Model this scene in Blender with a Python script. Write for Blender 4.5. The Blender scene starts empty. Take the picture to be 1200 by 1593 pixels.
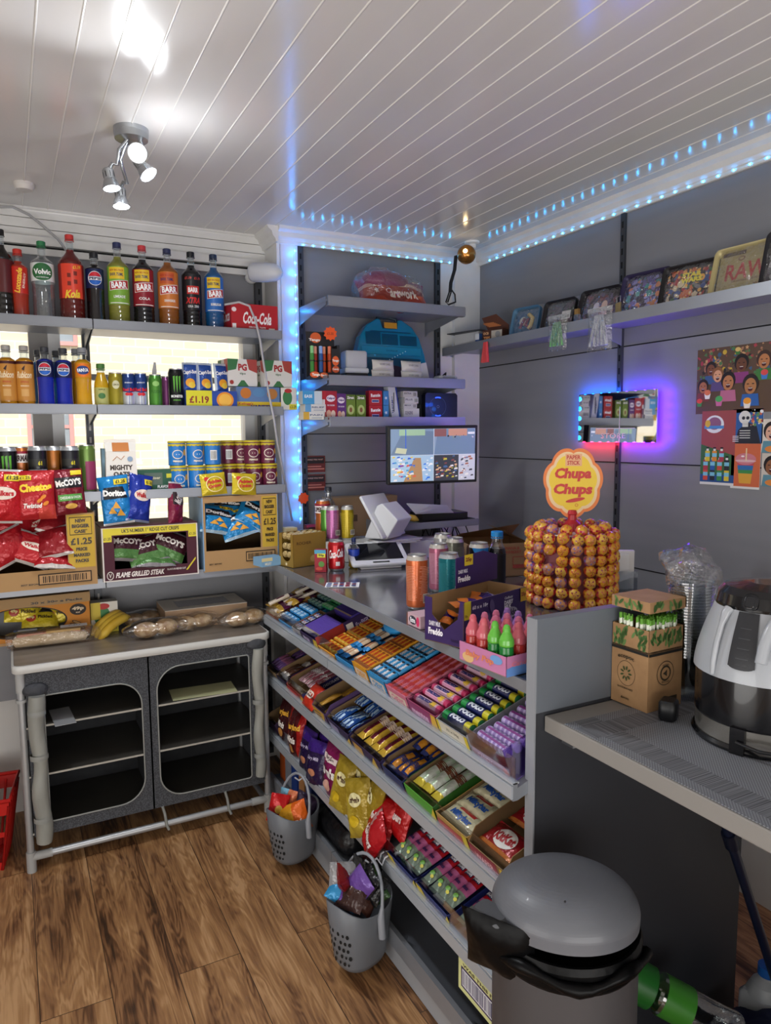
import bpy, math, random
from mathutils import Vector, Matrix, Euler, noise
S = bpy.context.scene
COL = S.collection
PI = math.pi
R = math.radians
rnd = random.Random(7)

# ---------------------------------------------------------------- camera
CAM = Vector((0, 0, 1.55))
CR = Vector((0.88583695, -0.46392264, -0.00828775))
CD = Vector((-0.05619413, -0.08953546, -0.99439711))
CF = Vector((0.46058129, 0.88133942, -0.10538355))
FPX = 1121.113
cd = bpy.data.cameras.new('camera')
cd.sensor_fit = 'VERTICAL'; cd.sensor_height = 36; cd.lens = FPX * 36 / 1593
cd.clip_start = .02
cam = bpy.data.objects.new('camera', cd); COL.objects.link(cam)
cam.matrix_world = Matrix(((CR.x, -CD.x, -CF.x, CAM.x), (CR.y, -CD.y, -CF.y, CAM.y), (CR.z, -CD.z, -CF.z, CAM.z), (0, 0, 0, 1)))
S.camera = cam
S.view_settings.view_transform = 'Standard'; S.view_settings.look = 'None'
S.view_settings.gamma = 1; S.view_settings.use_curve_mapping = False
S.view_settings.exposure = 0.1

# ---------------------------------------------------------------- world, sun, big lights
W = bpy.data.worlds.new('sky'); S.world = W; W.use_nodes = True
nt = W.node_tree
sky = nt.nodes.new('ShaderNodeTexSky'); sky.sky_type = 'NISHITA'
sky.sun_elevation = R(50); sky.sun_rotation = R(190); sky.sun_disc = False
nt.links.new(sky.outputs[0], nt.nodes['Background'].inputs[0]); nt.nodes['Background'].inputs[1].default_value = .25

def lamp(kind, name, loc, rot, energy, color=(1, 1, 1), **k):
    l = bpy.data.lights.new(name, kind); l.energy = energy; l.color = color
    for a, b in k.items(): setattr(l, a, b)
    o = bpy.data.objects.new(name, l); COL.objects.link(o); o.location = loc; o.rotation_euler = rot
    return o
lamp('SUN', 'sun', (0, -4, 8), (R(38), 0, R(-8)), 5, (1, .96, .9), angle=R(1))
# added area fills inside the solid front and left walls, standing in for daylight
lamp('AREA', 'front_fill', (.2, -1.66, 1.2), (R(108), 0, 0), 96, (1, .985, .96), shape='RECTANGLE', size=3.0, size_y=2.0)
lamp('AREA', 'left_fill', (-1.46, .6, 1.2), (0, R(-108), 0), 36, (1, .985, .96), shape='RECTANGLE', size=2.0, size_y=1.6)  # no door is built here; fill added to brighten room and ceiling

# ---------------------------------------------------------------- pixel to point on a plane of the room
def pt(px, py, ax, val):
    d = CR * ((px - 600) / FPX) + CD * ((py - 796.5) / FPX) + CF
    return CAM + d * ((val - CAM[ax]) / d[ax])

# ---------------------------------------------------------------- materials
def lin(h):
    h = h.lstrip('#'); c = [int(h[i:i + 2], 16) / 255 for i in (0, 2, 4)]
    return tuple(x / 12.92 if x <= .04045 else ((x + .055) / 1.055) ** 2.4 for x in c) + (1,)
MC = {}
def C(h, rough=.45, metal=0, trans=0, emit=0, bump=0, bscale=60, coat=0, alpha=1, ior=1.45):
    key = (h, rough, metal, trans, emit, bump, bscale, coat, alpha, ior)
    if key in MC: return MC[key]
    m = bpy.data.materials.new('m_' + h); m.use_nodes = True
    b = m.node_tree.nodes['Principled BSDF']; I = b.inputs
    I['Base Color'].default_value = lin(h); I['Roughness'].default_value = rough; I['Metallic'].default_value = metal
    I['Transmission Weight'].default_value = trans; I['IOR'].default_value = ior; I['Coat Weight'].default_value = coat
    I['Alpha'].default_value = alpha
    if emit: I['Emission Color'].default_value = lin(h); I['Emission Strength'].default_value = emit
    if bump:
        N = m.node_tree.nodes; L = m.node_tree.links
        t = N.new('ShaderNodeTexNoise'); t.inputs['Scale'].default_value = bscale; t.inputs['Detail'].default_value = 2
        co = N.new('ShaderNodeTexCoord'); bp = N.new('ShaderNodeBump'); bp.inputs['Strength'].default_value = bump; bp.inputs['Distance'].default_value = .01
        L.new(co.outputs['Object'], t.inputs['Vector']); L.new(t.outputs[0], bp.inputs['Height']); L.new(bp.outputs[0], I['Normal'])
    MC[key] = m
    return m
def mix_film(name, col, fac, rough=.1, bump=.6, bscale=40):
    """thin clear film or sheet: mostly see-through with a glossy skin"""
    if name in MC: return MC[name]
    m = bpy.data.materials.new(name); m.use_nodes = True; N = m.node_tree.nodes; L = m.node_tree.links
    N.remove(N['Principled BSDF']); out = N['Material Output']
    tr = N.new('ShaderNodeBsdfTransparent'); tr.inputs[0].default_value = lin(col)
    g = N.new('ShaderNodeBsdfGlossy'); g.inputs['Roughness'].default_value = rough; g.inputs[0].default_value = (1, 1, 1, 1)
    mx = N.new('ShaderNodeMixShader'); lw = N.new('ShaderNodeLayerWeight'); lw.inputs[0].default_value = .35
    ma = N.new('ShaderNodeMath'); ma.operation = 'MULTIPLY_ADD'; ma.inputs[1].default_value = .6; ma.inputs[2].default_value = fac
    L.new(lw.outputs['Facing'], ma.inputs[0]); L.new(ma.outputs[0], mx.inputs[0]); L.new(tr.outputs[0], mx.inputs[1]); L.new(g.outputs[0], mx.inputs[2])
    if bump:
        t = N.new('ShaderNodeTexNoise'); t.inputs['Scale'].default_value = bscale; t.inputs['Detail'].default_value = 3
        co = N.new('ShaderNodeTexCoord'); bp = N.new('ShaderNodeBump'); bp.inputs['Strength'].default_value = bump; bp.inputs['Distance'].default_value = .02
        L.new(co.outputs['Object'], t.inputs['Vector']); L.new(t.outputs[0], bp.inputs['Height']); L.new(bp.outputs[0], g.inputs['Normal'])
        L.new(bp.outputs[0], lw.inputs['Normal'])
    L.new(mx.outputs[0], out.inputs[0]); MC[name] = m
    return m
FILM = mix_film('clear_film', 'fafafa', .06, .12, .9, 35)
ACRYL = mix_film('clear_acrylic', 'f4f6fa', .05, .04, 0)
PANE = mix_film('window_pane', 'ffffff', .02, .02, 0)
CUPM = mix_film('clear_cup', 'f2f6f8', .10, .08, 0)
STEEL = C('b9bcc2', .28, 1); CHROME = C('d8dadd', .08, 1); ALU = C('c8c9ca', .32, .9)
def GL(h): return C(h, .22, coat=.4)
def FOIL(h): return C(h, .28, .25, bump=.25, bscale=90)
CARD = C('b08a5e', .8); CARDIN = C('8f7654', .85)
WHITE = C('f2f2f0', .5); BLACK = C('101114', .4)

# ---------------------------------------------------------------- text outlines
TC = {}
def text_geo(s, bold=0):
    k = (s, bold)
    if k in TC: return TC[k]
    cu = bpy.data.curves.new('t', 'FONT'); cu.body = s; cu.size = 1; cu.offset = bold; cu.resolution_u = 2; cu.fill_mode = 'FRONT'
    o = bpy.data.objects.new('t', cu); COL.objects.link(o)
    dg = bpy.context.evaluated_depsgraph_get(); me = o.evaluated_get(dg).to_mesh()
    vs = [v.co.copy() for v in me.vertices]; fs = [tuple(p.vertices) for p in me.polygons]
    o.evaluated_get(dg).to_mesh_clear(); bpy.data.objects.remove(o); bpy.data.curves.remove(cu)
    if not vs: TC[k] = ([], [], 1, 1); return TC[k]
    x0 = min(v.x for v in vs); x1 = max(v.x for v in vs); y0 = min(v.y for v in vs); y1 = max(v.y for v in vs)
    vs = [((v.x - (x0 + x1) / 2) / (x1 - x0), (v.y - (y0 + y1) / 2) / (y1 - y0)) for v in vs]
    TC[k] = (vs, fs, x1 - x0, y1 - y0)
    return TC[k]

# ---------------------------------------------------------------- mesh builder
class MB:
    def __init__(s):
        s.v = []; s.f = []; s.m = []; s.mats = []; s.M = Matrix.Identity(4); s.fn = None; s.lay = .0004; s.curved = False; s.sm = []
        s.smooth = False
    def mi(s, m):
        if m not in s.mats: s.mats.append(m)
        return s.mats.index(m)
    def add(s, vs, fs, m, smooth=None):
        b = len(s.v); k = s.mi(m)
        s.v += [s.M @ Vector(p) for p in vs]
        for f in fs: s.f.append(tuple(b + i for i in f)); s.m.append(k); s.sm.append(s.smooth if smooth is None else smooth)
        return s
    def box(s, x0, x1, y0, y1, z0, z1, m):
        vs = [(x, y, z) for z in (z0, z1) for y in (y0, y1) for x in (x0, x1)]
        return s.add(vs, [(0, 2, 3, 1), (4, 5, 7, 6), (0, 1, 5, 4), (2, 6, 7, 3), (0, 4, 6, 2), (1, 3, 7, 5)], m, False)
    def rbox(s, x0, x1, y0, y1, z0, z1, r, m, n=4, rt=None):
        """box with round vertical edges and softened rims"""
        rt = r * .5 if rt is None else rt
        def ring(z, i):
            o = []
            for cx, cy, a0 in ((x1 - r, y1 - r, 0), (x0 + r, y1 - r, 90), (x0 + r, y0 + r, 180), (x1 - r, y0 + r, 270)):
                for k in range(n + 1):
                    a = R(a0 + 90 * k / n); o.append((cx + (r - i) * math.cos(a), cy + (r - i) * math.sin(a), z))
            return o
        rings = [ring(z0, min(rt, r * .9)), ring(z0 + rt, 0), ring(z1 - rt, 0), ring(z1, min(rt, r * .9))]
        N = len(rings[0]); vs = sum(rings, []); fs = []
        for j in range(3):
            for i in range(N): fs.append((j * N + i, j * N + (i + 1) % N, (j + 1) * N + (i + 1) % N, (j + 1) * N + i))
        s.add(vs, fs, m, True)
        return s.add(rings[0] + rings[3], [tuple(range(N))[::-1], tuple(range(N, 2 * N))], m, False)
    def tube(s, pts, r, m, n=8, caps=True, closed=False):
        P = [Vector(p) for p in pts]; rings = []; up = None
        L = len(P)
        for i, p in enumerate(P):
            if closed: t = P[(i + 1) % L] - P[i - 1]
            else: t = P[min(i + 1, L - 1)] - P[max(i - 1, 0)]
            t.normalize()
            if up is None:
                up = Vector((0, 0, 1)) if abs(t.z) < .9 else Vector((1, 0, 0))
            up = up - t * up.dot(t); up.normalize(); sd = t.cross(up)
            rr = r[i] if isinstance(r, (list, tuple)) else r
            rings.append([p + (up * math.cos(2 * PI * k / n) + sd * math.sin(2 * PI * k / n)) * rr for k in range(n)])
        vs = sum(rings, []); fs = []
        for j in range(L if closed else L - 1):
            a = j * n; b = ((j + 1) % L) * n
            for k in range(n): fs.append((a + k, a + (k + 1) % n, b + (k + 1) % n, b + k))
        s.add(vs, fs, m, True)
        if caps and not closed: s.add(rings[0] + rings[-1], [tuple(range(n)), tuple(range(2 * n - 1, n - 1, -1))], m, False)
        return s
    def lathe(s, prof, mfn, n=24, ax=None, smooth=True):
        """prof: (r,z) list; mfn: material or f(zmid)->material"""
        vs = []; 
        for r, z in prof:
            for k in range(n): a = 2 * PI * k / n; vs.append((r * math.sin(a), -r * math.cos(a), z))
        for j in range(len(prof) - 1):
            m = mfn if not callable(mfn) else mfn((prof[j][1] + prof[j + 1][1]) / 2)
            if m is None: continue
            s.add(vs[j * n:(j + 2) * n], [(k, (k + 1) % n, n + (k + 1) % n, n + k) for k in range(n)], m, smooth)
        return s
    def ball(s, c, r, m, nu=12, nv=8, sc=(1, 1, 1)):
        vs = []; fs = []
        for j in range(nv + 1):
            t = PI * j / nv
            for i in range(nu):
                a = 2 * PI * i / nu
                vs.append((c[0] + sc[0] * r * math.sin(t) * math.cos(a), c[1] + sc[1] * r * math.sin(t) * math.sin(a), c[2] + sc[2] * r * math.cos(t)))
        for j in range(nv):
            for i in range(nu): fs.append((j * nu + i, (j + 1) * nu + i, (j + 1) * nu + (i + 1) % nu, j * nu + (i + 1) % nu))
        return s.add(vs, fs, m, True)
    def prism(s, pts, h, m, ax=2, o=0):
        """polygon pts (u,v) extruded by h along axis ax starting at o"""
        def P(u, v, w): return {2: (u, v, w), 1: (u, w, v), 0: (w, u, v)}[ax]
        n = len(pts); vs = [P(u, v, o) for u, v in pts] + [P(u, v, o + h) for u, v in pts]
        fs = [tuple(range(n))[::-1], tuple(range(n, 2 * n))] + [(i, (i + 1) % n, n + (i + 1) % n, n + i) for i in range(n)]
        return s.add(vs, fs, m, False)
    # ---- flat art on a mapped surface: fn(u, v, w) -> point
    def plane(s, o, u, v):
        o = Vector(o); u = Vector(u).normalized(); v = Vector(v).normalized(); n = u.cross(v)
        s.fn = lambda a, b, w: o + u * a + v * b + n * w
        s.curved = False; s.w = s.lay; return s
    def front(s, y, x=0, z=0): return s.plane((x, y, z), (1, 0, 0), (0, 0, 1))
    def cyl(s, r, a0=0, z=0):
        s.fn = lambda a, b, w: Vector(((r + w) * math.sin(a / r + a0), -(r + w) * math.cos(a / r + a0), b + z))
        s.curved = True; s.w = s.lay; return s
    def put(s, vs, fs, m, up=True):
        if s.curved:
            lim = .009; vs = list(vs); out = []; q = [(f[0], f[i], f[i + 1]) for f in fs for i in range(1, len(f) - 1)]
            while q:
                t = q.pop(); e = [((vs[t[i]][0] - vs[t[i - 2]][0]) ** 2 + (vs[t[i]][1] - vs[t[i - 2]][1]) ** 2, i) for i in range(3)]; d, i = max(e)
                if d > lim * lim:
                    a, b_, c = t[i], t[i - 2], t[i - 1]; vs.append(((vs[a][0] + vs[b_][0]) / 2, (vs[a][1] + vs[b_][1]) / 2)); k = len(vs) - 1
                    q += [(a, k, c), (k, b_, c)]
                else: out.append(t)
            fs = out
        b = [s.fn(u, v, s.w) for u, v in vs]
        s.add(b, fs, m, False)
        if up: s.w += s.lay * .5
        return s
    def rect(s, u0, v0, u1, v1, m, sh=0):
        n = max(1, int(abs(u1 - u0) / .006)) if s.curved else 1
        nv = n if s.curved == 2 else 1
        if s.curved == 2: nv = max(1, int(abs(v1 - v0) / .008))
        vs = [(u0 + (u1 - u0) * i / n + sh * (j / nv), v0 + (v1 - v0) * j / nv) for j in range(nv + 1) for i in range(n + 1)]
        fs = [(j * (n + 1) + i, j * (n + 1) + i + 1, (j + 1) * (n + 1) + i + 1, (j + 1) * (n + 1) + i) for j in range(nv) for i in range(n)]
        return s.put(vs, fs, m)
    def ell(s, cu, cv, ru, rv, m, n=20, rot=0, r0=0):
        c, q = math.cos(rot), math.sin(rot); vs = []
        for k in range(n):
            a = 2 * PI * k / n; x, y = ru * math.cos(a), rv * math.sin(a)
            vs.append((cu + x * c - y * q, cv + x * q + y * c))
        if r0:
            vs += [(cu + (u - cu) * r0, cv + (v - cv) * r0) for u, v in vs]
            return s.put(vs, [(k, (k + 1) % n, n + (k + 1) % n, n + k) for k in range(n)], m)
        if s.curved:
            vs += [(cu, cv)]; return s.put(vs, [(k, (k + 1) % n, n) for k in range(n)], m)
        return s.put(vs, [tuple(range(n))], m)
    def poly(s, pts, m): return s.put(pts, [tuple(range(len(pts)))], m)
    def star(s, cu, cv, r, m, n=10, q=.75, rot=0):
        vs = [(cu + (r if k % 2 else r * q) * math.cos(rot + PI * k / n), cv + (r if k % 2 else r * q) * math.sin(rot + PI * k / n)) for k in range(2 * n)]
        return s.put(vs + [(cu, cv)], [(k, (k + 1) % (2 * n), 2 * n) for k in range(2 * n)], m)
    def text(s, t, cu, cv, w, h, m, shear=0, bold=.02, rot=0, arc=0):
        vs, fs, tw, th = text_geo(t, bold)
        if w is None: w = h * tw / th
        if h is None: h = w * th / tw
        c, q = math.cos(rot), math.sin(rot); o = []
        for x, y in vs:
            X = x * w + y * h * shear; Y = y * h + arc * (0.25 - x * x) * w
            o.append((cu + X * c - Y * q, cv + X * q + Y * c))
        return s.put(o, fs, m)
    def barcode(s, u0, v0, u1, v1, m=None, n=14):
        r = random.Random(n); k = (u1 - u0) / n; m = m or BLACK; w = s.w
        for i in range(n): s.w = w; s.rect(u0 + i * k, v0, u0 + i * k + k * r.uniform(.25, .7), v1, m)
        return s
    def build(s, name, parent=None, loc=None, rot=None):
        me = bpy.data.meshes.new(name); me.from_pydata([tuple(p) for p in s.v], [], s.f)
        for m in s.mats: me.materials.append(m)
        me.polygons.foreach_set('material_index', s.m); me.polygons.foreach_set('use_smooth', s.sm); me.update()
        o = bpy.data.objects.new(name, me); COL.objects.link(o)
        if parent: o.parent = parent
        if loc is not None: o.location = loc
        if rot is not None: o.rotation_euler = rot
        return o
def bevel(o, w=.002, n=2):
    b = o.modifiers.new('bevel', 'BEVEL'); b.width = w; b.segments = n; b.limit_method = 'ANGLE'; b.angle_limit = R(40)
    return o
def smoothed(o, lv=1):
    b = o.modifiers.new('sub', 'SUBSURF'); b.levels = lv; b.render_levels = lv; return o

def tag(o, label, cat, group=None):
    o['label'] = label; o['category'] = cat
    if group: o['group'] = group
    return o
def thing(name, label, cat, loc=(0, 0, 0), rz=0, group=None, rot=None):
    o = bpy.data.objects.new(name, None); COL.objects.link(o); o.empty_display_size = .02
    o.location = loc; o.rotation_euler = rot if rot is not None else (0, 0, rz)
    return tag(o, label, cat, group)
def struct(o): o['kind'] = 'structure'; return o
def dup(root, loc=None, rz=None, label=None, group=None, rot=None, sc=None):
    kids = [(c, list(c.children)) for c in root.children]
    r = root.copy(); COL.objects.link(r)
    for ch, gs in kids:
        c = ch.copy(); COL.objects.link(c); c.parent = r
        for g in gs: d = g.copy(); COL.objects.link(d); d.parent = c
    place(r, loc, rz, rot, sc)
    if label: r['label'] = label
    if group: r['group'] = group
    return r
def place(r, loc=None, rz=None, rot=None, sc=None):
    if loc is not None: r.location = loc
    if rz is not None: r.rotation_euler = (0, 0, rz)
    if rot is not None: r.rotation_euler = rot
    if sc: r.scale = (sc, sc, sc)
    return r
class Proto:
    """first use moves the original, later uses copy it"""
    def __init__(s, root): s.r = root; s.n = 0
    def at(s, loc, rz=None, label=None, group=None, rot=None, sc=None):
        s.n += 1
        if s.n == 1:
            place(s.r, loc, rz, rot, sc)
            if label: s.r['label'] = label
            if group: s.r['group'] = group
            return s.r
        return dup(s.r, loc, rz, label, group, rot, sc)

# ================================================================ SETTING
XR = 2.14; YW = 3.25; YA = 3.10; ZC = 2.45; XL = -1.5; YB = -1.7
def noise_mat(name, c1, c2, scale=(1, 1, 1), ns=5, rough=.5, bump=.0, detail=3, metal=0, coat=0):
    m = bpy.data.materials.new(name); m.use_nodes = True; N = m.node_tree.nodes; L = m.node_tree.links; b = N['Principled BSDF']
    co = N.new('ShaderNodeTexCoord'); mp = N.new('ShaderNodeMapping'); mp.inputs['Scale'].default_value = scale
    t = N.new('ShaderNodeTexNoise'); t.inputs['Scale'].default_value = ns; t.inputs['Detail'].default_value = detail
    r = N.new('ShaderNodeValToRGB'); r.color_ramp.elements[0].color = lin(c1); r.color_ramp.elements[1].color = lin(c2)
    r.color_ramp.elements[0].position = .35; r.color_ramp.elements[1].position = .65
    L.new(co.outputs['Object'], mp.inputs[0]); L.new(mp.outputs[0], t.inputs['Vector']); L.new(t.outputs[0], r.inputs[0]); L.new(r.outputs[0], b.inputs['Base Color'])
    b.inputs['Roughness'].default_value = rough; b.inputs['Metallic'].default_value = metal; b.inputs['Coat Weight'].default_value = coat
    if bump:
        bp = N.new('ShaderNodeBump'); bp.inputs['Strength'].default_value = bump; bp.inputs['Distance'].default_value = .005
        L.new(t.outputs[0], bp.inputs['Height']); L.new(bp.outputs[0], b.inputs['Normal'])
    return m
M_CEIL = noise_mat('painted_boards', 'd3d1cf', 'd8d6d4', (1, .2, 1), 6, .16, .05, 4)
M_TRIM = noise_mat('white_gloss_trim', 'dcdbd8', 'e4e3e0', (1, 1, 1), 8, .3)
M_PANEL = noise_mat('grey_metal_panel', '7f8085', '86878c', (.3, .3, 3), 4, .42, 0, 2)
M_SHELF = noise_mat('grey_shelf_metal', '8a8e95', '92969d', (1, 1, 1), 5, .35, 0, 2, .35)
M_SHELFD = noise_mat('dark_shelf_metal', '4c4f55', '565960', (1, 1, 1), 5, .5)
M_WALLW = noise_mat('white_wall', 'd2d0cc', 'dad8d4', (1, 1, 1), 3, .6)
M_UPR = C('4a4c50', .4, .5); M_SLOT = C('08090a', .8)

def floor_mat():
    m = bpy.data.materials.new('wood_plank_floor'); m.use_nodes = True; N = m.node_tree.nodes; L = m.node_tree.links; b = N['Principled BSDF']
    co = N.new('ShaderNodeTexCoord'); mp = N.new('ShaderNodeMapping'); mp.inputs['Rotation'].default_value = (0, 0, R(90))
    mp.inputs['Location'].default_value = (.33, .007, 0)
    L.new(co.outputs['Object'], mp.inputs[0])
    br = N.new('ShaderNodeTexBrick'); br.inputs['Scale'].default_value = 1; br.inputs['Brick Width'].default_value = 1.22; br.inputs['Row Height'].default_value = .182
    br.inputs['Mortar Size'].default_value = .0012; br.inputs['Mortar Smooth'].default_value = .1; br.offset = .37
    br.inputs['Color1'].default_value = (0, 0, 0, 1); br.inputs['Color2'].default_value = (1, 1, 1, 1); br.inputs['Mortar'].default_value = (.5, .5, .5, 1)
    L.new(mp.outputs[0], br.inputs[0])
    # per plank offset of the grain
    mu = N.new('ShaderNodeVectorMath'); mu.operation = 'SCALE'; mu.inputs['Scale'].default_value = 37
    ad = N.new('ShaderNodeVectorMath'); ad.operation = 'ADD'
    L.new(br.outputs['Color'], mu.inputs[0]); L.new(mu.outputs[0], ad.inputs[0]); L.new(mp.outputs[0], ad.inputs[1])
    g = N.new('ShaderNodeMapping'); g.inputs['Scale'].default_value = (1.6, 11, 1); L.new(ad.outputs[0], g.inputs[0])
    n1 = N.new('ShaderNodeTexNoise'); n1.inputs['Scale'].default_value = 1.6; n1.inputs['Detail'].default_value = 3; n1.inputs['Distortion'].default_value = .8; L.new(g.outputs[0], n1.inputs['Vector'])
    w = N.new('ShaderNodeMath'); w.operation = 'MULTIPLY'; w.inputs[1].default_value = 44; L.new(n1.outputs[0], w.inputs[0])
    fr = N.new('ShaderNodeMath'); fr.operation = 'SINE'; L.new(w.outputs[0], fr.inputs[0])
    n2 = N.new('ShaderNodeTexNoise'); n2.inputs['Scale'].default_value = 3; n2.inputs['Detail'].default_value = 8
    g2 = N.new('ShaderNodeMapping'); g2.inputs['Scale'].default_value = (2.5, 60, 1); L.new(ad.outputs[0], g2.inputs[0]); L.new(g2.outputs[0], n2.inputs['Vector'])
    n3 = N.new('ShaderNodeTexNoise'); n3.inputs['Scale'].default_value = 1.5; n3.inputs['Detail'].default_value = 4; n3.inputs['Distortion'].default_value = 1.2
    g3 = N.new('ShaderNodeMapping'); g3.inputs['Scale'].default_value = (.9, 7, 1); L.new(ad.outputs[0], g3.inputs[0]); L.new(g3.outputs[0], n3.inputs['Vector'])
    m1 = N.new('ShaderNodeMath'); m1.operation = 'MULTIPLY_ADD'; m1.inputs[1].default_value = .07; L.new(fr.outputs[0], m1.inputs[0]); L.new(n3.outputs[0], m1.inputs[2])
    m2 = N.new('ShaderNodeMath'); m2.operation = 'MULTIPLY_ADD'; m2.inputs[1].default_value = .35; L.new(n2.outputs[0], m2.inputs[0]); L.new(m1.outputs[0], m2.inputs[2])
    sp = N.new('ShaderNodeSeparateColor'); L.new(br.outputs['Color'], sp.inputs[0])
    m3 = N.new('ShaderNodeMath'); m3.operation = 'MULTIPLY_ADD'; m3.inputs[1].default_value = -.13; L.new(sp.outputs[0], m3.inputs[0]); L.new(m2.outputs[0], m3.inputs[2])
    r = N.new('ShaderNodeValToRGB'); e = r.color_ramp.elements
    e[0].position = .36; e[0].color = lin('3f2a1a'); e[1].position = .86; e[1].color = lin('c0966a')
    for p, c in ((.47, '6b482c'), (.57, '8b6340'), (.68, 'a0764c')):
        q = e.new(p); q.color = lin(c)
    L.new(m3.outputs[0], r.inputs[0])
    mx = N.new('ShaderNodeMix'); mx.data_type = 'RGBA'; mx.inputs['B'].default_value = lin('3a281a')
    L.new(br.outputs['Fac'], mx.inputs['Factor']); L.new(r.outputs[0], mx.inputs['A']); L.new(mx.outputs['Result'], b.inputs['Base Color'])
    b.inputs['Roughness'].default_value = .42
    bp = N.new('ShaderNodeBump'); bp.inputs['Strength'].default_value = .15; bp.inputs['Distance'].default_value = .002
    L.new(m2.outputs[0], bp.inputs['Height']); L.new(bp.outputs[0], b.inputs['Normal'])
    return m
def brick_mat():
    m = bpy.data.materials.new('pale_brick'); m.use_nodes = True; N = m.node_tree.nodes; L = m.node_tree.links; b = N['Principled BSDF']
    co = N.new('ShaderNodeTexCoord'); mp = N.new('ShaderNodeMapping'); mp.inputs['Rotation'].default_value = (R(90), 0, 0); L.new(co.outputs['Object'], mp.inputs[0])
    br = N.new('ShaderNodeTexBrick'); br.inputs['Scale'].default_value = 1; br.inputs['Brick Width'].default_value = .225; br.inputs['Row Height'].default_value = .075; br.inputs['Mortar Size'].default_value = .005
    br.inputs['Color1'].default_value = lin('d8c4a0'); br.inputs['Color2'].default_value = lin('e0d2b4'); br.inputs['Mortar'].default_value = lin('e0d8c8')
    L.new(mp.outputs[0], br.inputs[0]); L.new(br.outputs[0], b.inputs['Base Color']); b.inputs['Roughness'].default_value = .9
    return m

def sb(name, b, m, parent=None): # structure box
    o = MB().box(*b, m).build(name, parent)
    if not parent: struct(o)
    return o
sb('floor', (XL, XR, YB, YW + .1, -.05, 0), floor_mat())
# ceiling: boards with raised beads
cb = MB(); bw = .088
x = .107 - 19 * bw
while x < XR:
    a, b = max(x, XL), min(x + bw, XR)
    if b - a > .01:
        cb.add([(a + .003, YB, ZC), (b - .003, YB, ZC), (b - .003, YW, ZC), (a + .003, YW, ZC)], [(0, 1, 2, 3)], M_CEIL, False)
        cb.tube([(a, YB, ZC + .001), (a, YW, ZC + .001)], .0032, C('e6e4e0', .25), 6, False)
    x += bw
cb.box(XL, XR, YB, YW + .1, ZC + .004, ZC + .06, M_CEIL)
struct(cb.build('ceiling'))
# right wall of slotted metal back panels
sb('wall_right', (XR, XR + .08, YB, YA + .02, 0, ZC), M_PANEL)
sb('wall_left', (XL - .08, XL, YB, YW + .1, 0, ZC), M_WALLW)
sb('wall_front', (XL, XR, YB - .08, YB, 0, ZC), M_WALLW)
t = MB()
for z in (1.437, 1.885, 1.03, .62): t.box(XR - .0015, XR + .001, YB, YA, z - .0022, z + .0022, M_SLOT)
struct(t.build('trim_1'))
# low white painted board at the foot of the right wall
struct(MB().box(XR - .02, XR + .002, YB, 2.2, 0, .30, M_WALLW).box(XR - .028, XR, YB, 2.2, .26, .30, M_TRIM).build('baseboard_right'))
# alcove wall (the slightly nearer part behind the counter) and the white corner boards
sb('wall_alcove', (1.10, XR + .02, YA, YW + .1, 0, ZC), M_PANEL)
struct(MB().box(1.10, 1.182, YA - .022, YA + .002, 0, 2.40, M_TRIM).box(1.925, 1.995, YA - .02, YA + .002, 0, 2.40, M_TRIM)
       .box(1.99, XR, YA - .045, YA + .002, 0, 2.40, M_TRIM).box(1.085, 1.102, YA - .022, YW, 0, 2.4, M_TRIM).build('trim_2'))
t = MB()
for z in (1.43, 1.56, 1.33): t.box(1.18, 1.93, YA - .002, YA, z - .002, z + .002, M_SLOT)
struct(t.build('trim_3'))
# back wall with the long window
wx0, wx1, wz0, wz1 = -.9, 1.02, 1.06, 2.03
w = MB()
for b in ((XL, 1.1, YW, YW + .1, 2.03, ZC), (XL, 1.1, YW, YW + .1, 0, wz0), (XL, wx0, YW, YW + .1, wz0, wz1), (wx1, 1.1, YW, YW + .1, wz0, wz1)): w.box(*b, M_WALLW)
struct(w.build('wall_back'))
w = MB()
for k in range(3): w.box(XL, 1.085, YW - .012, YW + .002, 2.335 + k * .038, 2.37 + k * .038, M_TRIM)
w.box(XL, 1.085, YW - .055, YW, 2.300, 2.332, M_TRIM); w.box(XL, 1.085, YW - .03, YW, 2.288, 2.30, M_SLOT); w.box(XL, 1.085, YW - .055, YW, 2.262, 2.288, M_TRIM)
struct(w.build('trim_4'))
def cornice(name, pts, s=1):
    m = MB()
    prof = [(0, 0), (0, -.066), (.010, -.066), (.014, -.052), (.024, -.040), (.030, -.022), (.044, -.012), (.05, 0)]
    (x0, y0), (x1, y1), (nx, ny) = pts
    vs = [(x0 + nx * a * s, y0 + ny * a * s, ZC + b * s) for a, b in prof] + [(x1 + nx * a * s, y1 + ny * a * s, ZC + b * s) for a, b in prof]
    n = len(prof); m.add(vs, [(i, (i + 1) % n, n + (i + 1) % n, n + i) for i in range(n)] + [tuple(range(n)), tuple(range(n, 2 * n))[::-1]], M_TRIM, False)
    return struct(m.build(name))
cornice('trim_5', ((1.085, YA - .02), (XR, YA - .02), (0, -1)))
cornice('trim_6', ((XR, YA), (XR, YB), (-1, 0)))
cornice('trim_7', ((XL, YW), (1.085, YW), (0, -1)), .45)
cornice('trim_8', ((1.085, YA - .05), (1.085, YW), (-1, 0)))
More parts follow.
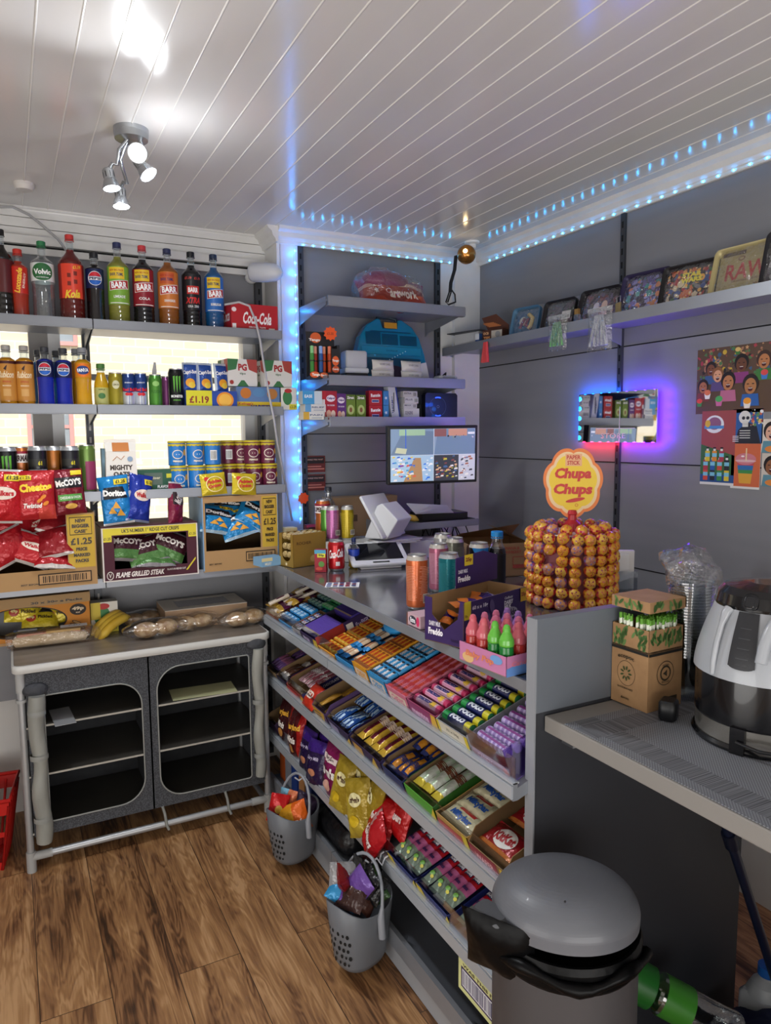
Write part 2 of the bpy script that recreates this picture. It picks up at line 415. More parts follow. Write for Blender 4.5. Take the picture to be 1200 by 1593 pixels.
# windows: frames and panes
wn = MB()
fr = C('dfe1e2', .35)
def rectframe(m, x0, x1, z0, z1, t_, y0, y1, mt):
    m.box(x0, x1, y0, y1, z0, z0 + t_, mt).box(x0, x1, y0, y1, z1 - t_, z1, mt).box(x0, x0 + t_, y0, y1, z0 + t_, z1 - t_, mt).box(x1 - t_, x1, y0, y1, z0 + t_, z1 - t_, mt)
rectframe(wn, wx0, wx1, wz0, wz1, .045, YW + .0, YW + .07, fr)
wn.box(.10, .17, YW, YW + .07, wz0 + .045, wz1 - .045, C('8d8b88', .5)).box(.17, .215, YW, YW + .075, wz0 + .045, wz1 - .045, fr)
wn.box(.215, wx1 - .045, YW + .01, YW + .06, 1.79, 1.815, fr)
wn.box(wx0, wx1, YW - .03, YW + .02, wz0 - .01, wz0 + .012, fr)
win = struct(wn.build('window_1'))
MB().box(wx0 + .045, .10, YW + .03, YW + .036, wz0 + .045, wz1 - .045, PANE).box(.215, wx1 - .045, YW + .03, YW + .036, wz0 + .045, wz1 - .045, PANE).build('pane', win)
# outside: the brick house across the yard
bh = thing('brick_house', 'pale brick house wall seen through the window glass', 'house', (0, 7.2, 0))
MB().box(-5, 9, 0, .3, -1, 7, brick_mat()).build('wall', bh)
for (x0, x1, z0, z1) in ((.22, .62, 2.38, 2.95), (.17, .55, 1.45, 1.86), (3.05, 3.55, 1.78, 2.0)):
    q = MB(); rectframe(q, x0, x1, z0, z1, .035, -.03, .0, C('c98f86', .6)); q.box(x0 + .03, x1 - .03, -.02, .0, (z0 + z1) / 2 - .015, (z0 + z1) / 2 + .015, C('c98f86', .6))
    f = q.build('window', bh); MB().box(x0 + .03, x1 - .03, -.012, -.004, z0 + .03, z1 - .03, C('8f9698', .25)).build('pane', f)
struct(MB().box(-6, 10, YW + .1, 7.2, -.3, -.05, C('b9b4aa', .9)).build('ground_outside'))

# ================================================================ LED STRIPS
LED = C('24a8ff', .3, emit=45); LEDT = C('dfe8ee', .25)
def led_strip(label, a, b, n, nrm):
    a, b, nrm = Vector(a), Vector(b), Vector(nrm); r = thing('led_strip', label, 'led strip', a, group='blue LED light strips')
    d = b - a; w = d.cross(nrm).normalized() * .004
    m = MB(); m.add([-w, w, d + w, d - w, -w + nrm * .002, w + nrm * .002, d + w + nrm * .002, d - w + nrm * .002], [(0, 3, 2, 1), (4, 5, 6, 7), (0, 1, 5, 4), (1, 2, 6, 5), (2, 3, 7, 6), (3, 0, 4, 7)], LEDT, False)
    m.build('tape', r)
    q = MB().ball((0, 0, 0), .0034, LED, 8, 5); o = None
    for i in range(n):
        p = d * ((i + .5) / n) + nrm * .0035
        if o is None: o = q.build('led', r, p)
        else:
            o = o.copy(); COL.objects.link(o); o.location = p
led_strip('vertical blue LED strip on the white post left of the alcove', (1.168, YA - .024, 2.385), (1.168, YA - .024, 1.15), 24, (0, -1, 0))
led_strip('blue LED strip along the cornice above the alcove shelves', (1.18, YA - .0335, 2.388), (1.99, YA - .0335, 2.388), 17, (0, -1, -.3))
led_strip('long blue LED strip along the cornice of the right-hand wall', (XR - .0145, YA - .12, 2.391), (XR - .0145, .9, 2.391), 36, (-1, 0, -.3))
for i in range(15): lamp('POINT', 'led_glow', (1.150, YA - .045, 1.20 + i * .082), (0, 0, 0), .075, (.0, .24, 1), shadow_soft_size=.003)

# ================================================================ CEILING LIGHT
sil = C('aeb2b6', .25, .85)
cl = thing('spot_light', 'silver ceiling spotlight cluster with four lit heads', 'ceiling light', (.375, 2.31, ZC))
MB().lathe([(0, 0), (.05, 0), (.05, -.012), (.047, -.03), (.0, -.033)], sil, 28).build('ceiling_rose', cl)
heads = [((.14, -.05, -.145), (-.15, -.75, -.65)), ((.175, -.10, -.20), (.55, -.5, -.68)), ((-.075, .02, -.165), (.12, -.1, -1)), ((-.04, .09, -.235), (.05, -.05, -1))]
hp = [pt(214, 238, 2, 2.31), pt(231, 272, 2, 2.29), pt(174, 293, 2, 2.28), pt(189, 321, 2, 2.25)]
dirs = [(-.35, -.85, -.42), (.45, -.35, -.75), (.15, -.12, -1), (.02, -.1, -1)]
arms = [[(.01, .0, -.02), (.03, .03, -.03), (.03, .02, -.08)], [(.02, -.01, -.02), (.04, -.0, -.07)], [(-.01, .0, -.03), (-.035, .01, -.06), (-.04, .02, -.10)], [(-.01, .0, -.03), (-.03, .03, -.08), (-.01, .05, -.14)]]
base = Vector(cl.location)
for h, d, a in zip(hp, dirs, arms):
    d = Vector(d).normalized(); c = h - base; back = c - d * .052
    MB().tube([Vector(p) for p in a] + [back * .5 + Vector(a[-1]) * .5 + Vector((0, 0, .012)), back], .0055, sil, 10).build('arm', cl)
    q = d.to_track_quat('Z', 'Y'); m = MB(); m.M = Matrix.Translation(back) @ q.to_matrix().to_4x4()
    m.lathe([(0, -.004), (.014, -.004), (.0165, 0), (.0165, .026), (.019, .03), (.0255, .05), (.026, .053), (.0235, .053), (.0235, .05)], sil, 20)
    for k in range(8):
        aa = k * PI / 4; m.box(.0158 * math.cos(aa) - .001, .0158 * math.cos(aa) + .001, .0158 * math.sin(aa) - .001, .0158 * math.sin(aa) + .001, .006, .022, M_SLOT)
    hd = m.build('lamp_head', cl)
    m = MB(); m.M = Matrix.Translation(back) @ q.to_matrix().to_4x4(); m.lathe([(.0232, .051), (.015, .055), (0, .0565)], C('f4f8ff', .3, emit=40), 20); m.build('bulb', hd)
    p = h + d * .02
    l = lamp('SPOT', 'spot_beam', p, (0, 0, 0), 13, (.92, .96, 1), spot_size=R(130), spot_blend=.7, shadow_soft_size=.022)
    l.rotation_euler = (-d).to_track_quat('Z', 'Y').to_euler()
l = lamp('POINT', 'bulb_spill', base + Vector((.05, -.12, -.17)), (0, 0, 0), 2.2, (.92, .96, 1), shadow_soft_size=.03)
# smoke detector and ball camera
tag(MB().lathe([(0, 0), (.034, 0), (.034, -.01), (.028, -.024), (0, -.026)], C('d8d4cf', .5), 24).build('smoke_detector', None, (.106, 2.95, ZC)), 'small round white smoke detector on ceiling near the window wall', 'smoke detector')
cc = thing('globe_camera', 'copper coloured globe camera hanging from a white ceiling mount', 'camera', (1.985, 2.90, ZC))
MB().lathe([(0, 0), (.035, 0), (.035, -.008), (.018, -.014), (.018, -.03), (0, -.03)], WHITE, 24).build('mount', cc)
gc = pt(726, 396, 1, 2.86) - Vector(cc.location)
cop = C('b07a3c', .22, .75)
MB().ball(gc, .043, cop, 28, 18).build('globe', cc)
MB().tube([(0, 0, -.03), Vector((0, 0, -.03)) * .5 + gc * .5 + Vector((.01, 0, 0)), gc], .008, WHITE, 8).build('stem', cc)
MB().ball(gc + Vector((-.028, -.032, .006)), .009, C('ffe0a0', .3, emit=30), 12, 8).build('lens_light', cc)

# ================================================================ SHELVING ON THE WINDOW WALL
def upright(m, x, y, z0, z1, face='y', w=.028, d=.03):
    if face == 'y': m.box(x - w / 2, x + w / 2, y - d, y, z0, z1, M_UPR)
    else: m.box(y - d, y, x - w / 2, x + w / 2, z0, z1, M_UPR)
    z = z0 + .03
    while z < z1 - .03:
        if face == 'y': m.box(x - .004, x + .004, y - d - .0008, y - d, z, z + .024, C('c9c6c0', .5) if z1 < 2.1 else M_SLOT)
        else: m.box(y - d - .0008, y - d, x - .004, x + .004, z, z + .024, M_SLOT)
        z += .05
YS = 3.2
fr_ = thing('shelving_frame', 'grey slotted shelving frame standing against the window wall', 'shelving frame', (0, YS, 0))
m = MB(); m.M = Matrix.Translation((0, -YS, 0))
upright(m, .305, YS + .01, .05, 2.0); m.build('upright', fr_)
m = MB(); m.M = Matrix.Translation((0, -YS, 0)); upright(m, 1.035, YS + .01, .05, 2.3); m.build('upright', fr_)
MB().box(-.8, 1.02, .012, .03, 2.0, 2.262, M_PANEL).build('header_panel', fr_)
MB().box(-.8, 1.02, -.0, .015, .50, .985, M_PANEL).build('lower_panel', fr_)
def wall_shelf(label, x0, x1, yb, yf, zt, lip, group, open_ends=True, dark=False, tagz=True):
    t = thing('metal_shelf', label, 'shelf', ((x0 + x1) / 2, yb, zt), group=group)
    a, b, d = x0 - (x0 + x1) / 2, x1 - (x0 + x1) / 2, yf - yb
    MB().box(a, b, d + .002, 0, -.022, -.012, M_SHELF).build('shelf_plate', t)
    m = MB(); m.box(a, b, d - .006, d + .002, -lip, 0, M_SHELF).box(a, b, d - .009, d - .006, -lip + .004, -.004, M_SHELF).box(a, b, d + .002, d + .02, -lip, -lip + .003, M_SHELF); m.build('price_rail', t)
    for e in (a + .001, b - .004): MB().prism([(0, .0), (0, -.09), (-.03, -.075), (d + .02, -lip * .8), (d + .02, 0)], .003, M_SHELF, 0, e).build('bracket', t)
    return t
ZS = [1.985, 1.674, 1.350, 1.018]
for i, z in enumerate(ZS):
    nm = ['top', 'second', 'third', 'lowest'][i]
    wall_shelf('left half of the %s grey shelf across the window' % nm, -.62, .303, YS, 2.895, z, .036, 'grey shelves across the window')
    wall_shelf('right half of the %s grey shelf across the window' % nm, .307, 1.032, YS, 2.895, z, .036, 'grey shelves across the window')

# ---- alcove shelves
af = thing('shelving_frame', 'grey slotted uprights framing the alcove shelves', 'shelving frame', (1.55, YA, 1.1))
for x in (1.198, 1.912):
    m = MB(); m.M = Matrix.Translation((-1.55, -YA, -1.1)); upright(m, x, YA + .002, 1.0, 2.385, d=.018); m.build('upright', af)
for z, l in ((2.118, 'top alcove shelf carrying the plastic wrapped bag'), (1.800, 'alcove shelf carrying the blue case and syrup rack'), (1.630, 'alcove shelf carrying the medicine boxes and router')):
    wall_shelf(l, 1.185, 1.85, YA, 2.76, z, .042, 'alcove shelves')
s4 = wall_shelf('short alcove shelf under the wall monitor', 1.45, 1.90, YA, 2.72, 1.168, .03, 'alcove shelves')
# ---- right wall shelf
rs = thing('metal_shelf', 'long grey shelf of rolling trays on the right wall', 'shelf', (XR, 2.0, 1.975))
y0, y1 = 3.07 - 2.0, -1.2
MB().box(-.2, -.002, y1, y0, -.022, -.010, M_SHELF).build('shelf_plate', rs)
MB().box(-.212, -.2, y1, y0, -.038, 0, M_SHELF).box(-.2, -.185, y1, y0, -.038, -.035, M_SHELF).build('price_rail', rs)
for e in (y0 - .004, .09, -.9): MB().prism([(0, 0), (0, -.09), (-.03, -.08), (-.19, -.03), (-.19, -.011)], .003, M_SHELF, 1, e).build('bracket', rs)
ru = MB(); upright(ru, 2.10, XR + .001, .3, 2.385, 'x', .022, .012)
tag(ru.build('slotted_upright'), 'dark slotted upright on the right wall behind the mirror sign', 'upright')

# ================================================================ GONDOLA COUNTER
XG = .93; YG0 = 1.19; YG1 = 2.86; ZT = 1.02
gd = thing('counter_unit', 'grey metal shop counter with tiered sweet shelves on its front', 'counter', (1.3, 2.0, 0))
def G(): m = MB(); m.M = Matrix.Translation((-1.3, -2.0, 0)); return m
M_CTOP = noise_mat('counter_steel_top', '7c7e82', 'a0a2a6', (2, 2, 2), 3, .13, .02, 4, .8)
bevel(G().box(.968, 1.68, YG0, 2.90, ZT - .022, ZT, M_CTOP).build('worktop', gd), .002)
G().box(.962, .968, YG0, 2.90, ZT - .026, ZT + .001, M_SHELF).build('worktop_edge', gd)
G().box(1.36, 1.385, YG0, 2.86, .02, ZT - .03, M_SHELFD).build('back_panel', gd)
tl = .36
for i, (z, h) in enumerate(((.808, .040), (.560, .042), (.315, .044))):
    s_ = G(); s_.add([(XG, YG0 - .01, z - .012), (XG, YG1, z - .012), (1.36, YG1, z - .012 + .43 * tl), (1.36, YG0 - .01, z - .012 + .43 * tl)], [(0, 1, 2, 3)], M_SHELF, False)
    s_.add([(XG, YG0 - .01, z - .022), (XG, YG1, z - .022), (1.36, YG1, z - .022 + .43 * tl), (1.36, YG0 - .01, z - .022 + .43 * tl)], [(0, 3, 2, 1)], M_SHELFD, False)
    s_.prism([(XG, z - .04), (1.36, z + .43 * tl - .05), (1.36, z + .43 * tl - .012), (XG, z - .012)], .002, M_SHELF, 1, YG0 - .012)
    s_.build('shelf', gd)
    for a, b in ((YG0 - .012, 2.178), (2.182, YG1)):
        q = G(); q.box(XG - .012, XG, a, b, z - h, z, M_SHELF).box(XG - .016, XG - .012, a, b, z - h + .005, z - .006, C('b4bac2', .3, .3)).box(XG - .014, XG + .004, a, b, z - .003, z + .001, C('c5cdd6', .25, .4))
        q.build('price_rail', gd)
        G().box(XG - .006, XG - .0035, a + .002, b - .002, z, z + .055, ACRYL).build('clear_guard', gd)
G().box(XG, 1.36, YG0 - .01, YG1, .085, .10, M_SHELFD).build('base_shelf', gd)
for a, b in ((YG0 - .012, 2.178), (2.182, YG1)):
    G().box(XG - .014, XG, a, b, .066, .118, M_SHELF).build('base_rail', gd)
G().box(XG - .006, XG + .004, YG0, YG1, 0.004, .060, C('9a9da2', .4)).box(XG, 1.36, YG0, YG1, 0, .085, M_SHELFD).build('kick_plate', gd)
bevel(G().box(.962, 1.66, YG0 - .028, YG0 - .004, .0, .96, C('303238', .5)).build('end_panel', gd), .001)
bevel(G().box(.962, 1.275, YG0 - .03, YG0 - .002, .96, 1.165, C('646a72', .45)).build('upper_end_panel', gd), .0015)
G().box(.958, .962, YG0 - .03, YG0 - .002, .62, 1.165, C('8c8f95', .4)).build('end_trim', gd)
ps = MB(); ps.plane((XG - .004, pt(716, 1490, 0, XG).y, .178), (0, -1, 0), (0, 0, 1)); ps.rect(0, 0, .24, .085, C('d9dc9c', .5)); ps.rect(.012, .012, .16, .066, C('3b2b5c', .5)); ps.rect(.017, .017, .155, .061, C('e6e8ee', .5)); ps.barcode(.02, .02, .152, .058, C('3a3560'), 26)
ps.rect(.168, .03, .235, .07, C('cf5a62', .5)); ps.text('WAS THIS ITEM', .1, .074, .16, .008, C('554a3a'))
tag(ps.build('barcode_sticker'), 'pale yellow barcode sticker under the bottom sweet shelf', 'sticker')

# ---- desk beside the counter
dk = thing('desk', 'grey laminate desk joined to the counter end panel', 'desk', (1.5, .8, 0))
def D(): m = MB(); m.M = Matrix.Translation((-1.5, -.8, 0)); return m
bevel(D().box(.985, 1.72, .25, YG0 - .03, .918, .953, C('86837f', .5)).build('desk_top', dk), .003)
D().box(1.0, 1.66, .30, .32, 0, .918, C('303238', .5)).build('side_panel', dk)
D().box(1.03, 1.045, 1.12, 1.155, .885, .918, STEEL).build('bracket', dk)
def mat_weave():
    m = bpy.data.materials.new('woven_mat'); m.use_nodes = True; N = m.node_tree.nodes; L = m.node_tree.links; b = N['Principled BSDF']
    co = N.new('ShaderNodeTexCoord'); ch = N.new('ShaderNodeTexChecker'); ch.inputs['Scale'].default_value = 330
    ch.inputs['Color1'].default_value = lin('85888e'); ch.inputs['Color2'].default_value = lin('5a5d64')
    L.new(co.outputs['Object'], ch.inputs[0]); L.new(ch.outputs[0], b.inputs[0]); b.inputs['Roughness'].default_value = .55
    return m
MW = mat_weave(); MWD = noise_mat('woven_mat_dark', '3c3e44', '7e8086', (150, 1, 1), 3, .6, 0, 1)
MWD2 = noise_mat('woven_mat_band', '3c3e44', '7e8086', (1, 150, 1), 3, .6, 0, 1)
pm = MB(); pm.box(0, .42, -.62, 0, .0, .0016, MW); pm.box(.024, .078, -.62, -.0, .0016, .002, MWD2); pm.box(0, .42, -.085, -.03, .0016, .0021, MWD)
tag(pm.build('placemat', None, (.988, 1.10, .954), (0, 0, R(0))), 'grey woven placemat with dark striped borders on desk', 'placemat')

# ================================================================ FOLDING CAMPING CABINET
cx0, cx1, cy0, cy1, cz = -.030, .905, 2.74, 3.16, .765
cab = thing('camping_cabinet', 'grey fabric folding camping cabinet with two open arched doors', 'cabinet', ((cx0 + cx1) / 2, (cy0 + cy1) / 2, 0))
OX, OY = (cx0 + cx1) / 2, (cy0 + cy1) / 2
def K(): m = MB(); m.M = Matrix.Translation((-OX, -OY, 0)); return m
M_CT = noise_mat('brushed_brown_top', '6d655e', '7c746c', (1, 6, 1), 4, .22, 0, 3)
K().rbox(cx0, cx1, cy0, cy1, cz - .03, cz - .002, .03, C('c4c4c0', .35), 5, .003).build('top_rim', cab)
K().rbox(cx0 + .008, cx1 - .008, cy0 + .008, cy1 - .008, cz - .006, cz, .026, M_CT, 5, .001).build('table_top', cab)
lg = C('a9abad', .35, .5); jn = C('9fa09f', .5)
for x in (cx0 + .025, cx1 - .025):
    for y in (cy0 + .022, cy1 - .022):
        K().tube([(x, y, 0.0), (x, y, cz - .03)], .0125, lg, 12).tube([(x, y, 0), (x, y, .075)], .0165, jn, 12).tube([(x, y, cz - .10), (x, y, cz - .03)], .0155, jn, 12).tube([(x, y, cz - .135), (x, y, cz - .125)], .018, jn, 12).build('leg', cab)
for y in (cy0 + .022, cy1 - .022):
    K().tube([(cx0 + .025, y, .055), (cx1 - .025, y, .055)], .0125, lg, 12).tube([(cx0 + .025, y, .055), (cx0 + .095, y, .055)], .0155, jn, 12).tube([(cx1 - .095, y, .055), (cx1 - .025, y, .055)], .0155, jn, 12).build('bottom_rail', cab)
for x in (cx0 + .025, cx1 - .025): K().tube([(x, cy0 + .022, .035), (x, cy1 - .022, .035)], .011, lg, 12).build('side_rail', cab)
def fabric():
    m = bpy.data.materials.new('grey_weave_fabric'); m.use_nodes = True; N = m.node_tree.nodes; L = m.node_tree.links; b = N['Principled BSDF']
    co = N.new('ShaderNodeTexCoord'); v = N.new('ShaderNodeTexVoronoi'); v.inputs['Scale'].default_value = 240
    r = N.new('ShaderNodeValToRGB'); r.color_ramp.elements[0].color = lin('5e6166'); r.color_ramp.elements[1].color = lin('34363b'); r.color_ramp.elements[1].position = .6
    L.new(co.outputs['Object'], v.inputs['Vector']); L.new(v.outputs['Distance'], r.inputs[0]); L.new(r.outputs[0], b.inputs[0]); b.inputs['Roughness'].default_value = .8
    return m
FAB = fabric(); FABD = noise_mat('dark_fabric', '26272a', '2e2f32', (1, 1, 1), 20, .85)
# front face with two arched openings
fx0, fx1, fz0, fz1 = cx0 + .04, cx1 - .04, .13, cz - .035
yF = cy0 + .014
def arch(x0, x1, z0, z1, rl, rr, n=8, rt=None):
    """rounded opening outline; rl, rr radii at left and right corners"""
    P = []
    for cx, cz_, r, a0 in ((x1 - rr, z1 - rr, rr, 0), (x0 + rl, z1 - rl, rl, 90), (x0 + rl, z0 + rl, rl, 180), (x1 - rr, z0 + rr, rr, 270)):
        for k in range(n + 1): a = R(a0 + 90 * k / n); P.append((cx + r * math.cos(a), cz_ + r * math.sin(a)))
    return P
midx = .425
openings = [arch(fx0 + .055, midx - .028, fz0 + .045, fz1 - .085, .012, .09), arch(midx + .028, fx1 - .052, fz0 + .035, fz1 - .05, .09, .012)]
m = K()
for (a, b), P in zip(((fx0, midx), (midx, fx1)), openings):
    n = len(P); c = ((P[0][0] + P[n // 2][0]) / 2, (fz0 + fz1) / 2)
    outer = []
    for (x, z) in P:   # project to the rectangle
        dx, dz = x - c[0], z - c[1]
        tx = ((b if dx > 0 else a) - c[0]) / dx if abs(dx) > 1e-6 else 9e9
        tz = ((fz1 if dz > 0 else fz0) - c[1]) / dz if abs(dz) > 1e-6 else 9e9
        t_ = min(tx, tz); outer.append((c[0] + dx * t_, c[1] + dz * t_))
    sag = lambda x: -.018 * math.sin(PI * (x - fx0) / (fx1 - fx0)) * 0
    vs = [(x, yF, z) for x, z in P] + [(x, yF, z) for x, z in outer]
    m.add(vs, [(i, (i + 1) % n, n + (i + 1) % n, n + i) for i in range(n)], FAB, False)
    for (x, z) in ((a, fz0), (a, fz1), (b, fz0), (b, fz1)):  # fill corners
        k = min(range(n), key=lambda i: (outer[i][0] - x) ** 2 + (outer[i][1] - z) ** 2)
        for kk in ((k, (k + 1) % n), (k, k - 1)):
            A, B = outer[kk[0]], outer[kk[1]]; m.add([(x, yF, z), (A[0], yF, A[1]), (B[0], yF, B[1])], [(0, 1, 2)], FAB, False)
m.build('fabric_front', cab)
pp = C('8a8c88', .6)
for P in openings:
    K().tube([(x, yF - .001, z) for x, z in P], .0028, pp, 6, closed=True).build('piping', cab)
K().box(cx0 + .02, cx0 + .023, yF, cy1 - .03, fz0, fz1, FAB).build('fabric_side', cab)
K().box(cx1 - .023, cx1 - .02, yF, cy1 - .03, fz0, fz1, FAB).build('fabric_side', cab)
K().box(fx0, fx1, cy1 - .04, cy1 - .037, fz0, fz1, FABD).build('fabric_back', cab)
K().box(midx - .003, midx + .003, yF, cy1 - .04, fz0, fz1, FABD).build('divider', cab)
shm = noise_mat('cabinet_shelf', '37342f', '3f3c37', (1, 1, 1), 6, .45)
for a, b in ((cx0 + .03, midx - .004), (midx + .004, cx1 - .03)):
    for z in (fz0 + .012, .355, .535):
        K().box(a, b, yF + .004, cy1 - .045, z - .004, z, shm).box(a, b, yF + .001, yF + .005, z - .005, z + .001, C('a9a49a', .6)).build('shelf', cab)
# rolled up door flaps tied with straps
roll = noise_mat('silver_flap_fabric', '84857f', '9a9b94', (1, 1, .3), 14, .5, .35, 3)
for x, z0, z1, rr in ((fx0 + .03, .115, .655, .028), (fx1 - .022, .175, .705, .022)):
    pts = []; rad = []
    for i in range(25):
        t_ = i / 24; pts.append((x + .004 * math.sin(t_ * 14), yF - .022, z0 + (z1 - z0) * t_)); rad.append(rr * (.92 + .05 * math.sin(t_ * 22 + x) + .08 * math.sin(t_ * 9)))
    q = K().tube(pts, rad, roll, 12)
    o = q.build('rolled_door', cab)
    for zz in (z0 + .09, (z0 + z1) / 2 + .05, z1 - .06):
        if x > .5 and zz > z1 - .1: continue
        K().lathe([(rr * 1.08, zz - .009), (rr * 1.1, zz), (rr * 1.08, zz + .009)], pp, 14).build('tie_strap', o)
        o.children[-1].location = (x, yF - .022, 0)
    K().ball((x, yF - .008, z1 + .016), .036, C('3a3c41', .7, bump=.9, bscale=40), 14, 10, (1.15, .45, .7)).build('bunched_fabric', cab)
for x in (.455, .70): K().tube([(x, yF - .002, fz0 + .002), (x + .008, yF + .0, .10), (x + .012, cy0 + .004, .055), (x + .02, cy0 + .006, .036)], .0055, pp, 6).build('hanging_strap', cab)

# ================================================================ PACKAGING BUILDERS
def colr(*cs): return [C(c, .4) for c in cs]
CLEAR = mix_film('clear_bottle', 'eef4f6', .10, .04, .12, 30)
def bottle(name, label, cat, r, h, liq, cap, art=None, lz=(.32, .66), group=None, fill=.80, waist=0, lab=None, clear_liq=False, neck=.0135, n=24):
    """plastic drinks bottle: ribbed body with liquid, neck, cap and wrap-round label. lz: label band as fraction of height"""
    t = thing(name, label, cat, group=group)
    lm = C(liq, .12, trans=.25 if not clear_liq else 0, coat=.5) if not clear_liq else CLEAR
    ch = .055 * h / .3; hs = h - ch * .5
    P = [(0, .006), (r * .5, .004), (r * .72, 0), (r * .9, .006), (r * .97, h * .03), (r, h * .06)]
    for k in range(1, 8):
        z = h * (.06 + (lz[0] - .08) * k / 7); P.append((r * (1 - (waist * math.sin(PI * k / 7) if waist else .018 * (k % 2))), z))
    P += [(r, h * lz[0]), (r, h * lz[1])]
    za = h * lz[1]; zb = h - ch
    for k in range(1, 9):
        q = k / 8; P.append((r + (neck - r) * (1 - math.cos(q * PI)) / 2 * (.6 + .4 * q) if q < 1 else neck, za + (zb - za) * q))
    P.append((neck, h - .012))
    fz = h * fill
    Q = []
    for i, p in enumerate(P):
        if i and P[i - 1][1] < fz < p[1]:
            f = (fz - P[i - 1][1]) / (p[1] - P[i - 1][1]); Q.append((P[i - 1][0] + f * (p[0] - P[i - 1][0]), fz))
        Q.append(p)
    b = MB().lathe(Q, lambda z: lm if z < fz else CLEAR, n)
    if not clear_liq:
        rr = [p[0] for p in Q if abs(p[1] - fz) < 1e-9]
        if rr: b.lathe([(rr[0] * .98, fz), (0, fz)], lm, n)
    b.build('bottle', t)
    cr = neck + .002
    c = MB().lathe([(cr, h - .018), (cr, h - .002), (cr - .002, h), (0, h)], cap if not isinstance(cap, str) else C(cap, .4), 18).lathe([(neck + .003, h - .024), (neck + .003, h - .021)], cap if not isinstance(cap, str) else C(cap, .4), 18); c.build('cap', t)
    if lab:
        l = MB(); l.lathe([(r * 1.004 + .0003, h * lz[0]), (r * 1.004 + .0003, h * lz[1])], C(lab, .35), n)
        l.cyl(r * 1.004 + .0006, 0, 0)
        if art: art(l, r, h * lz[0], h * lz[1])
        l.build('label', t)
    return t
def can(name, label, r, h, col, art=None, group=None, top=None, cat='drink can', n=24, rough=.28, metal=.45, coat=.3):
    t = thing(name, label, cat, group=group)
    m = MB(); bm_ = C(col, rough, metal, coat=coat)
    m.lathe([(r * .70, .004), (r * .78, 0), (r * .82, .002), (r * .97, .009)], ALU, n).lathe([(r * .97, .009), (r, .014), (r, h - .016)], bm_, n).lathe([(r, h - .016), (r * .86, h - .004)], bm_ if not top else C(top, .3, .5), n)
    m.cyl(r, 0, 0)
    if art: art(m, r, .014, h - .016)
    m.build('can_body', t)
    MB().lathe([(r * .86, h - .004), (r * .87, h), (r * .82, h), (r * .80, h - .004), (0, h - .004)], ALU, n).ell_tab(r, h).build('lid', t)
    return t
def _tab(s, r, h): return s.box(-r * .14, r * .14, -r * .2, r * .45, h - .004, h - .003, STEEL)
MB.ell_tab = _tab
def carton(name, label, w, d, h, col, front=None, side=None, top=None, group=None, cat='box', rough=.55, topc=None, sidec=None):
    """closed carton, origin bottom centre; art callbacks draw on front (w x h), left side (d x h) and top (w x d)"""
    t = MB(); b = C(col, rough); tc = C(topc, rough) if topc else b; sc = C(sidec, rough) if sidec else b
    x, y = w / 2, d / 2
    t.add([(-x, -y, 0), (x, -y, 0), (x, -y, h), (-x, -y, h)], [(0, 1, 2, 3)], b, False)
    t.add([(-x, y, 0), (x, y, 0), (x, y, h), (-x, y, h)], [(3, 2, 1, 0)], b, False)
    t.add([(-x, -y, 0), (-x, -y, h), (-x, y, h), (-x, y, 0)], [(0, 1, 2, 3)], sc, False)
    t.add([(x, -y, 0), (x, -y, h), (x, y, h), (x, y, 0)], [(3, 2, 1, 0)], sc, False)
    t.add([(-x, -y, h), (x, -y, h), (x, y, h), (-x, y, h)], [(0, 1, 2, 3)], tc, False)
    t.add([(-x, -y, 0), (x, -y, 0), (x, y, 0), (-x, y, 0)], [(3, 2, 1, 0)], b, False)
    t.lay = .0003
    if front: t.plane((-x, -y, 0), (1, 0, 0), (0, 0, 1)); front(t, w, h)
    if side: t.plane((-x, y, 0), (0, -1, 0), (0, 0, 1)); side(t, d, h)
    if top: t.plane((-x, -y, h), (1, 0, 0), (0, 1, 0)); top(t, w, d)
    o = t.build(name); tag(o, label, cat, group); return o
def bag_fn(w, h, T, seed=0, side=1, crimp=.09, droop=0):
    """pillow bag surface; u, v in metres from the centre; front faces -Y"""
    def f(u, v, wl=0):
        a = max(-1, min(1, 2 * u / w)); b = max(-1, min(1, 2 * v / h))
        e = max(0, 1 - max(0, abs(b) - (1 - 2 * crimp)) / (2 * crimp)) if abs(b) > 1 - 2 * crimp else 1
        t_ = T * (max(0, 1 - a * a) ** .45) * (max(0, 1 - abs(b) ** 2.6) ** .6) * (.25 + .75 * min(1, e * 1.3))
        k = noise.noise(Vector((u * 22 + seed * 7, v * 22, seed))) * .55 + noise.noise(Vector((u * 50, v * 50 + seed, 3))) * .34
        t_ *= 1 + k * (.4 + .8 * b * b)
        if abs(b) > 1 - crimp * 1.2: t_ += .0012 * math.sin(u * 420)
        sx = 1 - .07 * (1 - b * b) * (1 if T > .02 else .4)
        return Vector((u * sx, -side * (t_ + wl) + droop * b * b, v))
    return f
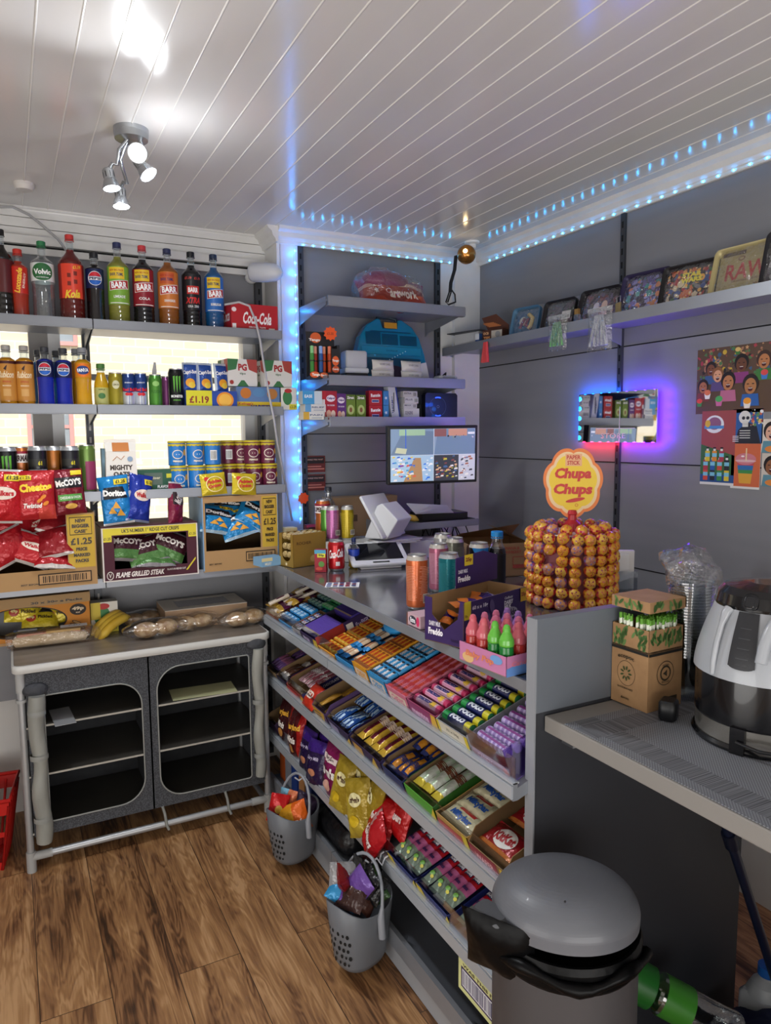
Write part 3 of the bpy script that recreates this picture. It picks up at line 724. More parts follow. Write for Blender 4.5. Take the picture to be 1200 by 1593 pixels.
def bag(name, label, w, h, T, paint, art=None, group=None, seed=0, cat='crisp packet', nu=18, nv=24, crimp=.05, build=True, foil=True):
    """paint: colour hex or f(a,b)->hex with a,b in -1..1"""
    m = MB()
    fo = (lambda h_: C(h_, .26, .15, bump=.7, bscale=38)) if foil else (lambda h_: C(h_, .35, bump=.2, bscale=60))
    pf = paint if callable(paint) else (lambda a, b: paint)
    for side in (1, -1):
        f = bag_fn(w, h, T * (1 if side == 1 else .8), seed, side, crimp)
        vs = [f(-w / 2 + w * i / nu, -h / 2 + h * j / nv) for j in range(nv + 1) for i in range(nu + 1)]
        by = {}
        for j in range(nv):
            for i in range(nu):
                a = -1 + 2 * (i + .5) / nu; b = -1 + 2 * (j + .5) / nv
                q = (j * (nu + 1) + i, j * (nu + 1) + i + 1, (j + 1) * (nu + 1) + i + 1, (j + 1) * (nu + 1) + i)
                by.setdefault(pf(a, b), []).append(q if side == 1 else q[::-1])
        b0 = len(m.v); m.v += [m.M @ v for v in vs]
        for c, fs in by.items():
            k = m.mi(fo(c))
            for q in fs: m.f.append(tuple(b0 + z for z in q)); m.m.append(k); m.sm.append(True)
    if art:
        m.fn = bag_fn(w, h, T, seed, 1, crimp); m.curved = 2; m.lay = .0012; m.w = .0012; art(m, w, h)
    o = m.build(name)
    if label: tag(o, label, cat, group)
    return o
T_ = lambda m, s, u, v, w, h, c, **k: m.text(s, u, v, w, h, c if not isinstance(c, str) else C(c, .4), **k)

# ================================================================ WINDOW SHELVES: TOP ROW OF BIG BOTTLES
def shelf_x(px, z, y): # px column -> world X at depth y (near shelf height)
    return pt(px, 500, 1, y).x
def barr(bg, lc, sub, txt=True, top='e8c52c'):
    def a(m, r, z0, z1):
        H = z1 - z0; w = r * 1.9
        m.rect(-w * .62, z0, w * .62, z1, C(lc, .35)); 
        m.rect(-w * .5, z1 - H * .33, w * .28, z1 - H * .02, C(top, .4)); T_(m, 'NEW BIG PACK', -w * .11, z1 - H * .10, w * .70, .007, 'b02a22'); T_(m, 'BARR 750ML', -w * .11, z1 - H * .21, w * .66, .012, '1d2a66')
        m.poly([(-w * .50, z0 + H * .36), (w * .50, z0 + H * .42), (w * .50, z0 + H * .66), (-w * .50, z0 + H * .60)], C('f4f2ee', .4))
        m.poly([(-w * .47, z0 + H * .375), (w * .47, z0 + H * .435), (w * .47, z0 + H * .645), (-w * .47, z0 + H * .585)], C('b3221f', .4))
        T_(m, 'BARR', 0, z0 + H * .51, w * .78, H * .17, 'ffffff', bold=.04, rot=.05)
        T_(m, sub, .0, z0 + H * .2, w * .55, .010, 'f2f2ee', bold=.03)
        m.rect(-w * .48, z0 + .003, w * .48, z0 + .006, C('f0efe8', .4))
    return a
def xtra(m, r, z0, z1):
    H = z1 - z0; w = r * 1.9
    T_(m, '£1.19   £1.19', 0, z1 - H * .1, w * .9, .010, 'e04a40'); m.rect(-w * .34, z0 + H * .45, w * .34, z0 + H * .68, C('c22a25', .4)); T_(m, 'BARR', 0, z0 + H * .565, w * .55, H * .14, 'ffffff', bold=.04)
    T_(m, 'XTRA', 0, z0 + H * .27, w * .8, H * .18, 'cc2a2a', bold=.05, shear=.2); T_(m, 'COLA  ZERO', 0, z0 + H * .1, w * .6, .009, 'f0f0f0')
def kola(m, r, z0, z1):
    H = z1 - z0; w = r * 1.9; m.rect(-w * .45, z0 + .0, w * .5, z1, C('e2452e', .35)); T_(m, '£1.19', w * .25, z1 - .012, w * .35, .012, 'f2d13a', bold=.03, rot=.1)
    for x, z in ((-.014, .72), (.008, .78), (-.014, .48), (.008, .54)): m.rect(x, z0 + H * (z - .12), x + .012, z0 + H * z, C('7a2418', .4))
    T_(m, 'Kola', .004, z0 + H * .12, w * .62, H * .24, 'f2d13a', shear=.3, bold=.04, rot=.08)
def pepsi(m, r, z0, z1, tall=False):
    H = z1 - z0; c = z0 + H * .5; q = min(H * .42, r * .8)
    m.ell(0, c, q, q, C('f2f4f8', .4), 28); m.ell(0, c, q * .93, q * .93, C('123a8c', .4), 28)
    m.poly([(q * .9 * math.cos(a), c + q * .9 * math.sin(a)) for a in [R(x) for x in range(20, 161, 14)]], C('d0202c', .4))
    m.poly([(q * .9 * math.cos(a), c + q * .9 * math.sin(a)) for a in [R(x) for x in range(200, 341, 14)]], C('1f63c4', .4))
    m.rect(-q * .9, c - q * .25, q * .9, c + q * .25, C('f4f5f7', .4)); T_(m, 'PEPSI', 0, c, q * 1.55, q * .36, '10204a', bold=.05)
def volvic(m, r, z0, z1):
    H = z1 - z0; m.ell(0, (z0 + z1) / 2, r * .95, H * .48, C('2d6b3c', .4), 26); T_(m, 'Volvic', 0, (z0 + z1) / 2, r * 1.5, H * .3, 'ffffff', bold=.04); T_(m, 'natural mineral water', 0, z0 + H * .2, r * 1.1, .005, 'e8efe8')
def luco(m, r, z0, z1):
    H = z1 - z0; m.rect(-r * 1.1, z0, r * 1.1, z1, C('c9281c', .3)); T_(m, 'Lucozade', 0, (z0 + z1) / 2, H * .95, r * .62, 'f6c63a', rot=R(82), bold=.04, shear=.2); T_(m, 'ENERGY', r * .62, (z0 + z1) / 2, H * .6, .008, 'f6e9da', rot=R(82))
YB_ = 3.0
row = [
 (-2, 352, .046, '17120f', '1a1a1a', '5a1a1c', (.3, .66), 'cola bottle cut by the left edge of the picture', None, False, 0),
 (26, 383, .036, 'b8351a', 'c4362c', 'a3281b', (.38, .74), 'orange red energy drink bottle at the left end of the top shelf', luco, False, .06),
 (63, 371, .046, 'dfe8ea', '2c7a4c', 'dfe7e4', (.50, .72), 'clear still water bottle with green cap on the top shelf', volvic, True, .03),
 (107, 361, .051, '6b1a14', 'c83a36', '8e2018', (.28, .66), 'tall dark red kola bottle with red cap on the top shelf', kola, False, 0),
 (145, 388, .038, '140f12', '1d1f24', '13224f', (.50, .76), 'dark cola bottle with round blue and red logo', pepsi, False, .02),
 (181, 373, .046, '8f9038', '27315a', '6f9a38', (.26, .70), 'yellow green lemonade bottle with navy cap on the top shelf', barr('', '7fae3e', 'LIMEADE'), False, 0),
 (220, 378, .046, '15161c', 'c43a40', '7a1a26', (.26, .70), 'dark cola bottle with red cap and maroon label', barr('', '8e1c2c', 'COLA'), False, 0),
 (259, 383, .046, '9a5a1e', '2a3054', 'c8702c', (.26, .70), 'amber orangeade bottle with navy cap', barr('', 'cf7a34', 'ORANGEADE', top='c4592a'), False, 0),
 (296, 388, .044, '101116', '16181c', '17181c', (.26, .70), 'black cola bottle with black label and black cap', xtra, False, 0),
 (331, 392, .044, '175a94', '22304a', '2a56a8', (.26, .70), 'bright blue bubblegum drink bottle with dark cap', barr('', '2d6ab8', 'BUBBLEGUM'), False, 0)]
for px, ytop, r, liq, cap, lab, lz, lb, art, cl_, ws in row:
    p = pt(px, ytop, 1, YB_); h = p.z - ZS[0] + .012 * 0
    t = bottle('drink_bottle', lb, 'bottle', r * .86, h, liq, cap, art, lz, 'big bottles on the top window shelf', .83, ws, lab, cl_)
    place(t, (p.x, YB_, ZS[0] - .011), R(-4))
# cola multipack
def cokefront(m, w, h):
    T_(m, 'Coca-Cola', w * .56, h * .52, w * .62, h * .42, 'f6f2f0', shear=.15, bold=.03); m.rect(w * .02, h * .1, w * .1, h * .3, C('e9e6e4', .5)); T_(m, 'ORIGINAL TASTE', w * .55, h * .2, w * .36, h * .06, 'f2eeee'); m.rect(w * .8, h * .08, w * .93, h * .2, C('d8c9b8', .5)); m.ell(w * .06, h * .78, w * .05, h * .08, C('f0e0e0', .5))
cm = carton('can_multipack', 'red cola can multipack at the right end of the top window shelf', .20, .12, .115, 'b51f27', cokefront, lambda m, w, h: T_(m, 'Coca', w * .5, h * .6, w * .7, h * .4, 'f6f2f0', shear=.15), cat='multipack')
place(cm, (pt(391, 500, 1, 2.97).x, 2.99, ZS[0] - .011), R(3))

# ================================================================ SECOND WINDOW SHELF
z2 = ZS[1] - .011
def rubi(m, r, z0, z1):
    H = z1 - z0; m.rect(-r * 1.4, z1 - H * .07, r * 1.4, z1, C('4a1f1c', .4)); m.rect(-r * 1.2, z0, r * 1.2, z1 - H * .07, C('c98a3a', .4)); T_(m, 'Rubicon', 0, z0 + H * .66, r * 1.7, H * .17, 'f4e3c0', shear=.2, bold=.03)
    m.poly([(-.008, z0 + H * .8), (0, z0 + H * .76), (.004, z0 + H * .9), (-.002, z0 + H * .86)], C('3a1c18', .4)); T_(m, 'SPRING', 0, z0 + H * .48, r * .9, .006, 'c2422a'); T_(m, 'MANGO', 0, z0 + H * .38, r * .9, .005, 'f4e3c0'); m.rect(-r * .4, z0 + H * .12, r * .4, z0 + H * .3, C('d8a560', .4))
def ppet(px, top, r, liq, cap, lab, art, lz, lb, y=2.96, ws=0, g=None, fill=.8):
    p = pt(px, top, 1, y); h = p.z - z2
    t = bottle('drink_bottle', lb, 'bottle', r, h, liq, cap, art, lz, g, fill, ws, lab); place(t, (p.x, y, z2), R(-5)); return t
def fanta(m, r, z0, z1):
    c = (z0 + z1) / 2; m.ell(0, c, r * .95, (z1 - z0) * .46, C('e9761c', .4), 24); m.ell(0, c, r * .8, (z1 - z0) * .3, C('22407e', .4), 24); T_(m, 'FANTA', 0, c, r * 1.4, (z1 - z0) * .24, 'ffffff', bold=.05, rot=.08)
for px, n_ in ((8, 'leftmost on the second window shelf'), (36, 'beside the blue cola bottles')):
    ppet(px, 537 + (px > 20), .030, 'e09a1e', 'a8a49e', 'd79a44', rubi, (.10, .74), 'mango drink bottle with orange label and grey cap, ' + n_, g='orange mango bottles')
ppet(68, 540, .0285, '1c2fae', '3a3c42', '141d4c', pepsi, (.50, .76), 'blue cola bottle with round logo, left one in the front row', ws=.05, g='blue cola bottles', y=2.95)
ppet(97, 542, .0285, '1c2fae', '3a3c42', '141d4c', pepsi, (.50, .76), 'blue cola bottle with round logo, next to the orange soda', ws=.05, g='blue cola bottles', y=2.95)
ppet(59, 545, .0285, '1f86d8', '3a3c42', '1d5cb0', None, (.50, .76), 'pale blue bottle in the back row behind the left blue cola', ws=.05, g='blue cola bottles', y=3.07)
ppet(87, 546, .0285, '1f86d8', '3a3c42', '1d5cb0', None, (.50, .76), 'pale blue bottle in the back row between the two blue colas', ws=.05, g='blue cola bottles', y=3.07)
ppet(127, 541, .029, 'dda21a', '8d8f94', 'd98a1e', fanta, (.50, .74), 'orange soda bottle with dark blue logo beside the slotted post', ws=.08, y=2.95)
ppet(117, 543, .029, 'dda21a', '8d8f94', 'd98a1e', None, (.50, .74), 'orange soda bottle in the back row behind the front one', ws=.08, y=3.07)
ppet(156, 566, .026, 'd0a41a', '4a7a3a', 'b8b05a', lambda m, r, a, b: (m.rect(-r * .9, a + .003, r * .9, b - .003, C('a8a764', .4)), m.ell(0, (a + b) / 2, r * .5, .011, C('3f6f3a', .4)), T_(m, 'APPLE', 0, b - .008, r * .9, .005, '24401c')), (.08, .46), 'short apple juice bottle with green cap', y=2.95)
def slim(px, top, r, col, lb, art=None, y=2.95, z=None, topc=None, g=None, rz=-5):
    z = z2 if z is None else z; p = pt(px, top, 1, y); t = can('drink_can', lb, r, p.z - z, col, art, g, topc); place(t, (p.x, y, z), R(rz)); return t
def redbull(m, r, a, b):
    H = b - a
    for s, z0, z1 in ((1, .0, .5), (-1, 0, .5)): m.poly([(0, a), (s * r * 1.2, a), (s * r * 1.2, a + H * .5), (0, a + H * .42)][::s], C('c4c8d0', .3, .6))
    m.rect(-.0008, a, .0008, b, C('28408a', .3)); T_(m, 'Red Bull', 0, a + H * .55, r * 1.8, H * .12, 'd2232a', bold=.04); m.ell(-r * .25, a + H * .38, r * .3, H * .06, C('c8202a', .4)); m.ell(r * .25, a + H * .38, r * .3, H * .06, C('c8202a', .4)); T_(m, 'ENERGY', 0, a + H * .8, r * 1.1, .005, 'd8dce8')
def claw(col='5fae3a', sub='MONSTER'):
    def a(m, r, z0, z1):
        H = z1 - z0
        for k in (-1, 0, 1):
            x = k * r * .36; m.poly([(x - r * .13, z1 - H * .12), (x + r * .12, z1 - H * .10), (x + r * .10, z1 - H * .34), (x + r * .02, z1 - H * .62), (x - r * .05, z1 - H * .5), (x - r * .09, z1 - H * .3)], C(col, .35))
        T_(m, sub, 0, z0 + H * .27, r * 1.6, H * .085, 'e8eae8', bold=.04); T_(m, 'ENERGY', 0, z0 + H * .15, r * 1.0, H * .045, col)
    return a
slim(179, 580, .0265, '9c8f2a', 'yellow drink can beside the apple juice bottle', lambda m, r, a, b: (m.ell(0, b - .03, r * .5, .016, C('c8c4a0', .4)), T_(m, 'LEMON', 0, b - .03, r * .8, .007, '5a5420')))
slim(199, 581, .0255, '24407e', 'blue and silver energy can beside the yellow can', redbull, g='blue and silver energy cans')
slim(218, 581, .0255, '24407e', 'blue and silver energy can beside the green can', redbull, g='blue and silver energy cans')
slim(241, 583, .0255, '4f8f34', 'green drink can in front of the clear plastic knife', lambda m, r, a, b: (T_(m, 'FUSION', 0, a + (b - a) * .5, r * 1.5, .012, '2f6420'), m.ell(0, b - .02, r * .5, .01, C('8fc06a', .4))))
slim(258, 586, .022, '8a4a80', 'slim purple drink can between the green and black cans', y=3.0)
slim(273, 574, .030, '17191a', 'black energy can with green claw marks on the second window shelf', claw())
kn = MB(); kn.prism([(-.007, 0), (.007, 0), (.007, .09), (.009, .15), (.004, .185), (-.004, .185), (-.009, .15), (-.007, .09)], .002, C('c9ccd0', .2, .8), 1)
tag(kn.build('table_knife', None, (pt(236, 600, 1, 3.0).x, 3.0, z2 + .0), (0, R(5), 0)), 'upright silver knife standing behind the green drink can', 'knife')
# pouches in their display carton
cap_ = MB()
def capfront(m, w, h):
    m.rect(0, 0, w * .5, h, C('d6cf2a', .5)); T_(m, '£1.19', w * .25, h * .5, w * .38, h * .4, '8a2f26', bold=.04); m.ell(w * .76, h * .5, w * .17, h * .44, C('e8912a', .4), 24); m.ell(w * .76, h * .5, w * .13, h * .34, C('f2b84a', .4), 24)
cb_ = carton('pouch_carton', 'blue and yellow display carton priced one pound nineteen', .205, .12, .072, '24469a', capfront, cat='carton')
place(cb_, (pt(325, 600, 1, 2.96).x, 2.975, z2), 0)
def caps(m, w, h):
    T_(m, 'Capri-Sun', 0, h * .14, w * .9, h * .16, 'f4f4f6', bold=.04, rot=.1); m.ell(0, -h * .2, w * .3, h * .14, C('e8a02a', .4)); m.ell(w * .1, -h * .28, w * .22, h * .1, C('e8c43a', .4))
cp = bag('juice_pouch', 'blue silver juice pouch standing in the carton', .062, .12, .015, lambda a, b: 'c8d4e4' if b > .86 or abs(a) > .85 else '2c4f9c', caps, 'blue juice pouches', 3, 'juice pouch', 10, 12)
P_ = Proto(cp)
for i, (px, n_) in enumerate(((296, 'left one of three above the price'), (319, 'middle one of three'), (344, 'right one of three, beside the tea boxes'))):
    P_.at((pt(px, 590, 1, 2.95).x, 2.95, z2 + .125), None, 'blue juice pouch standing in its carton, ' + n_, rot=(R(-8), 0, R((i - 1) * 12)))
# tea and cereal
def tea(m, w, h):
    m.poly([(0, h), (0, h * .55), (w * .28, h * .62), (w * .36, h)], C('3f7a4a', .5)); m.poly([(w, h), (w, h * .5), (w * .72, h * .62), (w * .64, h)], C('b04a42', .5)); T_(m, 'PG', w * .5, h * .7, w * .3, h * .26, 'b0363a', bold=.05); T_(m, 'tips', w * .5, h * .46, w * .2, h * .1, '3a6a44'); m.poly([(w * .3, 0), (w * .7, 0), (w * .55, h * .22), (w * .45, h * .22)], C('3f7a4a', .5)); m.ell(w * .12, h * .14, w * .07, h * .08, C('a83a34', .5))
for px, n_ in ((372, 'left'), (427, 'right')):
    t = carton('tea_box', 'white and green tea box on the cereal boxes, %s one' % n_, .128, .11, .110, 'e4e2dc', tea, tea, group='tea boxes')
    place(t, (pt(px, 590, 1, 2.98).x, 3.0, z2 + .095), R(6))
def cereal(m, w, h):
    m.rect(0, 0, w, h * .34, C('d8b92a', .5)); m.ell(w * .2, h * .72, w * .12, h * .24, C('c9772e', .5)); m.ell(w * .5, h * .75, w * .14, h * .2, C('5a8ab8', .5)); m.ell(w * .8, h * .7, w * .12, h * .24, C('b8793a', .5)); T_(m, "Kellogg's", w * .2, h * .24, w * .32, h * .14, 'c23a34', shear=.2); T_(m, 'VARIETY', w * .55, h * .12, w * .5, h * .16, '3a2f8a', bold=.05)
v_ = carton('cereal_box', 'yellow and blue variety cereal box beneath the left tea box', .19, .10, .092, '5f7fae', cereal); place(v_, (pt(398, 590, 1, 2.97).x, 2.98, z2), 0)
def corn(m, w, h):
    m.ell(w * .45, h * .55, w * .28, h * .34, C('3f7f4a', .5)); m.ell(w * .5, h * .86, w * .22, h * .1, C('b8302e', .5)); m.rect(w * .55, 0, w, h * .26, C('e0d030', .5)); T_(m, '£3.29', w * .78, h * .13, w * .36, h * .14, '6a4a1a')
v_ = carton('cereal_box', 'white cereal box with green and red shapes beneath the right tea box', .075, .10, .092, 'e4e0d6', corn); place(v_, (pt(443, 590, 1, 2.97).x, 2.98, z2), 0)

# ================================================================ THIRD WINDOW SHELF
z3 = ZS[2] - .011
def raptor(m, r, a, b):
    H = b - a; m.rect(-r, b - H * .38, r, b - H * .2, C('2a2a26', .4)); T_(m, '61', r * .3, b - H * .3, r * .4, H * .1, 'd8c82a', bold=.05); m.rect(-r * 1.1, a + H * .25, r * 1.1, a + H * .55, C('a4a8ac', .4)); T_(m, 'RAPTOR', 0, a + H * .4, r * 1.9, H * .17, '1a1c1e', shear=.25, bold=.05)
def malt(m, r, a, b):
    H = b - a; m.rect(-r * 1.5, b - H * .28, r * 1.5, b - H * .06, C('f0e8e4', .4)); T_(m, 'SUPERMALT', 0, b - H * .17, r * 2.6, H * .15, '3a1a1c', bold=.05); m.rect(-r * 1.5, b - H * .06, r * 1.5, b, C('9a1f38', .4)); m.ell(r * .3, a + H * .35, r * .5, H * .2, C('4a2418', .4))
for px, top, r, col, lb, art, y in (
    (10, 695, .0335, '17191a', 'black energy can with green claw marks at the left end of the can row', claw(), 2.97),
    (31, 695, .0315, 'b8672c', 'orange malt drink can with white name band on the window shelf', malt, 3.0),
    (57, 694, .0335, '24252a', 'black energy can with grey name band, left of the amber can', raptor, 2.96),
    (82, 694, .0325, 'a05e22', 'amber drink can between the two black cans', None, 3.0),
    (108, 694, .0335, '24252a', 'black energy can with grey name band, right of the amber can', raptor, 2.96),
    (134, 692, .031, '6d8a44', 'green and pink drink can beside the slotted post', lambda m, r, a, b: m.rect(-r * .2, a, r * 1.4, a + (b - a) * .7, C('9a3a62', .4)), 3.0)):
    slim(px, top, r, col, lb, art, y, z3, 'b8bcc0' if 'black' in lb else None)
# oat drink carton with crimped top
ok = thing('oat_drink_carton', 'white oat drink carton with an orange band on the third window shelf', 'carton')
m = MB(); W_ = C('e2ddd4', .5); x, y, h = .058, .035, .20
m.add([(-x, -y, 0), (x, -y, 0), (x, y, 0), (-x, y, 0), (-x * .93, -y, h * .8), (x * .93, -y, h * .8), (x * .93, y, h * .8), (-x * .93, y, h * .8), (-x, -.003, h * .97), (x, -.003, h * .97), (x, .003, h * .97), (-x, .003, h * .97)],
      [(0, 1, 5, 4), (1, 2, 6, 5), (2, 3, 7, 6), (3, 0, 4, 7), (4, 5, 9, 8), (5, 6, 10, 9), (6, 7, 11, 10), (7, 4, 8, 11), (0, 3, 2, 1), (8, 9, 10, 11)], W_, False)
m.box(-x, x, -.002, .002, h * .96, h * 1.03, W_)
m.front(-y - .0006, 0, 0); T_(m, 'MIGHTY', 0, .098, .082, .020, '3a2a24', bold=.05); T_(m, 'OATS', 0, .073, .060, .018, '3a2a24', bold=.05); T_(m, 'GLUTEN FREE OAT DRINK', 0, .052, .08, .005, 'a8783a'); m.rect(-.04, .034, .04, .040, C('4a3a30', .5)); m.rect(-.036, .024, .036, .030, C('4a3a30', .5))
m.ell(.032, .13, .010, .010, C('8aa0b8', .5)); m.tube([(-.03, -y - .001, .125), (-.015, -y - .001, .14), (0, -y - .001, .128), (.012, -y - .001, .142)], .0012, C('b8743a', .5), 5)
m.fn = lambda a, b, w: Vector((a, -y + (y - .004) * (b - h * .8) / (h * .17) - w - .0006, b)); m.rect(-.030, h * .80, .030, h * .965, C('c2773a', .5)); m.build('carton_body', ok); place(ok, (pt(187, 700, 1, 2.95).x, 2.95, z3), R(-4))
v_ = carton('drink_can_box', 'dark green drinks box between the oat carton and the crisp tubs', .155, .08, .085, '2c5a44', lambda m, w, h: (m.rect(w * .25, h * .3, w * .7, h * .85, C('5a6a5e', .5)), T_(m, 'Appletiser', w * .4, h * .6, w * .5, h * .16, 'd8d2b0', bold=.03), T_(m, 'FLAVOR', w * .72, h * .2, w * .3, h * .14, 'f0f0ee', bold=.05), m.rect(w * .8, h * .6, w, h * .8, C('c9c436', .5)))); place(v_, (pt(236, 700, 1, 2.97).x, 2.985, z3), R(3))
v_ = carton('drink_carton', 'pale blue carton behind the oat drink carton', .05, .05, .17, '9ac0d8'); place(v_, (pt(168, 700, 1, 3.05).x, 3.06, z3), 0)
# small crisp tubs, two high
def tub(col, face, flip=False):
    t = thing('crisp_tub', 'small crisp tub', 'crisp tub', group='small crisp tubs on the third window shelf')
    r, h = .0345, .098; cm_ = C(col, .35, coat=.2)
    m = MB().lathe([(r * .9, 0), (r, .003), (r, h - .008)], cm_, 22); m.cyl(r, 0, 0)
    m.rect(-r * 1.7, h - .018, r * 1.7, h - .012, C('c8b42a', .4)); 
    for k in range(-3, 4): m.ell(k * r * .48, h - .018, r * .22, .003, C('c8b42a', .4), 10)
    if face:
        m.ell(0, .045, .021, .018, C('e8dccb', .4), 20); m.ell(0, .045, .018, .015, C(col, .4), 20); T_(m, 'PRINGLES', 0, .018, .036, .007, 'f4e9c8', bold=.05); m.ell(.028, .052, .006, .012, C('d9a23a', .4))
    else:
        m.rect(-.012, .02, .014, .06, C('e8e8e4', .5)); m.barcode(-.010, .024, .012, .056, None, 9)
    m.build('tub_body', t)
    MB().lathe([(r * 1.03, h - .008), (r * 1.03, h - .003), (r * .97, h), (0, h)], C('c8b42a', .4), 22).build('lid', t)
    return t
tb = {('b', 1): Proto(tub('2277c0', 1)), ('b', 0): Proto(tub('2277c0', 0)), ('m', 1): Proto(tub('64203a', 1)), ('m', 0): Proto(tub('64203a', 0))}
nth = ['leftmost', 'second from left', 'third from left', 'fourth from left', 'fifth from left', 'sixth from left', 'rightmost']
for rowi in (0, 1):
    for i, (px, c, f) in enumerate(((277, 'b', 1), (305, 'b', 1), (332, 'b', 0), (356, 'm', 0), (376, 'm', 1), (394, 'm', 1), (418, 'm', 1))):
        y = 2.96 if i not in (3, 4) else 3.02
        tb[(c, f)].at((pt(px - (2 if rowi else 0), 700, 1, y).x, y, z3 + rowi * .0985), R(-6 if i != 1 else 10), '%s crisp tub in the %s row, %s' % ({'b': 'blue', 'm': 'maroon'}[c], ['lower', 'upper'][rowi], nth[i]))

# ================================================================ CRISP BAGS CLIPPED ALONG THE THIRD SHELF
def hang(o, px, py, y, rx=-4, rz=0, ry=0):
    p = pt(px, py, 1, y); place(o, p, rot=(R(rx), R(ry), R(rz))); return o
yh = 2.855
def cheet(m, w, h):
    T_(m, 'Cheetos', 0, h * .15, w * .86, h * .17, 'f6d23a', bold=.06, rot=.06); T_(m, 'Twisted', -w * .1, -h * .22, w * .5, h * .1, 'f2eee6', shear=.2, bold=.04)
    for a, b in ((.2, -.05), (.26, -.18), (.1, -.12)): m.ell(w * a, h * b, w * .09, h * .035, C('e0862a', .4), rot=.6)
    m.rect(-w * .42, h * .30, -w * .1, h * .40, C('e6cf2c', .4)); T_(m, '£1.25', -w * .26, h * .35, w * .26, h * .06, '2a2a2a')
def walk(m, w, h): m.ell(0, h * .05, w * .36, h * .12, C('e8d8c8', .4)); T_(m, 'Walkers', 0, h * .05, w * .6, h * .1, 'b8202a', bold=.05); m.rect(w * .05, h * .28, w * .44, h * .40, C('e6cf2c', .4)); T_(m, '£1.25', w * .25, h * .34, w * .3, h * .07, '2a2a2a', bold=.04)
def mccoy(m, w, h): 
    m.rect(-w * .44, h * .08, w * .44, h * .32, C('1d1a1c', .4)); T_(m, "McCOY'S", 0, h * .2, w * .84, h * .15, 'f2efe8', bold=.05, rot=.05); m.rect(-w * .4, -h * .2, w * .4, h * -.06, C('5aa04a', .4)); T_(m, 'CHEDDAR & ONION', 0, -h * .13, w * .7, h * .06, 'f0f0e8'); m.ell(0, -h * .32, w * .2, h * .06, C('d9a64a', .4)); m.rect(w * .1, h * .36, w * .46, h * .46, C('e6cf2c', .4))
def dorit(m, w, h):
    m.poly([(-w * .4, h * .03), (0, h * .1), (w * .42, h * .02), (w * .3, h * .26), (-w * .34, h * .27)], C('16181e', .4)); T_(m, 'Doritos', 0, h * .14, w * .78, h * .13, 'f6f4f0', bold=.06, rot=-.1)
    for a, b in ((-.15, -.22), (.12, -.28), (.0, -.12)): m.poly([(w * a, h * b + h * .09), (w * a - w * .15, h * b - h * .04), (w * a + w * .13, h * b - h * .06)], C('e0a23a', .4))
    m.rect(w * .02, h * .31, w * .46, h * .42, C('e6cf2c', .4)); T_(m, '£1.25', w * .24, h * .365, w * .32, h * .07, '2a2a2a', bold=.04)
def pick(m, w, h): T_(m, 'Pickled', 0, h * .1, w * .6, h * .16, 'c42a2a', bold=.05, rot=.1); T_(m, 'Onion', 0, -h * .1, w * .5, h * .16, 'c42a2a', bold=.05, rot=.1); m.ell(-w * .28, h * .24, w * .1, h * .1, C('c8342c', .4)); m.ell(w * .02, -h * .02, w * .36, h * .36, C('f0e0a0', .4), r0=.9)
hang(bag('crisp_packet', 'red crisp packet cut by the left edge above the big brown box', .135, .19, .028, lambda a, b: 'd8d4d0' if b > .94 or b < -.94 else 'b81f26', walk, 'crisp packets on show under the third window shelf', 1), 2, 772, yh, -6, 4, 4)
hang(bag('crisp_packet', 'red packet of twisted snacks with yellow name, beside the slotted post', .128, .175, .028, lambda a, b: 'c9453a' if b < -.4 and a > .1 else 'b3242a', cheet, 'crisp packets on show under the third window shelf', 2), 56, 770, yh, -6, -3)
hang(bag('crisp_packet', 'ridged crisp packet with black name band and green flavour band', .108, .165, .024, lambda a, b: '7a1c2a', mccoy, 'crisp packets on show under the third window shelf', 3), 107, 765, yh + .01, -6, 5, -3)
hang(bag('crisp_packet', 'bright blue tortilla chip packet on the maroon crisp box', .112, .185, .026, lambda a, b: 'd8d8d8' if b < -.95 else '1f7fc0', dorit, 'crisp packets on show under the third window shelf', 4), 180, 778, yh + .04, -6, -6, -6)
hang(bag('crisp_packet', 'royal blue crisp packet beside the tortilla chips', .098, .185, .026, lambda a, b: '9aa4c0' if b < -.9 else '23379a', walk, 'crisp packets on show under the third window shelf', 5), 217, 775, yh + .05, -8, 18, 12)
hang(bag('crisp_packet', 'maroon steak crisp packet turned sideways on the maroon box', .072, .175, .022, lambda a, b: 'c8c4c2' if abs(b) > .93 else '7c1f3c', lambda m, w, h: (m.rect(-w * .4, -h * .02, w * .4, h * .26, C('2a1a1e', .4)), T_(m, "McCOY'S", 0, h * .12, h * .25, w * .5, 'e8e0d8', rot=R(60), bold=.05)), 'crisp packets on show under the third window shelf', 6), 273, 784, yh + .05, -6, 30, 8)
for px, n_, sd in ((332, 'left one', 7), (380, 'right one', 8)):
    hang(bag('snack_packet', 'small yellow snack packet on the box of blue packets, %s' % n_, .105, .088, .016, 'cdb62a', pick, 'small yellow snack packets', sd, 'snack packet', 12, 12), px, 753, yh + .03, -10, 4, -4 if sd == 7 else 5)

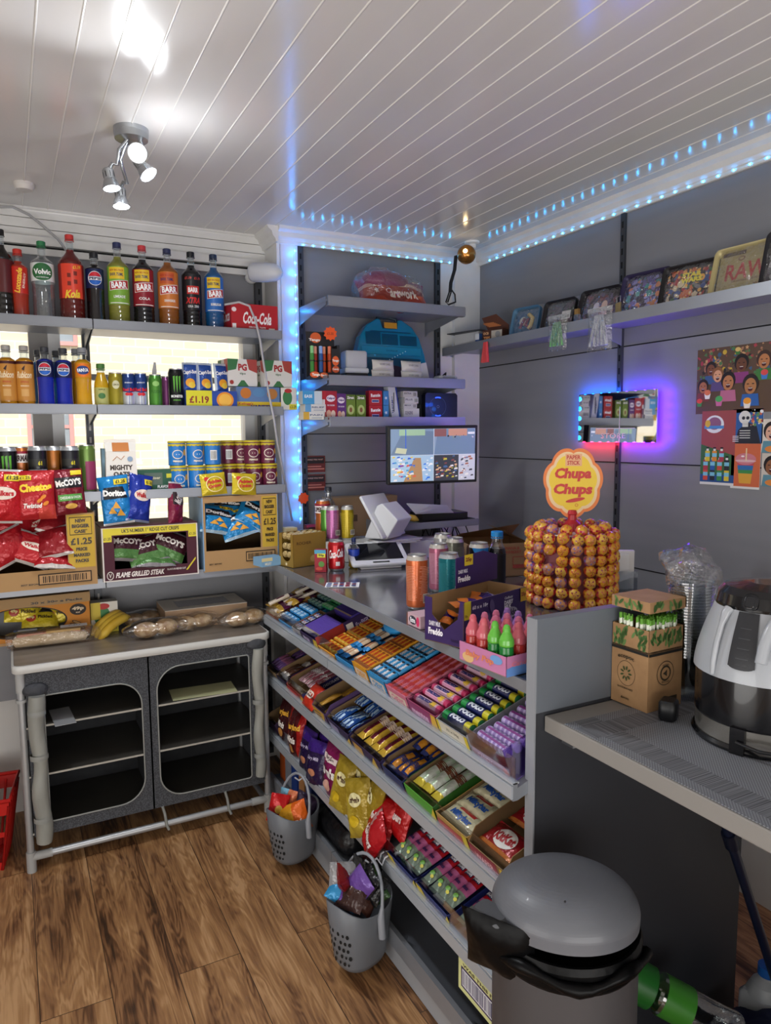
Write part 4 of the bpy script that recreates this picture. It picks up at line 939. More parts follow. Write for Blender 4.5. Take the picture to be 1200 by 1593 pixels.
# ================================================================ BOXES OF CRISPS ON THE LOWEST WINDOW SHELF
def tray_box(name, label, w, d, h, col, cut, front_art, cat='display box', top=True, inside='6b5438', sidec=None, th=.004):
    """carton with a window cut from the front: cut = (u0,u1,v0,v1)"""
    t = thing(name, label, cat)
    m = MB(); b = C(col, .75); ins = C(inside, .85); x, y = w / 2, d / 2; sc = C(sidec, .7) if sidec else b
    m.box(-x, x, -y, y, 0, th, b).box(-x, x, y - th, y, th, h, b).box(-x, -x + th, -y, y - th, th, h, sc).box(x - th, x, -y, y - th, th, h, sc)
    u0, u1, v0, v1 = cut
    m.box(-x + th, x - th, -y, -y + th, th, v0, b).box(-x + th, -x + u0, -y, -y + th, v0, h, b)
    if u1 < w: m.box(-x + u1, x - th, -y, -y + th, v0, h, b)
    if v1 < h: m.box(-x + u0, -x + u1, -y, -y + th, v1, h, b)
    if top: m.box(-x, x, -y, y, h, h + th, b)
    m.box(-x + th, x - th, y - th - .001, y - th, th, h, ins)
    m.build('box_body', t)
    a = MB(); a.plane((-x, -y, 0), (1, 0, 0), (0, 0, 1)); front_art(a, w, h); a.build('printing', t)
    return t
z4 = ZS[3] - .011
def price_panel(m, x0, x1, y0, y1):
    m.rect(x0, y0, x1, y1, C('c3a033', .6)); w = x1 - x0; h = y1 - y0; c = (x0 + x1) / 2
    for q in ((x0 + w * .08, y0 + h * .62, x1 - w * .08, y0 + h * .635), (x0 + w * .08, y0 + h * .945, x1 - w * .08, y0 + h * .96), (x0 + w * .08, y0 + h * .62, x0 + w * .1, y0 + h * .96), (x1 - w * .1, y0 + h * .62, x1 - w * .08, y0 + h * .96)): m.rect(*q, C('2e2418', .6))
    for k, s in enumerate(('NEW', 'BIGGER', 'CASE*')): T_(m, s, c, y0 + h * (.89 - .10 * k), w * (.4, .66, .5)[k], h * .07, '2e2418', bold=.05)
    T_(m, '£1.25', c, y0 + h * .5, w * .8, h * .13, '2e2418', bold=.03)
    for k, s in enumerate(('PRICE', 'MARKED', 'PACKS')): T_(m, s, c, y0 + h * (.35 - .11 * k), w * (.42, .62, .5)[k], h * .065, '2e2418', bold=.05)
a, b = pt(-42, 800, 1, 2.86), pt(152, 900, 1, 2.86); W1 = b.x - a.x; H1 = pt(152, 797, 1, 2.86).z - z4
def bb(m, w, h):
    price_panel(m, w - .095, w - .004, h * .25, h * .98); m.rect(w - .20, h * .05, w - .02, h * .20, C('2e2418', .7)); m.rect(w - .196, h * .065, w - .024, h * .185, C('b08a5e', .7)); m.barcode(w - .185, h * .08, w - .035, h * .17, C('2e2418', .7), 24); T_(m, 'BEST BEFORE', w * .42, h * .07, .06, .006, '2e2418')
t = tray_box('crisp_box', 'big brown cardboard box of red crisp packets with a yellow price panel', W1, .26, H1, 'a98558', (.02, W1 - .098, H1 * .25, H1), bb, top=False)
place(t, ((a.x + b.x) / 2, 2.99, z4), 0); box1 = t
pk = [bag('crisp_packet', 'x', .14, .12, .026, lambda a_, b_, c=c: 'c9c2be' if abs(b_) > .9 else c, ar, 'red crisp packets inside the big brown box', 20 + i, nu=12, nv=14) for i, (c, ar) in enumerate((('a81c24', None), ('b5222a', walk), ('8e1a22', None)))]
pr = [Proto(q) for q in pk]
for i, (px, py, yy, rx, ry, rz, d_) in enumerate(((22, 812, 2.96, -20, 20, 10, 'top left'), (70, 818, 2.97, -30, -14, -12, 'top middle'), (92, 815, 2.95, -25, 30, 5, 'top, beside the price panel'), (14, 850, 2.90, -15, -25, 14, 'lower left corner'), (52, 855, 2.90, -20, 24, 0, 'lower middle'), (80, 845, 2.895, -30, -12, -10, 'showing its white seam'), (84, 868, 2.90, -60, 8, 4, 'lying flat along the bottom edge'))):
    pr[i % 3].at(pt(px, py, 1, yy), None, 'red crisp packet in the big brown box, ' + d_, rot=(R(rx), R(ry), R(rz)))
a, b = pt(160, 880, 1, 2.87), pt(309, 880, 1, 2.87); W2 = b.x - a.x; H2 = pt(235, 816, 1, 2.87).z - z4 - .004
def mcb(m, w, h):
    m.rect(0, 0, w, h, C('d8d2ca', .6)) if 0 else None
    m.rect(.004, h * .86, w - .004, h, C('d9c832', .5)); T_(m, "UK'S NUMBER 1* RIDGE CUT CRISPS", w * .5, h * .93, w * .6, h * .07, '2a2418', bold=.03)
    m.rect(.004, h * .74, w * .1, h * .86, C('d9c832', .5)); T_(m, '£1.25', w * .055, h * .8, w * .07, h * .05, '2a2418'); m.rect(w * .9, h * .74, w - .004, h * .86, C('d9c832', .5)); T_(m, '£1.25', w * .945, h * .8, w * .07, h * .05, '2a2418')
    T_(m, 'FLAME GRILLED STEAK', w * .38, h * .11, w * .5, h * .1, 'e8e0da', shear=.2, bold=.04); m.ell(w * .07, h * .11, w * .035, h * .08, C('d8d2ca', .5), r0=.8); T_(m, 'V', w * .07, h * .11, w * .03, h * .08, 'd8d2ca'); T_(m, 'FLAVOUR RIDGE CUT', w * .76, h * .14, w * .2, h * .035, 'e8e0da')
    m.poly([(w * .86, h * .1), (w * .88, h * .1), (w * .97, h * .3), (w * .97, h * .34)], C('d9c832', .5))
    for q in ((0, 0, w, .004), (0, h - .002, w, h), (0, 0, .005, h), (w - .005, 0, w, h)): m.rect(*q, C('d8d2ca', .6))
t = tray_box('crisp_box', 'maroon and white box of steak crisps with a yellow top band', W2, .22, H2, '4a1f2c', (W2 * .12, W2 * .88, H2 * .22, H2 * .84), mcb, sidec='c8c2ba', inside='3a2420')
place(t, ((a.x + b.x) / 2, 2.98, z4), R(0))
pk = Proto(bag('crisp_packet', 'x', .15, .12, .024, lambda a_, b_: '8a8688' if abs(b_) > .9 else ('4f7a40' if b_ < -.3 else '3c1822'), lambda m, w, h: T_(m, "McCOY'S", 0, h * .12, w * .8, h * .2, 'd8d0c8', bold=.05), 'steak crisp packets inside the maroon box', 31, nu=12, nv=14))
for px, py, rx, ry, rz, d_ in ((198, 850, -25, 8, 5, 'left'), (228, 856, -30, -12, 0, 'middle'), (262, 848, -20, 25, -8, 'tilted, on the right'), (240, 868, -65, 4, 0, 'lying flat at the bottom')):
    pk.at(pt(px, py, 1, 2.91), None, 'dark ridged crisp packet in the maroon box, ' + d_, rot=(R(rx), R(ry), R(rz)))
a, b = pt(317, 870, 1, 2.88), pt(434, 870, 1, 2.88); W3 = b.x - a.x; H3 = pt(380, 772, 1, 2.88).z - z4
def dbx(m, w, h): price_panel(m, w * .78, w - .003, h * .28, h * .99); m.rect(w * .55, h * .1, w * .95, h * .24, C('2e2418', .7)); m.rect(w * .56, h * .115, w * .94, h * .225, C('ab875a', .7)); m.barcode(w * .58, h * .13, w * .92, h * .21, C('2e2418', .7), 20); T_(m, 'BEST BEFORE', w * .15, h * .1, w * .16, .006, '2e2418')
t = tray_box('crisp_box', 'brown box of blue tortilla chip packets with a yellow price panel', W3, .24, H3, 'ab875a', (.012, W3 * .76, H3 * .28, H3 * .93), dbx, sidec='7fa0bc')
place(t, ((a.x + b.x) / 2, 3.0, z4), R(0))
pk = Proto(bag('crisp_packet', 'x', .15, .13, .026, lambda a_, b_: 'a8c4d4' if abs(b_) > .9 else '2080ba', dorit, 'blue tortilla chip packets inside the brown box', 41, nu=12, nv=14))
for px, py, rx, ry, rz, d_ in ((338, 808, -30, 12, 5, 'left'), (368, 815, -35, -14, 0, 'middle front'), (396, 800, -25, 28, -8, 'tilted, beside the price panel'), (352, 790, -20, 4, 0, 'at the back')):
    pk.at(pt(px, py, 1, 2.925 if d_ != 'at the back' else 2.98), None, 'blue tortilla chip packet in the brown box, ' + d_, rot=(R(rx), R(ry), R(rz)))

# ================================================================ ALCOVE GOODS
def scat(m, u0, v0, u1, v1, cols, n, seed, s0=.004, s1=.012, kind=0):
    r = random.Random(seed)
    for _ in range(n):
        u, v, s = r.uniform(u0, u1), r.uniform(v0, v1), r.uniform(s0, s1); s = min(s, u - u0 + .0005, u1 - u + .0005, v - v0 + .0005, v1 - v + .0005)
        if s < .0008: continue
        c = C(r.choice(cols), .45); w = m.w
        if kind == 1 or r.random() < .4: m.star(u, v, s, c, r.randint(3, 6), r.uniform(.4, .8), r.uniform(0, 3))
        else: m.ell(u, v, s, s * r.uniform(.4, 1), c, 10, r.uniform(0, 3))
        m.w = w + 4e-6
za = 2.107
wp = thing('wrapped_pack', 'pink and orange packet in a torn clear bag on the top alcove shelf', 'packet')
P0 = pt(608, 462, 1, 2.88)
m = MB(); m.M = Matrix.Rotation(R(90), 4, 'X') @ Matrix.Translation((0, .0, 0))
m.M = Matrix.Rotation(R(-62), 4, 'X')
f = bag_fn(.30, .115, .028, 5)
m2 = bag('packet', None, .30, .115, .030, lambda a, b: 'a33a26' if b < .1 else ('c9a08c' if b < .35 else '8c2c58'), lambda m, w, h: (T_(m, 'artwork', w * .12, -h * .2, w * .42, h * .24, 'e8d8c8', bold=.04), m.star(-w * .28, -h * .15, .012, C('e8d8c8', .4), 5, .5), m.ell(-w * .1, -h * .15, .012, .008, C('e8d8c8', .4), r0=.8)), seed=5)
m2.parent = wp; m2.location = (0, 0, .035); m2.rotation_euler = (R(-48), 0, 0)
q = MB().ball((0, 0, 0), 1, C('86305a', .3, bump=.5, bscale=20), 22, 12, (.10, .06, .028)); o = q.build('folded_pack', wp, (-.02, .03, .075))
q = MB()
for k in range(2): 
    q.ball((0, 0, 0), 1, FILM, 26, 14, (.145, .07, .052))
b_ = q.v
for i, v in enumerate(b_): k = 1 + .28 * noise.noise(v * 18) + .12 * noise.noise(v * 40); b_[i] = v * k
q.build('clear_bag', wp, (-.02, .01, .052))
place(wp, (P0.x + .02, 2.90, za), R(-3)); wp.scale = (1.15, 1, 1.7)
# white sheets lying left on the top shelf
tag(MB().box(-.05, .05, -.07, .07, 0, .003, WHITE).build('paper_sheet', None, (1.30, 2.90, za), (0, 0, .2)), 'white paper lying at the left of the top alcove shelf', 'paper')
zb = 1.789
ry_ = 2.86
# syrup / spray rack
rk = thing('spray_candy_rack', 'cardboard rack of small coloured candy sprays with orange star', 'display rack', (pt(502, 575, 1, ry_).x, ry_, zb), R(-6))
m = MB(); dk_ = C('1b1a1d', .5); m.box(-.062, .062, .028, .032, 0, .20, dk_).box(-.066, .066, -.032, .03, 0, .01, dk_).box(.055, .066, -.032, .03, 0, .14, dk_).box(-.066, .03, -.036, -.032, 0, .026, dk_)
m.front(-.0365); m.ell(-.045, .016, .020, .013, C('e0622a', .5)); T_(m, 'Tango', -.04, .015, .034, .014, 'f4f0ea', bold=.05); m.ell(-.005, .014, .018, .011, C('e0622a', .5)); T_(m, 'Candy', -.005, .013, .028, .011, 'f4f0ea', bold=.05)
m.plane((.03, -.0325, 0), (1, 0, 0), (0, 0, 1)); m.rect(0, 0, .036, .125, dk_); m.ell(.018, .075, .015, .02, C('e0622a', .5)); T_(m, 'Tango', .018, .075, .030, .012, 'f4f0ea', bold=.05); m.ell(.018, .04, .016, .014, C('c4501f', .5)); T_(m, 'Candy', .018, .04, .028, .010, 'f4f0ea')
m.front(.0275); m.ell(-.02, .175, .024, .022, C('d8602a', .5)); T_(m, 'Tango', -.025, .165, .05, .014, 'f4f0ea', bold=.05)
m.build('rack_card', rk)
m = MB(); m.front(-.001); m.w = .001; m.star(0, 0, .031, C('ee5a1c', .5), 10, .78); T_(m, '£1.25', 0, 0, .028, .010, '8a3a1c'); m.build('price_star', rk, (.035, -.005, .19))
for i, (c, cc_) in enumerate((('3f8a3a', '8ad08a'), ('a8322a', 'e8a08a'), ('2a5a9a', '8ab0e8'), ('c04a1c', 'e89a7a'), ('b8421c', 'e07a5a'))):
    MB().lathe([(0, 0), (.009, 0), (.009, .06), (.0095, .065), (.009, .09), (.005, .098)], lambda z: C('16161a', .35) if z < .03 or .06 < z < .068 else C(c, .3), 14).lathe([(.0078, .093), (.0078, .123), (0, .125)], C(cc_, .4), 14).build('spray', rk, (-.05 + i * .019, -.018 + (i % 2) * .018, .012))
# white dispenser box, blue first aid style case, wrapped soap blocks, etc.
m = MB(); m.rbox(-.052, .052, -.04, .04, 0, .03, .01, C('2a2b2e', .4)).rbox(-.055, .055, -.042, .042, .03, .052, .008, C('c4c6c8', .4)).rbox(-.050, .050, -.038, .038, .052, .125, .012, C('b4b6ba', .4))
tag(m.build('card_printer', None, (pt(548, 575, 1, 2.9).x, 2.88, zb), (0, 0, R(-5))), 'grey white box shaped printer beside the blue case', 'printer')
bc = thing('tool_case', 'translucent blue oval carry case standing against the alcove wall', 'case', (pt(610, 585, 1, 2.98).x, 2.99, zb), 0, rot=(R(-8), 0, 0))
prof = [(-.15, 0), (.15, 0), (.158, .05), (.15, .12), (.13, .19), (.10, .235), (.055, .262), (.04, .262), (.03, .225), (-.03, .225), (-.04, .262), (-.055, .262), (-.10, .235), (-.13, .19), (-.15, .12), (-.158, .05)]
BL = C('14789c', .25, coat=.4); BD = C('0c4a66', .3)
o = MB().prism(prof, .055, BL, 1, -.03).build('shell', bc); bevel(o, .006, 3)
m = MB(); m.front(-.0315); m.lay = .0006
for q in ((-.11, .155, -.045, .205), (-.04, .155, .03, .20), (.04, .155, .115, .195), (-.125, .03, .125, .10), (-.09, .205, .09, .21)): m.rect(*q, BD)
m.ell(0, .035, .06, .035, C('3a2436', .4)); m.rect(-.13, .115, .13, .145, C('1a86aa', .3)); T_(m, 'STORAGE', 0, .13, .05, .007, '0c4a66')
for k in range(10): m.ell(-.05 + k * .012, .075 + k * .006, .0022, .0022, C('cfeaf2', .3), 8)
m.rect(-.028, .222, .028, .246, C('c9922a', .4)); m.build('compartments', bc)
MB().tube([(-.045, 0, .25), (-.04, 0, .272), (0, 0, .278), (.04, 0, .272), (.045, 0, .25)], .006, C('2a3a44', .4), 8).build('carry_handle', bc); bc.scale = (1.18, 1, 1.12)
sw = bag('soap_pack', 'x', .108, .046, .02, lambda a, b: 'c9c6c0', lambda m, w, h: T_(m, 'SOAP CARE', 0, 0, w * .5, h * .2, '8a8680'), 'white wrapped packs before the blue case', 9, 'packet', 10, 8, foil=False)
pq = Proto(sw)
for i, (px, py, n_) in enumerate(((596, 572, 'lower left'), (641, 573, 'lower right'), (596, 559, 'upper left'), (640, 561, 'upper right'))):
    pq.at((pt(px, py, 1, 2.83).x, 2.83, zb + .023 + (i // 2) * .043), None, 'white wrapped pack before the blue case, %s of four' % n_, rot=(R(-8), 0, R(-4 + 3 * i)))
v_ = carton('white_box', 'small white box leaning behind the wrapped packs', .045, .03, .09, 'c8c8c6'); place(v_, (pt(664, 560, 1, 2.88).x, 2.9, zb), rot=(0, R(-14), 0))
m = MB(); m.rbox(-.045, .045, -.035, .035, 0, .012, .012, C('c9cbcc', .4)).rbox(-.048, .048, -.038, .038, .012, .030, .014, C('b4b7ba', .35)); m.front(-.0385); m.rect(-.03, .014, .03, .026, C('8f9396', .3))
tag(m.build('lunch_box', None, (pt(693, 575, 1, 2.84).x, 2.84, zb), (0, 0, R(-8))), 'grey white plastic lidded box at the right shelf end', 'lidded box')
tag(MB().tube([(0, 0, .004), (.02, -.01, .03), (.05, 0, .05), (.06, .02, .02), (.03, .01, .006), (.0, .03, .02), (.04, .03, .04)], .004, BLACK, 6).build('black_cable', None, (1.79, 2.90, zb)), 'coiled black cable beside the grey plastic lidded box', 'cable')
# medicine shelf
zc = 1.619; ym = 2.85
def ad(t, px, y=ym, dz=0, rz=-3): place(t, (pt(px, 640, 1, y).x, y, zc + dz * 1.2), R(rz)); t.scale = (1.06, 1, 1.2); return t
def rxbox(c, l): return lambda m, w, h: (m.rect(0, 0, w * .28, h, C(c, .5)), T_(m, l, w * .62, h * .6, w * .6, h * .24, '4a5a7a'), m.rect(w * .4, h * .15, w * .9, h * .3, C('a8b0b8', .5)))
for k, (c, l, px) in enumerate((('c9a03a', 'PAIN', 484), ('5f9ac8', 'RELIEF', 487))):
    ad(carton('medicine_box', 'flat white medicine box in the pile at the left, %s' % ('lowest', 'second from bottom')[k], .085, .07, .026, 'd4d4d0', rxbox(c, l), group='medicine boxes'), px, dz=.0265 * k)
ad(carton('medicine_box', 'pale blue and white medicine box on top of the left pile', .08, .06, .045, 'c6d2da', lambda m, w, h: (m.rect(0, 0, w * .6, h, C('3f96cc', .5)), T_(m, 'EASE', w * .3, h * .6, w * .4, h * .24, 'f0f4f8')), group='medicine boxes'), 483, dz=.053)
def calp(c, l): return lambda m, w, h: (m.ell(w * .5, h * .74, w * .36, h * .12, C('e8dce8', .5)), T_(m, l, w * .5, h * .74, w * .62, h * .09, '4a2a7a', bold=.05), m.ell(w * .32, h * .2, w * .2, h * .14, C('d8a890', .5)), m.ell(w * .68, h * .2, w * .18, h * .13, C('e0c8b8', .5)), T_(m, 'FOR CHILDREN', w * .5, h * .5, w * .6, h * .05, 'f4e8ee'))
ad(carton('medicine_box', 'tall red and white medicine box beside the pile', .022, .05, .10, 'b8242e', lambda m, w, h: m.rect(w * .15, h * .1, w * .85, h * .7, C('e0d8d4', .5)), group='medicine boxes'), 500)
ad(carton('medicine_box', 'red childrens medicine box with two faces', .052, .05, .10, 'a81f34', calp('', 'Calpol'), group='medicine boxes'), 512)
ad(carton('medicine_box', 'purple childrens medicine box', .042, .05, .092, '5f2f7a', calp('', 'Calpol'), group='medicine boxes'), 528)
for px, n_ in ((543, 'left'), (559, 'right')):
    ad(carton('allergy_box', 'green allergy tablet box, %s one of the pair' % n_, .041, .045, .088, '6d8a2c', lambda m, w, h: (m.rect(w * .05, h * .8, w * .95, h * .97, C('4f6a24', .5)), T_(m, 'Zirtek', w * .5, h * .885, w * .8, h * .11, 'f0f0e4', bold=.05), m.ell(w * .5, h * .4, w * .36, h * .2, C('b8c87a', .5)), m.ell(w * .5, h * .4, w * .15, h * .1, C('8a5a3a', .5)), m.rect(0, 0, w, h * .06, C('c9c43a', .5))), group='green allergy boxes'), px)
for k in (0, 1):
    ad(carton('indigestion_box', 'red indigestion tablet box with white name, %s one' % ('lower', 'upper')[k], .058, .04, .052, 'b3202c', lambda m, w, h: (T_(m, 'Rennie', w * .5, h * .68, w * .74, h * .24, 'f4f0f0', bold=.05, rot=.05), m.rect(w * .2, h * .18, w * .75, h * .38, C('d8dce8', .5)), m.rect(w * .22, h * .22, w * .73, h * .34, C('2a3a8a', .5))), group='red indigestion boxes'), 582, dz=.053 * k)
    ad(carton('medicine_box', 'narrow light blue box beside the red indigestion tablets, %s one' % ('lower', 'upper')[k], .024, .04, .052, '3f86c4', lambda m, w, h: m.star(w * .5, h * .5, w * .3, C('d8e8f4', .5), 5, .5), group='narrow blue boxes'), 598, dz=.053 * k)
v_ = ad(carton('thermometer_box', 'tall white box with a pen shaped thermometer, leaning left', .04, .04, .125, 'c8ccd2', lambda m, w, h: (m.rect(w * .85, 0, w, h, C('2c3f8a', .5)), m.tube([(.3 * w - .02, -.0215, h * .25), (.6 * w - .02, -.0215, h * .8)], .0016, BLACK, 6), T_(m, 'THERMO', w * .25, h * .45, h * .5, w * .2, '3a4a8a', rot=R(84)))), 614); v_.rotation_euler = (0, R(-9), 0)
for k in range(4):
    c_ = [('d0d0cc', .072, 'SKU'), ('c8c8c4', .062, 'x'), ('cfcfcb', .064, 'SKU'), ('c6c6c2', .066, 'SKU')][k]
    ad(carton('tablet_box', 'flat white tablet box in the pile beside the round speaker, ' + ('lowest, with a purple stripe', 'second from bottom', 'third from bottom', 'topmost')[k], c_[1], .06, (.042, .018, .022, .022)[k], c_[0], lambda m, w, h, k=k: (T_(m, ('SOLPADEINE', 'MAX', 'PLUS', 'EXTRA')[k], w * .32, h * .62, w * .5, h * .3, '4a4a5a'), m.barcode(w * .72, h * .2, w * .95, h * .8, None, 7) if k else m.rect(0, 0, w, h * .18, C('5a3a6a', .5))), group='flat white tablet boxes'), 636 - (k % 2) * 2, dz=(0, .0425, .061, .0835)[k])
tag(MB().lathe([(.034, 0), (.038, .004), (.038, .012), (.034, .016), (0, .016)], C('34363a', .8, bump=.3, bscale=300), 28).build('round_speaker', None, (pt(657, 640, 1, 2.92).x, 2.93, zc + .038), (R(80), 0, 0)), 'dark round fabric speaker standing behind the tablet boxes', 'speaker')
rt = thing('internet_router', 'black internet router with a glowing blue ring', 'router', (pt(689, 640, 1, 2.87).x, 2.88, zc))
o = MB().prism([(-.075 + (.02 if a in (0,) else 0), 0) for a in ()] or [(-.07, 0), (.07, 0), (.078, .008), (.078, .104), (.07, .112), (-.07, .112), (-.078, .104), (-.078, .008)], .035, C('1a1b20', .3, coat=.3), 1, 0).build('housing', rt)
m = MB(); m.front(-.0003, -.018, .056); m.ell(0, 0, .040, .040, C('5a5e64', .3, .6), 40, r0=.96); m.build('dial', rt)
m = MB(); m.front(-.001, -.018, .056)
for a0 in (70, 250):
    A = [R(a0 + k * 5) for k in range(9)]; m.put([(.040 * math.cos(a), .040 * math.sin(a)) for a in A] + [(.036 * math.cos(a), .036 * math.sin(a)) for a in A], [(k, k + 1, 9 + k + 1, 9 + k) for k in range(8)], C('2a4aff', .3, emit=3))
m.ell(0, 0, .006, .006, C('7a7e84', .3), 16, r0=.7); m.build('light_ring', rt); rt.scale = (1.12, 1, 1.12)
# monitor
mo = thing('wall_monitor', 'black framed monitor showing four security camera views', 'monitor', rot=(R(4), 0, R(-8)))
ml, mr = pt(604, 757, 1, 2.62), pt(742, 755, 1, 2.52)
mw = .405; mh = .245
o = MB().box(-mw / 2, mw / 2, 0, .03, 0, mh, C('0d0e10', .35)).build('frame', mo); bevel(o, .003)
m = MB(); m.front(-.0004, -mw / 2, 0); b = .012
m.w = .0004; m.rect(b, b, mw - b, mh - b, C('8fa4bc', .3, emit=.35)); sw_, sh = (mw - 2 * b) / 2, (mh - 2 * b) / 2
def E_(h): return C(h, .3, emit=.38)
m.rect(b, b + sh, b + sw_, mh - b, E_('7d94ae')); m.poly([(b, b + sh), (b + sw_ * .3, b + sh * 1.95), (b + sw_, b + sh * 1.9), (b + sw_, b + sh)], E_('6a7f98')); m.rect(b + sw_ * .2, b + sh * 1.75, b + sw_ * .8, b + sh * 1.98, E_('9cbc9c')); m.rect(b + sw_ * .34, b + sh * 1.2, b + sw_ * .36, b + sh * 1.98, E_('3a62c8')); m.poly([(b + sw_ * .1, b + sh * 1.1), (b + sw_ * .35, b + sh * 1.05), (b + sw_ * .38, b + sh * 1.25), (b + sw_ * .14, b + sh * 1.3)], E_('c4c8a8'))
m.poly([(b + sw_ * 1.02, b + sh), (b + sw_ * 1.1, b + sh * 1.98), (b + sw_ * 1.98, b + sh * 1.98), (b + sw_ * 2, b + sh)], E_('7188a4')); m.rect(b + sw_ * 1.35, b + sh * 1.72, b + sw_ * 1.8, b + sh * 1.99, E_('c4907c')); m.rect(b + sw_ * 1.02, b + sh * 1.7, b + sw_ * 1.3, b + sh * 1.99, E_('8a5a5a')); m.rect(b + sw_ * 1.82, b + sh * 1.78, b + sw_ * 1.98, b + sh * 1.86, E_('e8ecf0'))
scat(m, b + sw_ * 1.3, b + sh * 1.6, b + sw_ * 2, b + sh * 1.75, ['e0e4e8', '3a3e44', 'a8b8a0'], 10, 3, .003, .007)
m.rect(b, b, b + sw_, b + sh, E_('a8c4d8')); m.poly([(b + sw_ * .3, b), (b + sw_ * .55, b + sh * .9), (b + sw_ * .7, b + sh * .9), (b + sw_ * .75, b)], E_('b08a62'))
def scatE(u0, v0, u1, v1, cols, n, seed):
    r = random.Random(seed)
    for _ in range(n):
        u, v, s = r.uniform(u0 + .008, u1 - .008), r.uniform(v0 + .006, v1 - .006), r.uniform(.003, .009); w = m.w; m.poly([(u - s, v - s * .5), (u + s, v - s * .3), (u + s * .8, v + s * .6), (u - s * .7, v + s * .4)], E_(r.choice(cols))); m.w = w + 2e-6
scatE(b, b, b + sw_ * .6, b + sh, ['d86a4a', 'e8e4e0', '3a6ac8', 'e8c44a', '8a4a9a', 'f0f0f0', '4a9ac8'], 60, 5); scatE(b + sw_ * .72, b, b + sw_, b + sh, ['e8f0f8', '3a7ad8', '9ac4e8', 'ffffff'], 26, 6)
m.rect(b + sw_, b, b + sw_ * 1.6, b + sh, E_('3a3e48')); scatE(b + sw_, b, b + sw_ * 1.6, b + sh, ['d8b08a', '8a4a4a', 'e8e4e0', '4a6a9a', 'c8c04a'], 50, 7)
m.rect(b + sw_ * 1.6, b, b + sw_ * 2, b + sh, E_('c8ccd4')); scatE(b + sw_ * 1.6, b, b + sw_ * 2, b + sh, ['ffffff', 'a86a5a', '6a7a9a', '3a3e48'], 22, 8)
m.rect(b, b + sh - .0008, mw - b, b + sh + .0008, E_('dfe6ee')); m.rect(b + sw_ - .0008, b, b + sw_ + .0008, mh - b, E_('dfe6ee')); m.build('screen', mo)
MB().box(-.03, .03, .03, .16, .10, .14, BLACK).build('wall_bracket', mo)
cm_ = (ml + mr) / 2; place(mo, (1.605, 2.63, 1.345), rot=(R(3), R(-.5), R(-11)))
# shelf under the monitor
zd = 1.157
bevel(tag(MB().box(-.10, .13, -.07, .07, 0, .042, C('121316', .35)).build('video_recorder', None, (pt(680, 795, 1, 2.82).x, 2.83, zd), (0, 0, R(-6))), 'black video recorder on the short shelf under the monitor', 'recorder'), .003)
tag(MB().add([(-.10, -.07, 0), (.08, -.07, .0), (.10, .07, .02), (-.10, .07, .035)], [(0, 1, 2, 3)], WHITE).add([(-.10, -.07, .002), (.08, -.07, .002), (.10, .07, .022), (-.10, .07, .037)], [(0, 1, 2, 3)], C('e8e8e6', .6)).build('paper_sheet', None, (pt(672, 782, 1, 2.8).x, 2.8, zd + .045), (0, 0, R(-12))), 'white papers on top of the black recorder', 'paper')
def banana(name, label, loc, rz, L=.15, r=.017, n=1, curl=.5, rot=None):
    t = thing(name, label, 'banana', loc, rz, rot=rot)
    Y1 = noise_mat('banana_skin', 'cda52c', 'dcbc4a', (1, 1, 1), 14, .5, 0, 3) if 'ban' not in MC else MC['ban']; MC['ban'] = Y1
    for k in range(n):
        pts = []; rr = []
        for i in range(13):
            a = -curl + 2 * curl * i / 12; q = L / (2 * curl)
            pts.append((q * math.sin(a), k * .030 - (n - 1) * .015 - .01 * k * math.cos(a), q * (1 - math.cos(a)) * -1 + q * (1 - math.cos(curl)) + .016)); f_ = i / 12
            rr.append(r * (min(1, .38 + f_ * 4) if f_ < .2 else (1 if f_ < .85 else max(.25, 1 - (f_ - .85) * 5))))
        MB().tube(pts, rr, Y1, 9).build('banana', t)
        MB().tube([Vector(pts[0]) + Vector((-.018, .0, -.008)), pts[0]], [.0045, .0065], C('7a6a2a', .6), 6).build('stem', t)
    return t
banana('banana_pair', 'yellow banana on the short shelf beside the black recorder', (pt(634, 795, 1, 2.76).x, 2.77, zd), R(-10), .12, .015, 1)
# cables hanging below the shelf and beside the monitor
r_ = random.Random(4)
cbt = thing('cable_bundle', 'tangle of black cables hanging under the short shelf', 'cables', (1.85, 2.95, 1.1))
for k in range(14):
    x0 = r_.uniform(-.10, .09); p = [Vector((x0, r_.uniform(-.05, .03), .06))]
    for j in range(7): p.append(p[-1] + Vector((r_.uniform(-.035, .035), r_.uniform(-.015, .015), -.045)))
    MB().tube(p, .0028, BLACK, 5).build('cable', cbt)
cbu = thing('cable_bundle', 'black cables hanging from the copper globe camera', 'cables', (0, 0, 0))
P1 = [pt(x, y, 1, 2.93) for x, y in ((708, 398), (706, 420), (700, 440), (699, 455), (694, 470), (698, 474), (709, 470), (708, 458), (702, 450))]
MB().tube(P1, .004, BLACK, 6).build('cable', cbu); MB().tube([p + Vector((.010, .0, 0)) for p in P1[:5]], .004, BLACK, 6).build('cable', cbu); MB().tube([p + Vector((.004, -.008, 0)) for p in P1[:4]], .006, BLACK, 6).build('cable', cbu)
c0 = P1[0].copy()
for ch in cbu.children: ch.location = -c0
cbu.location = c0

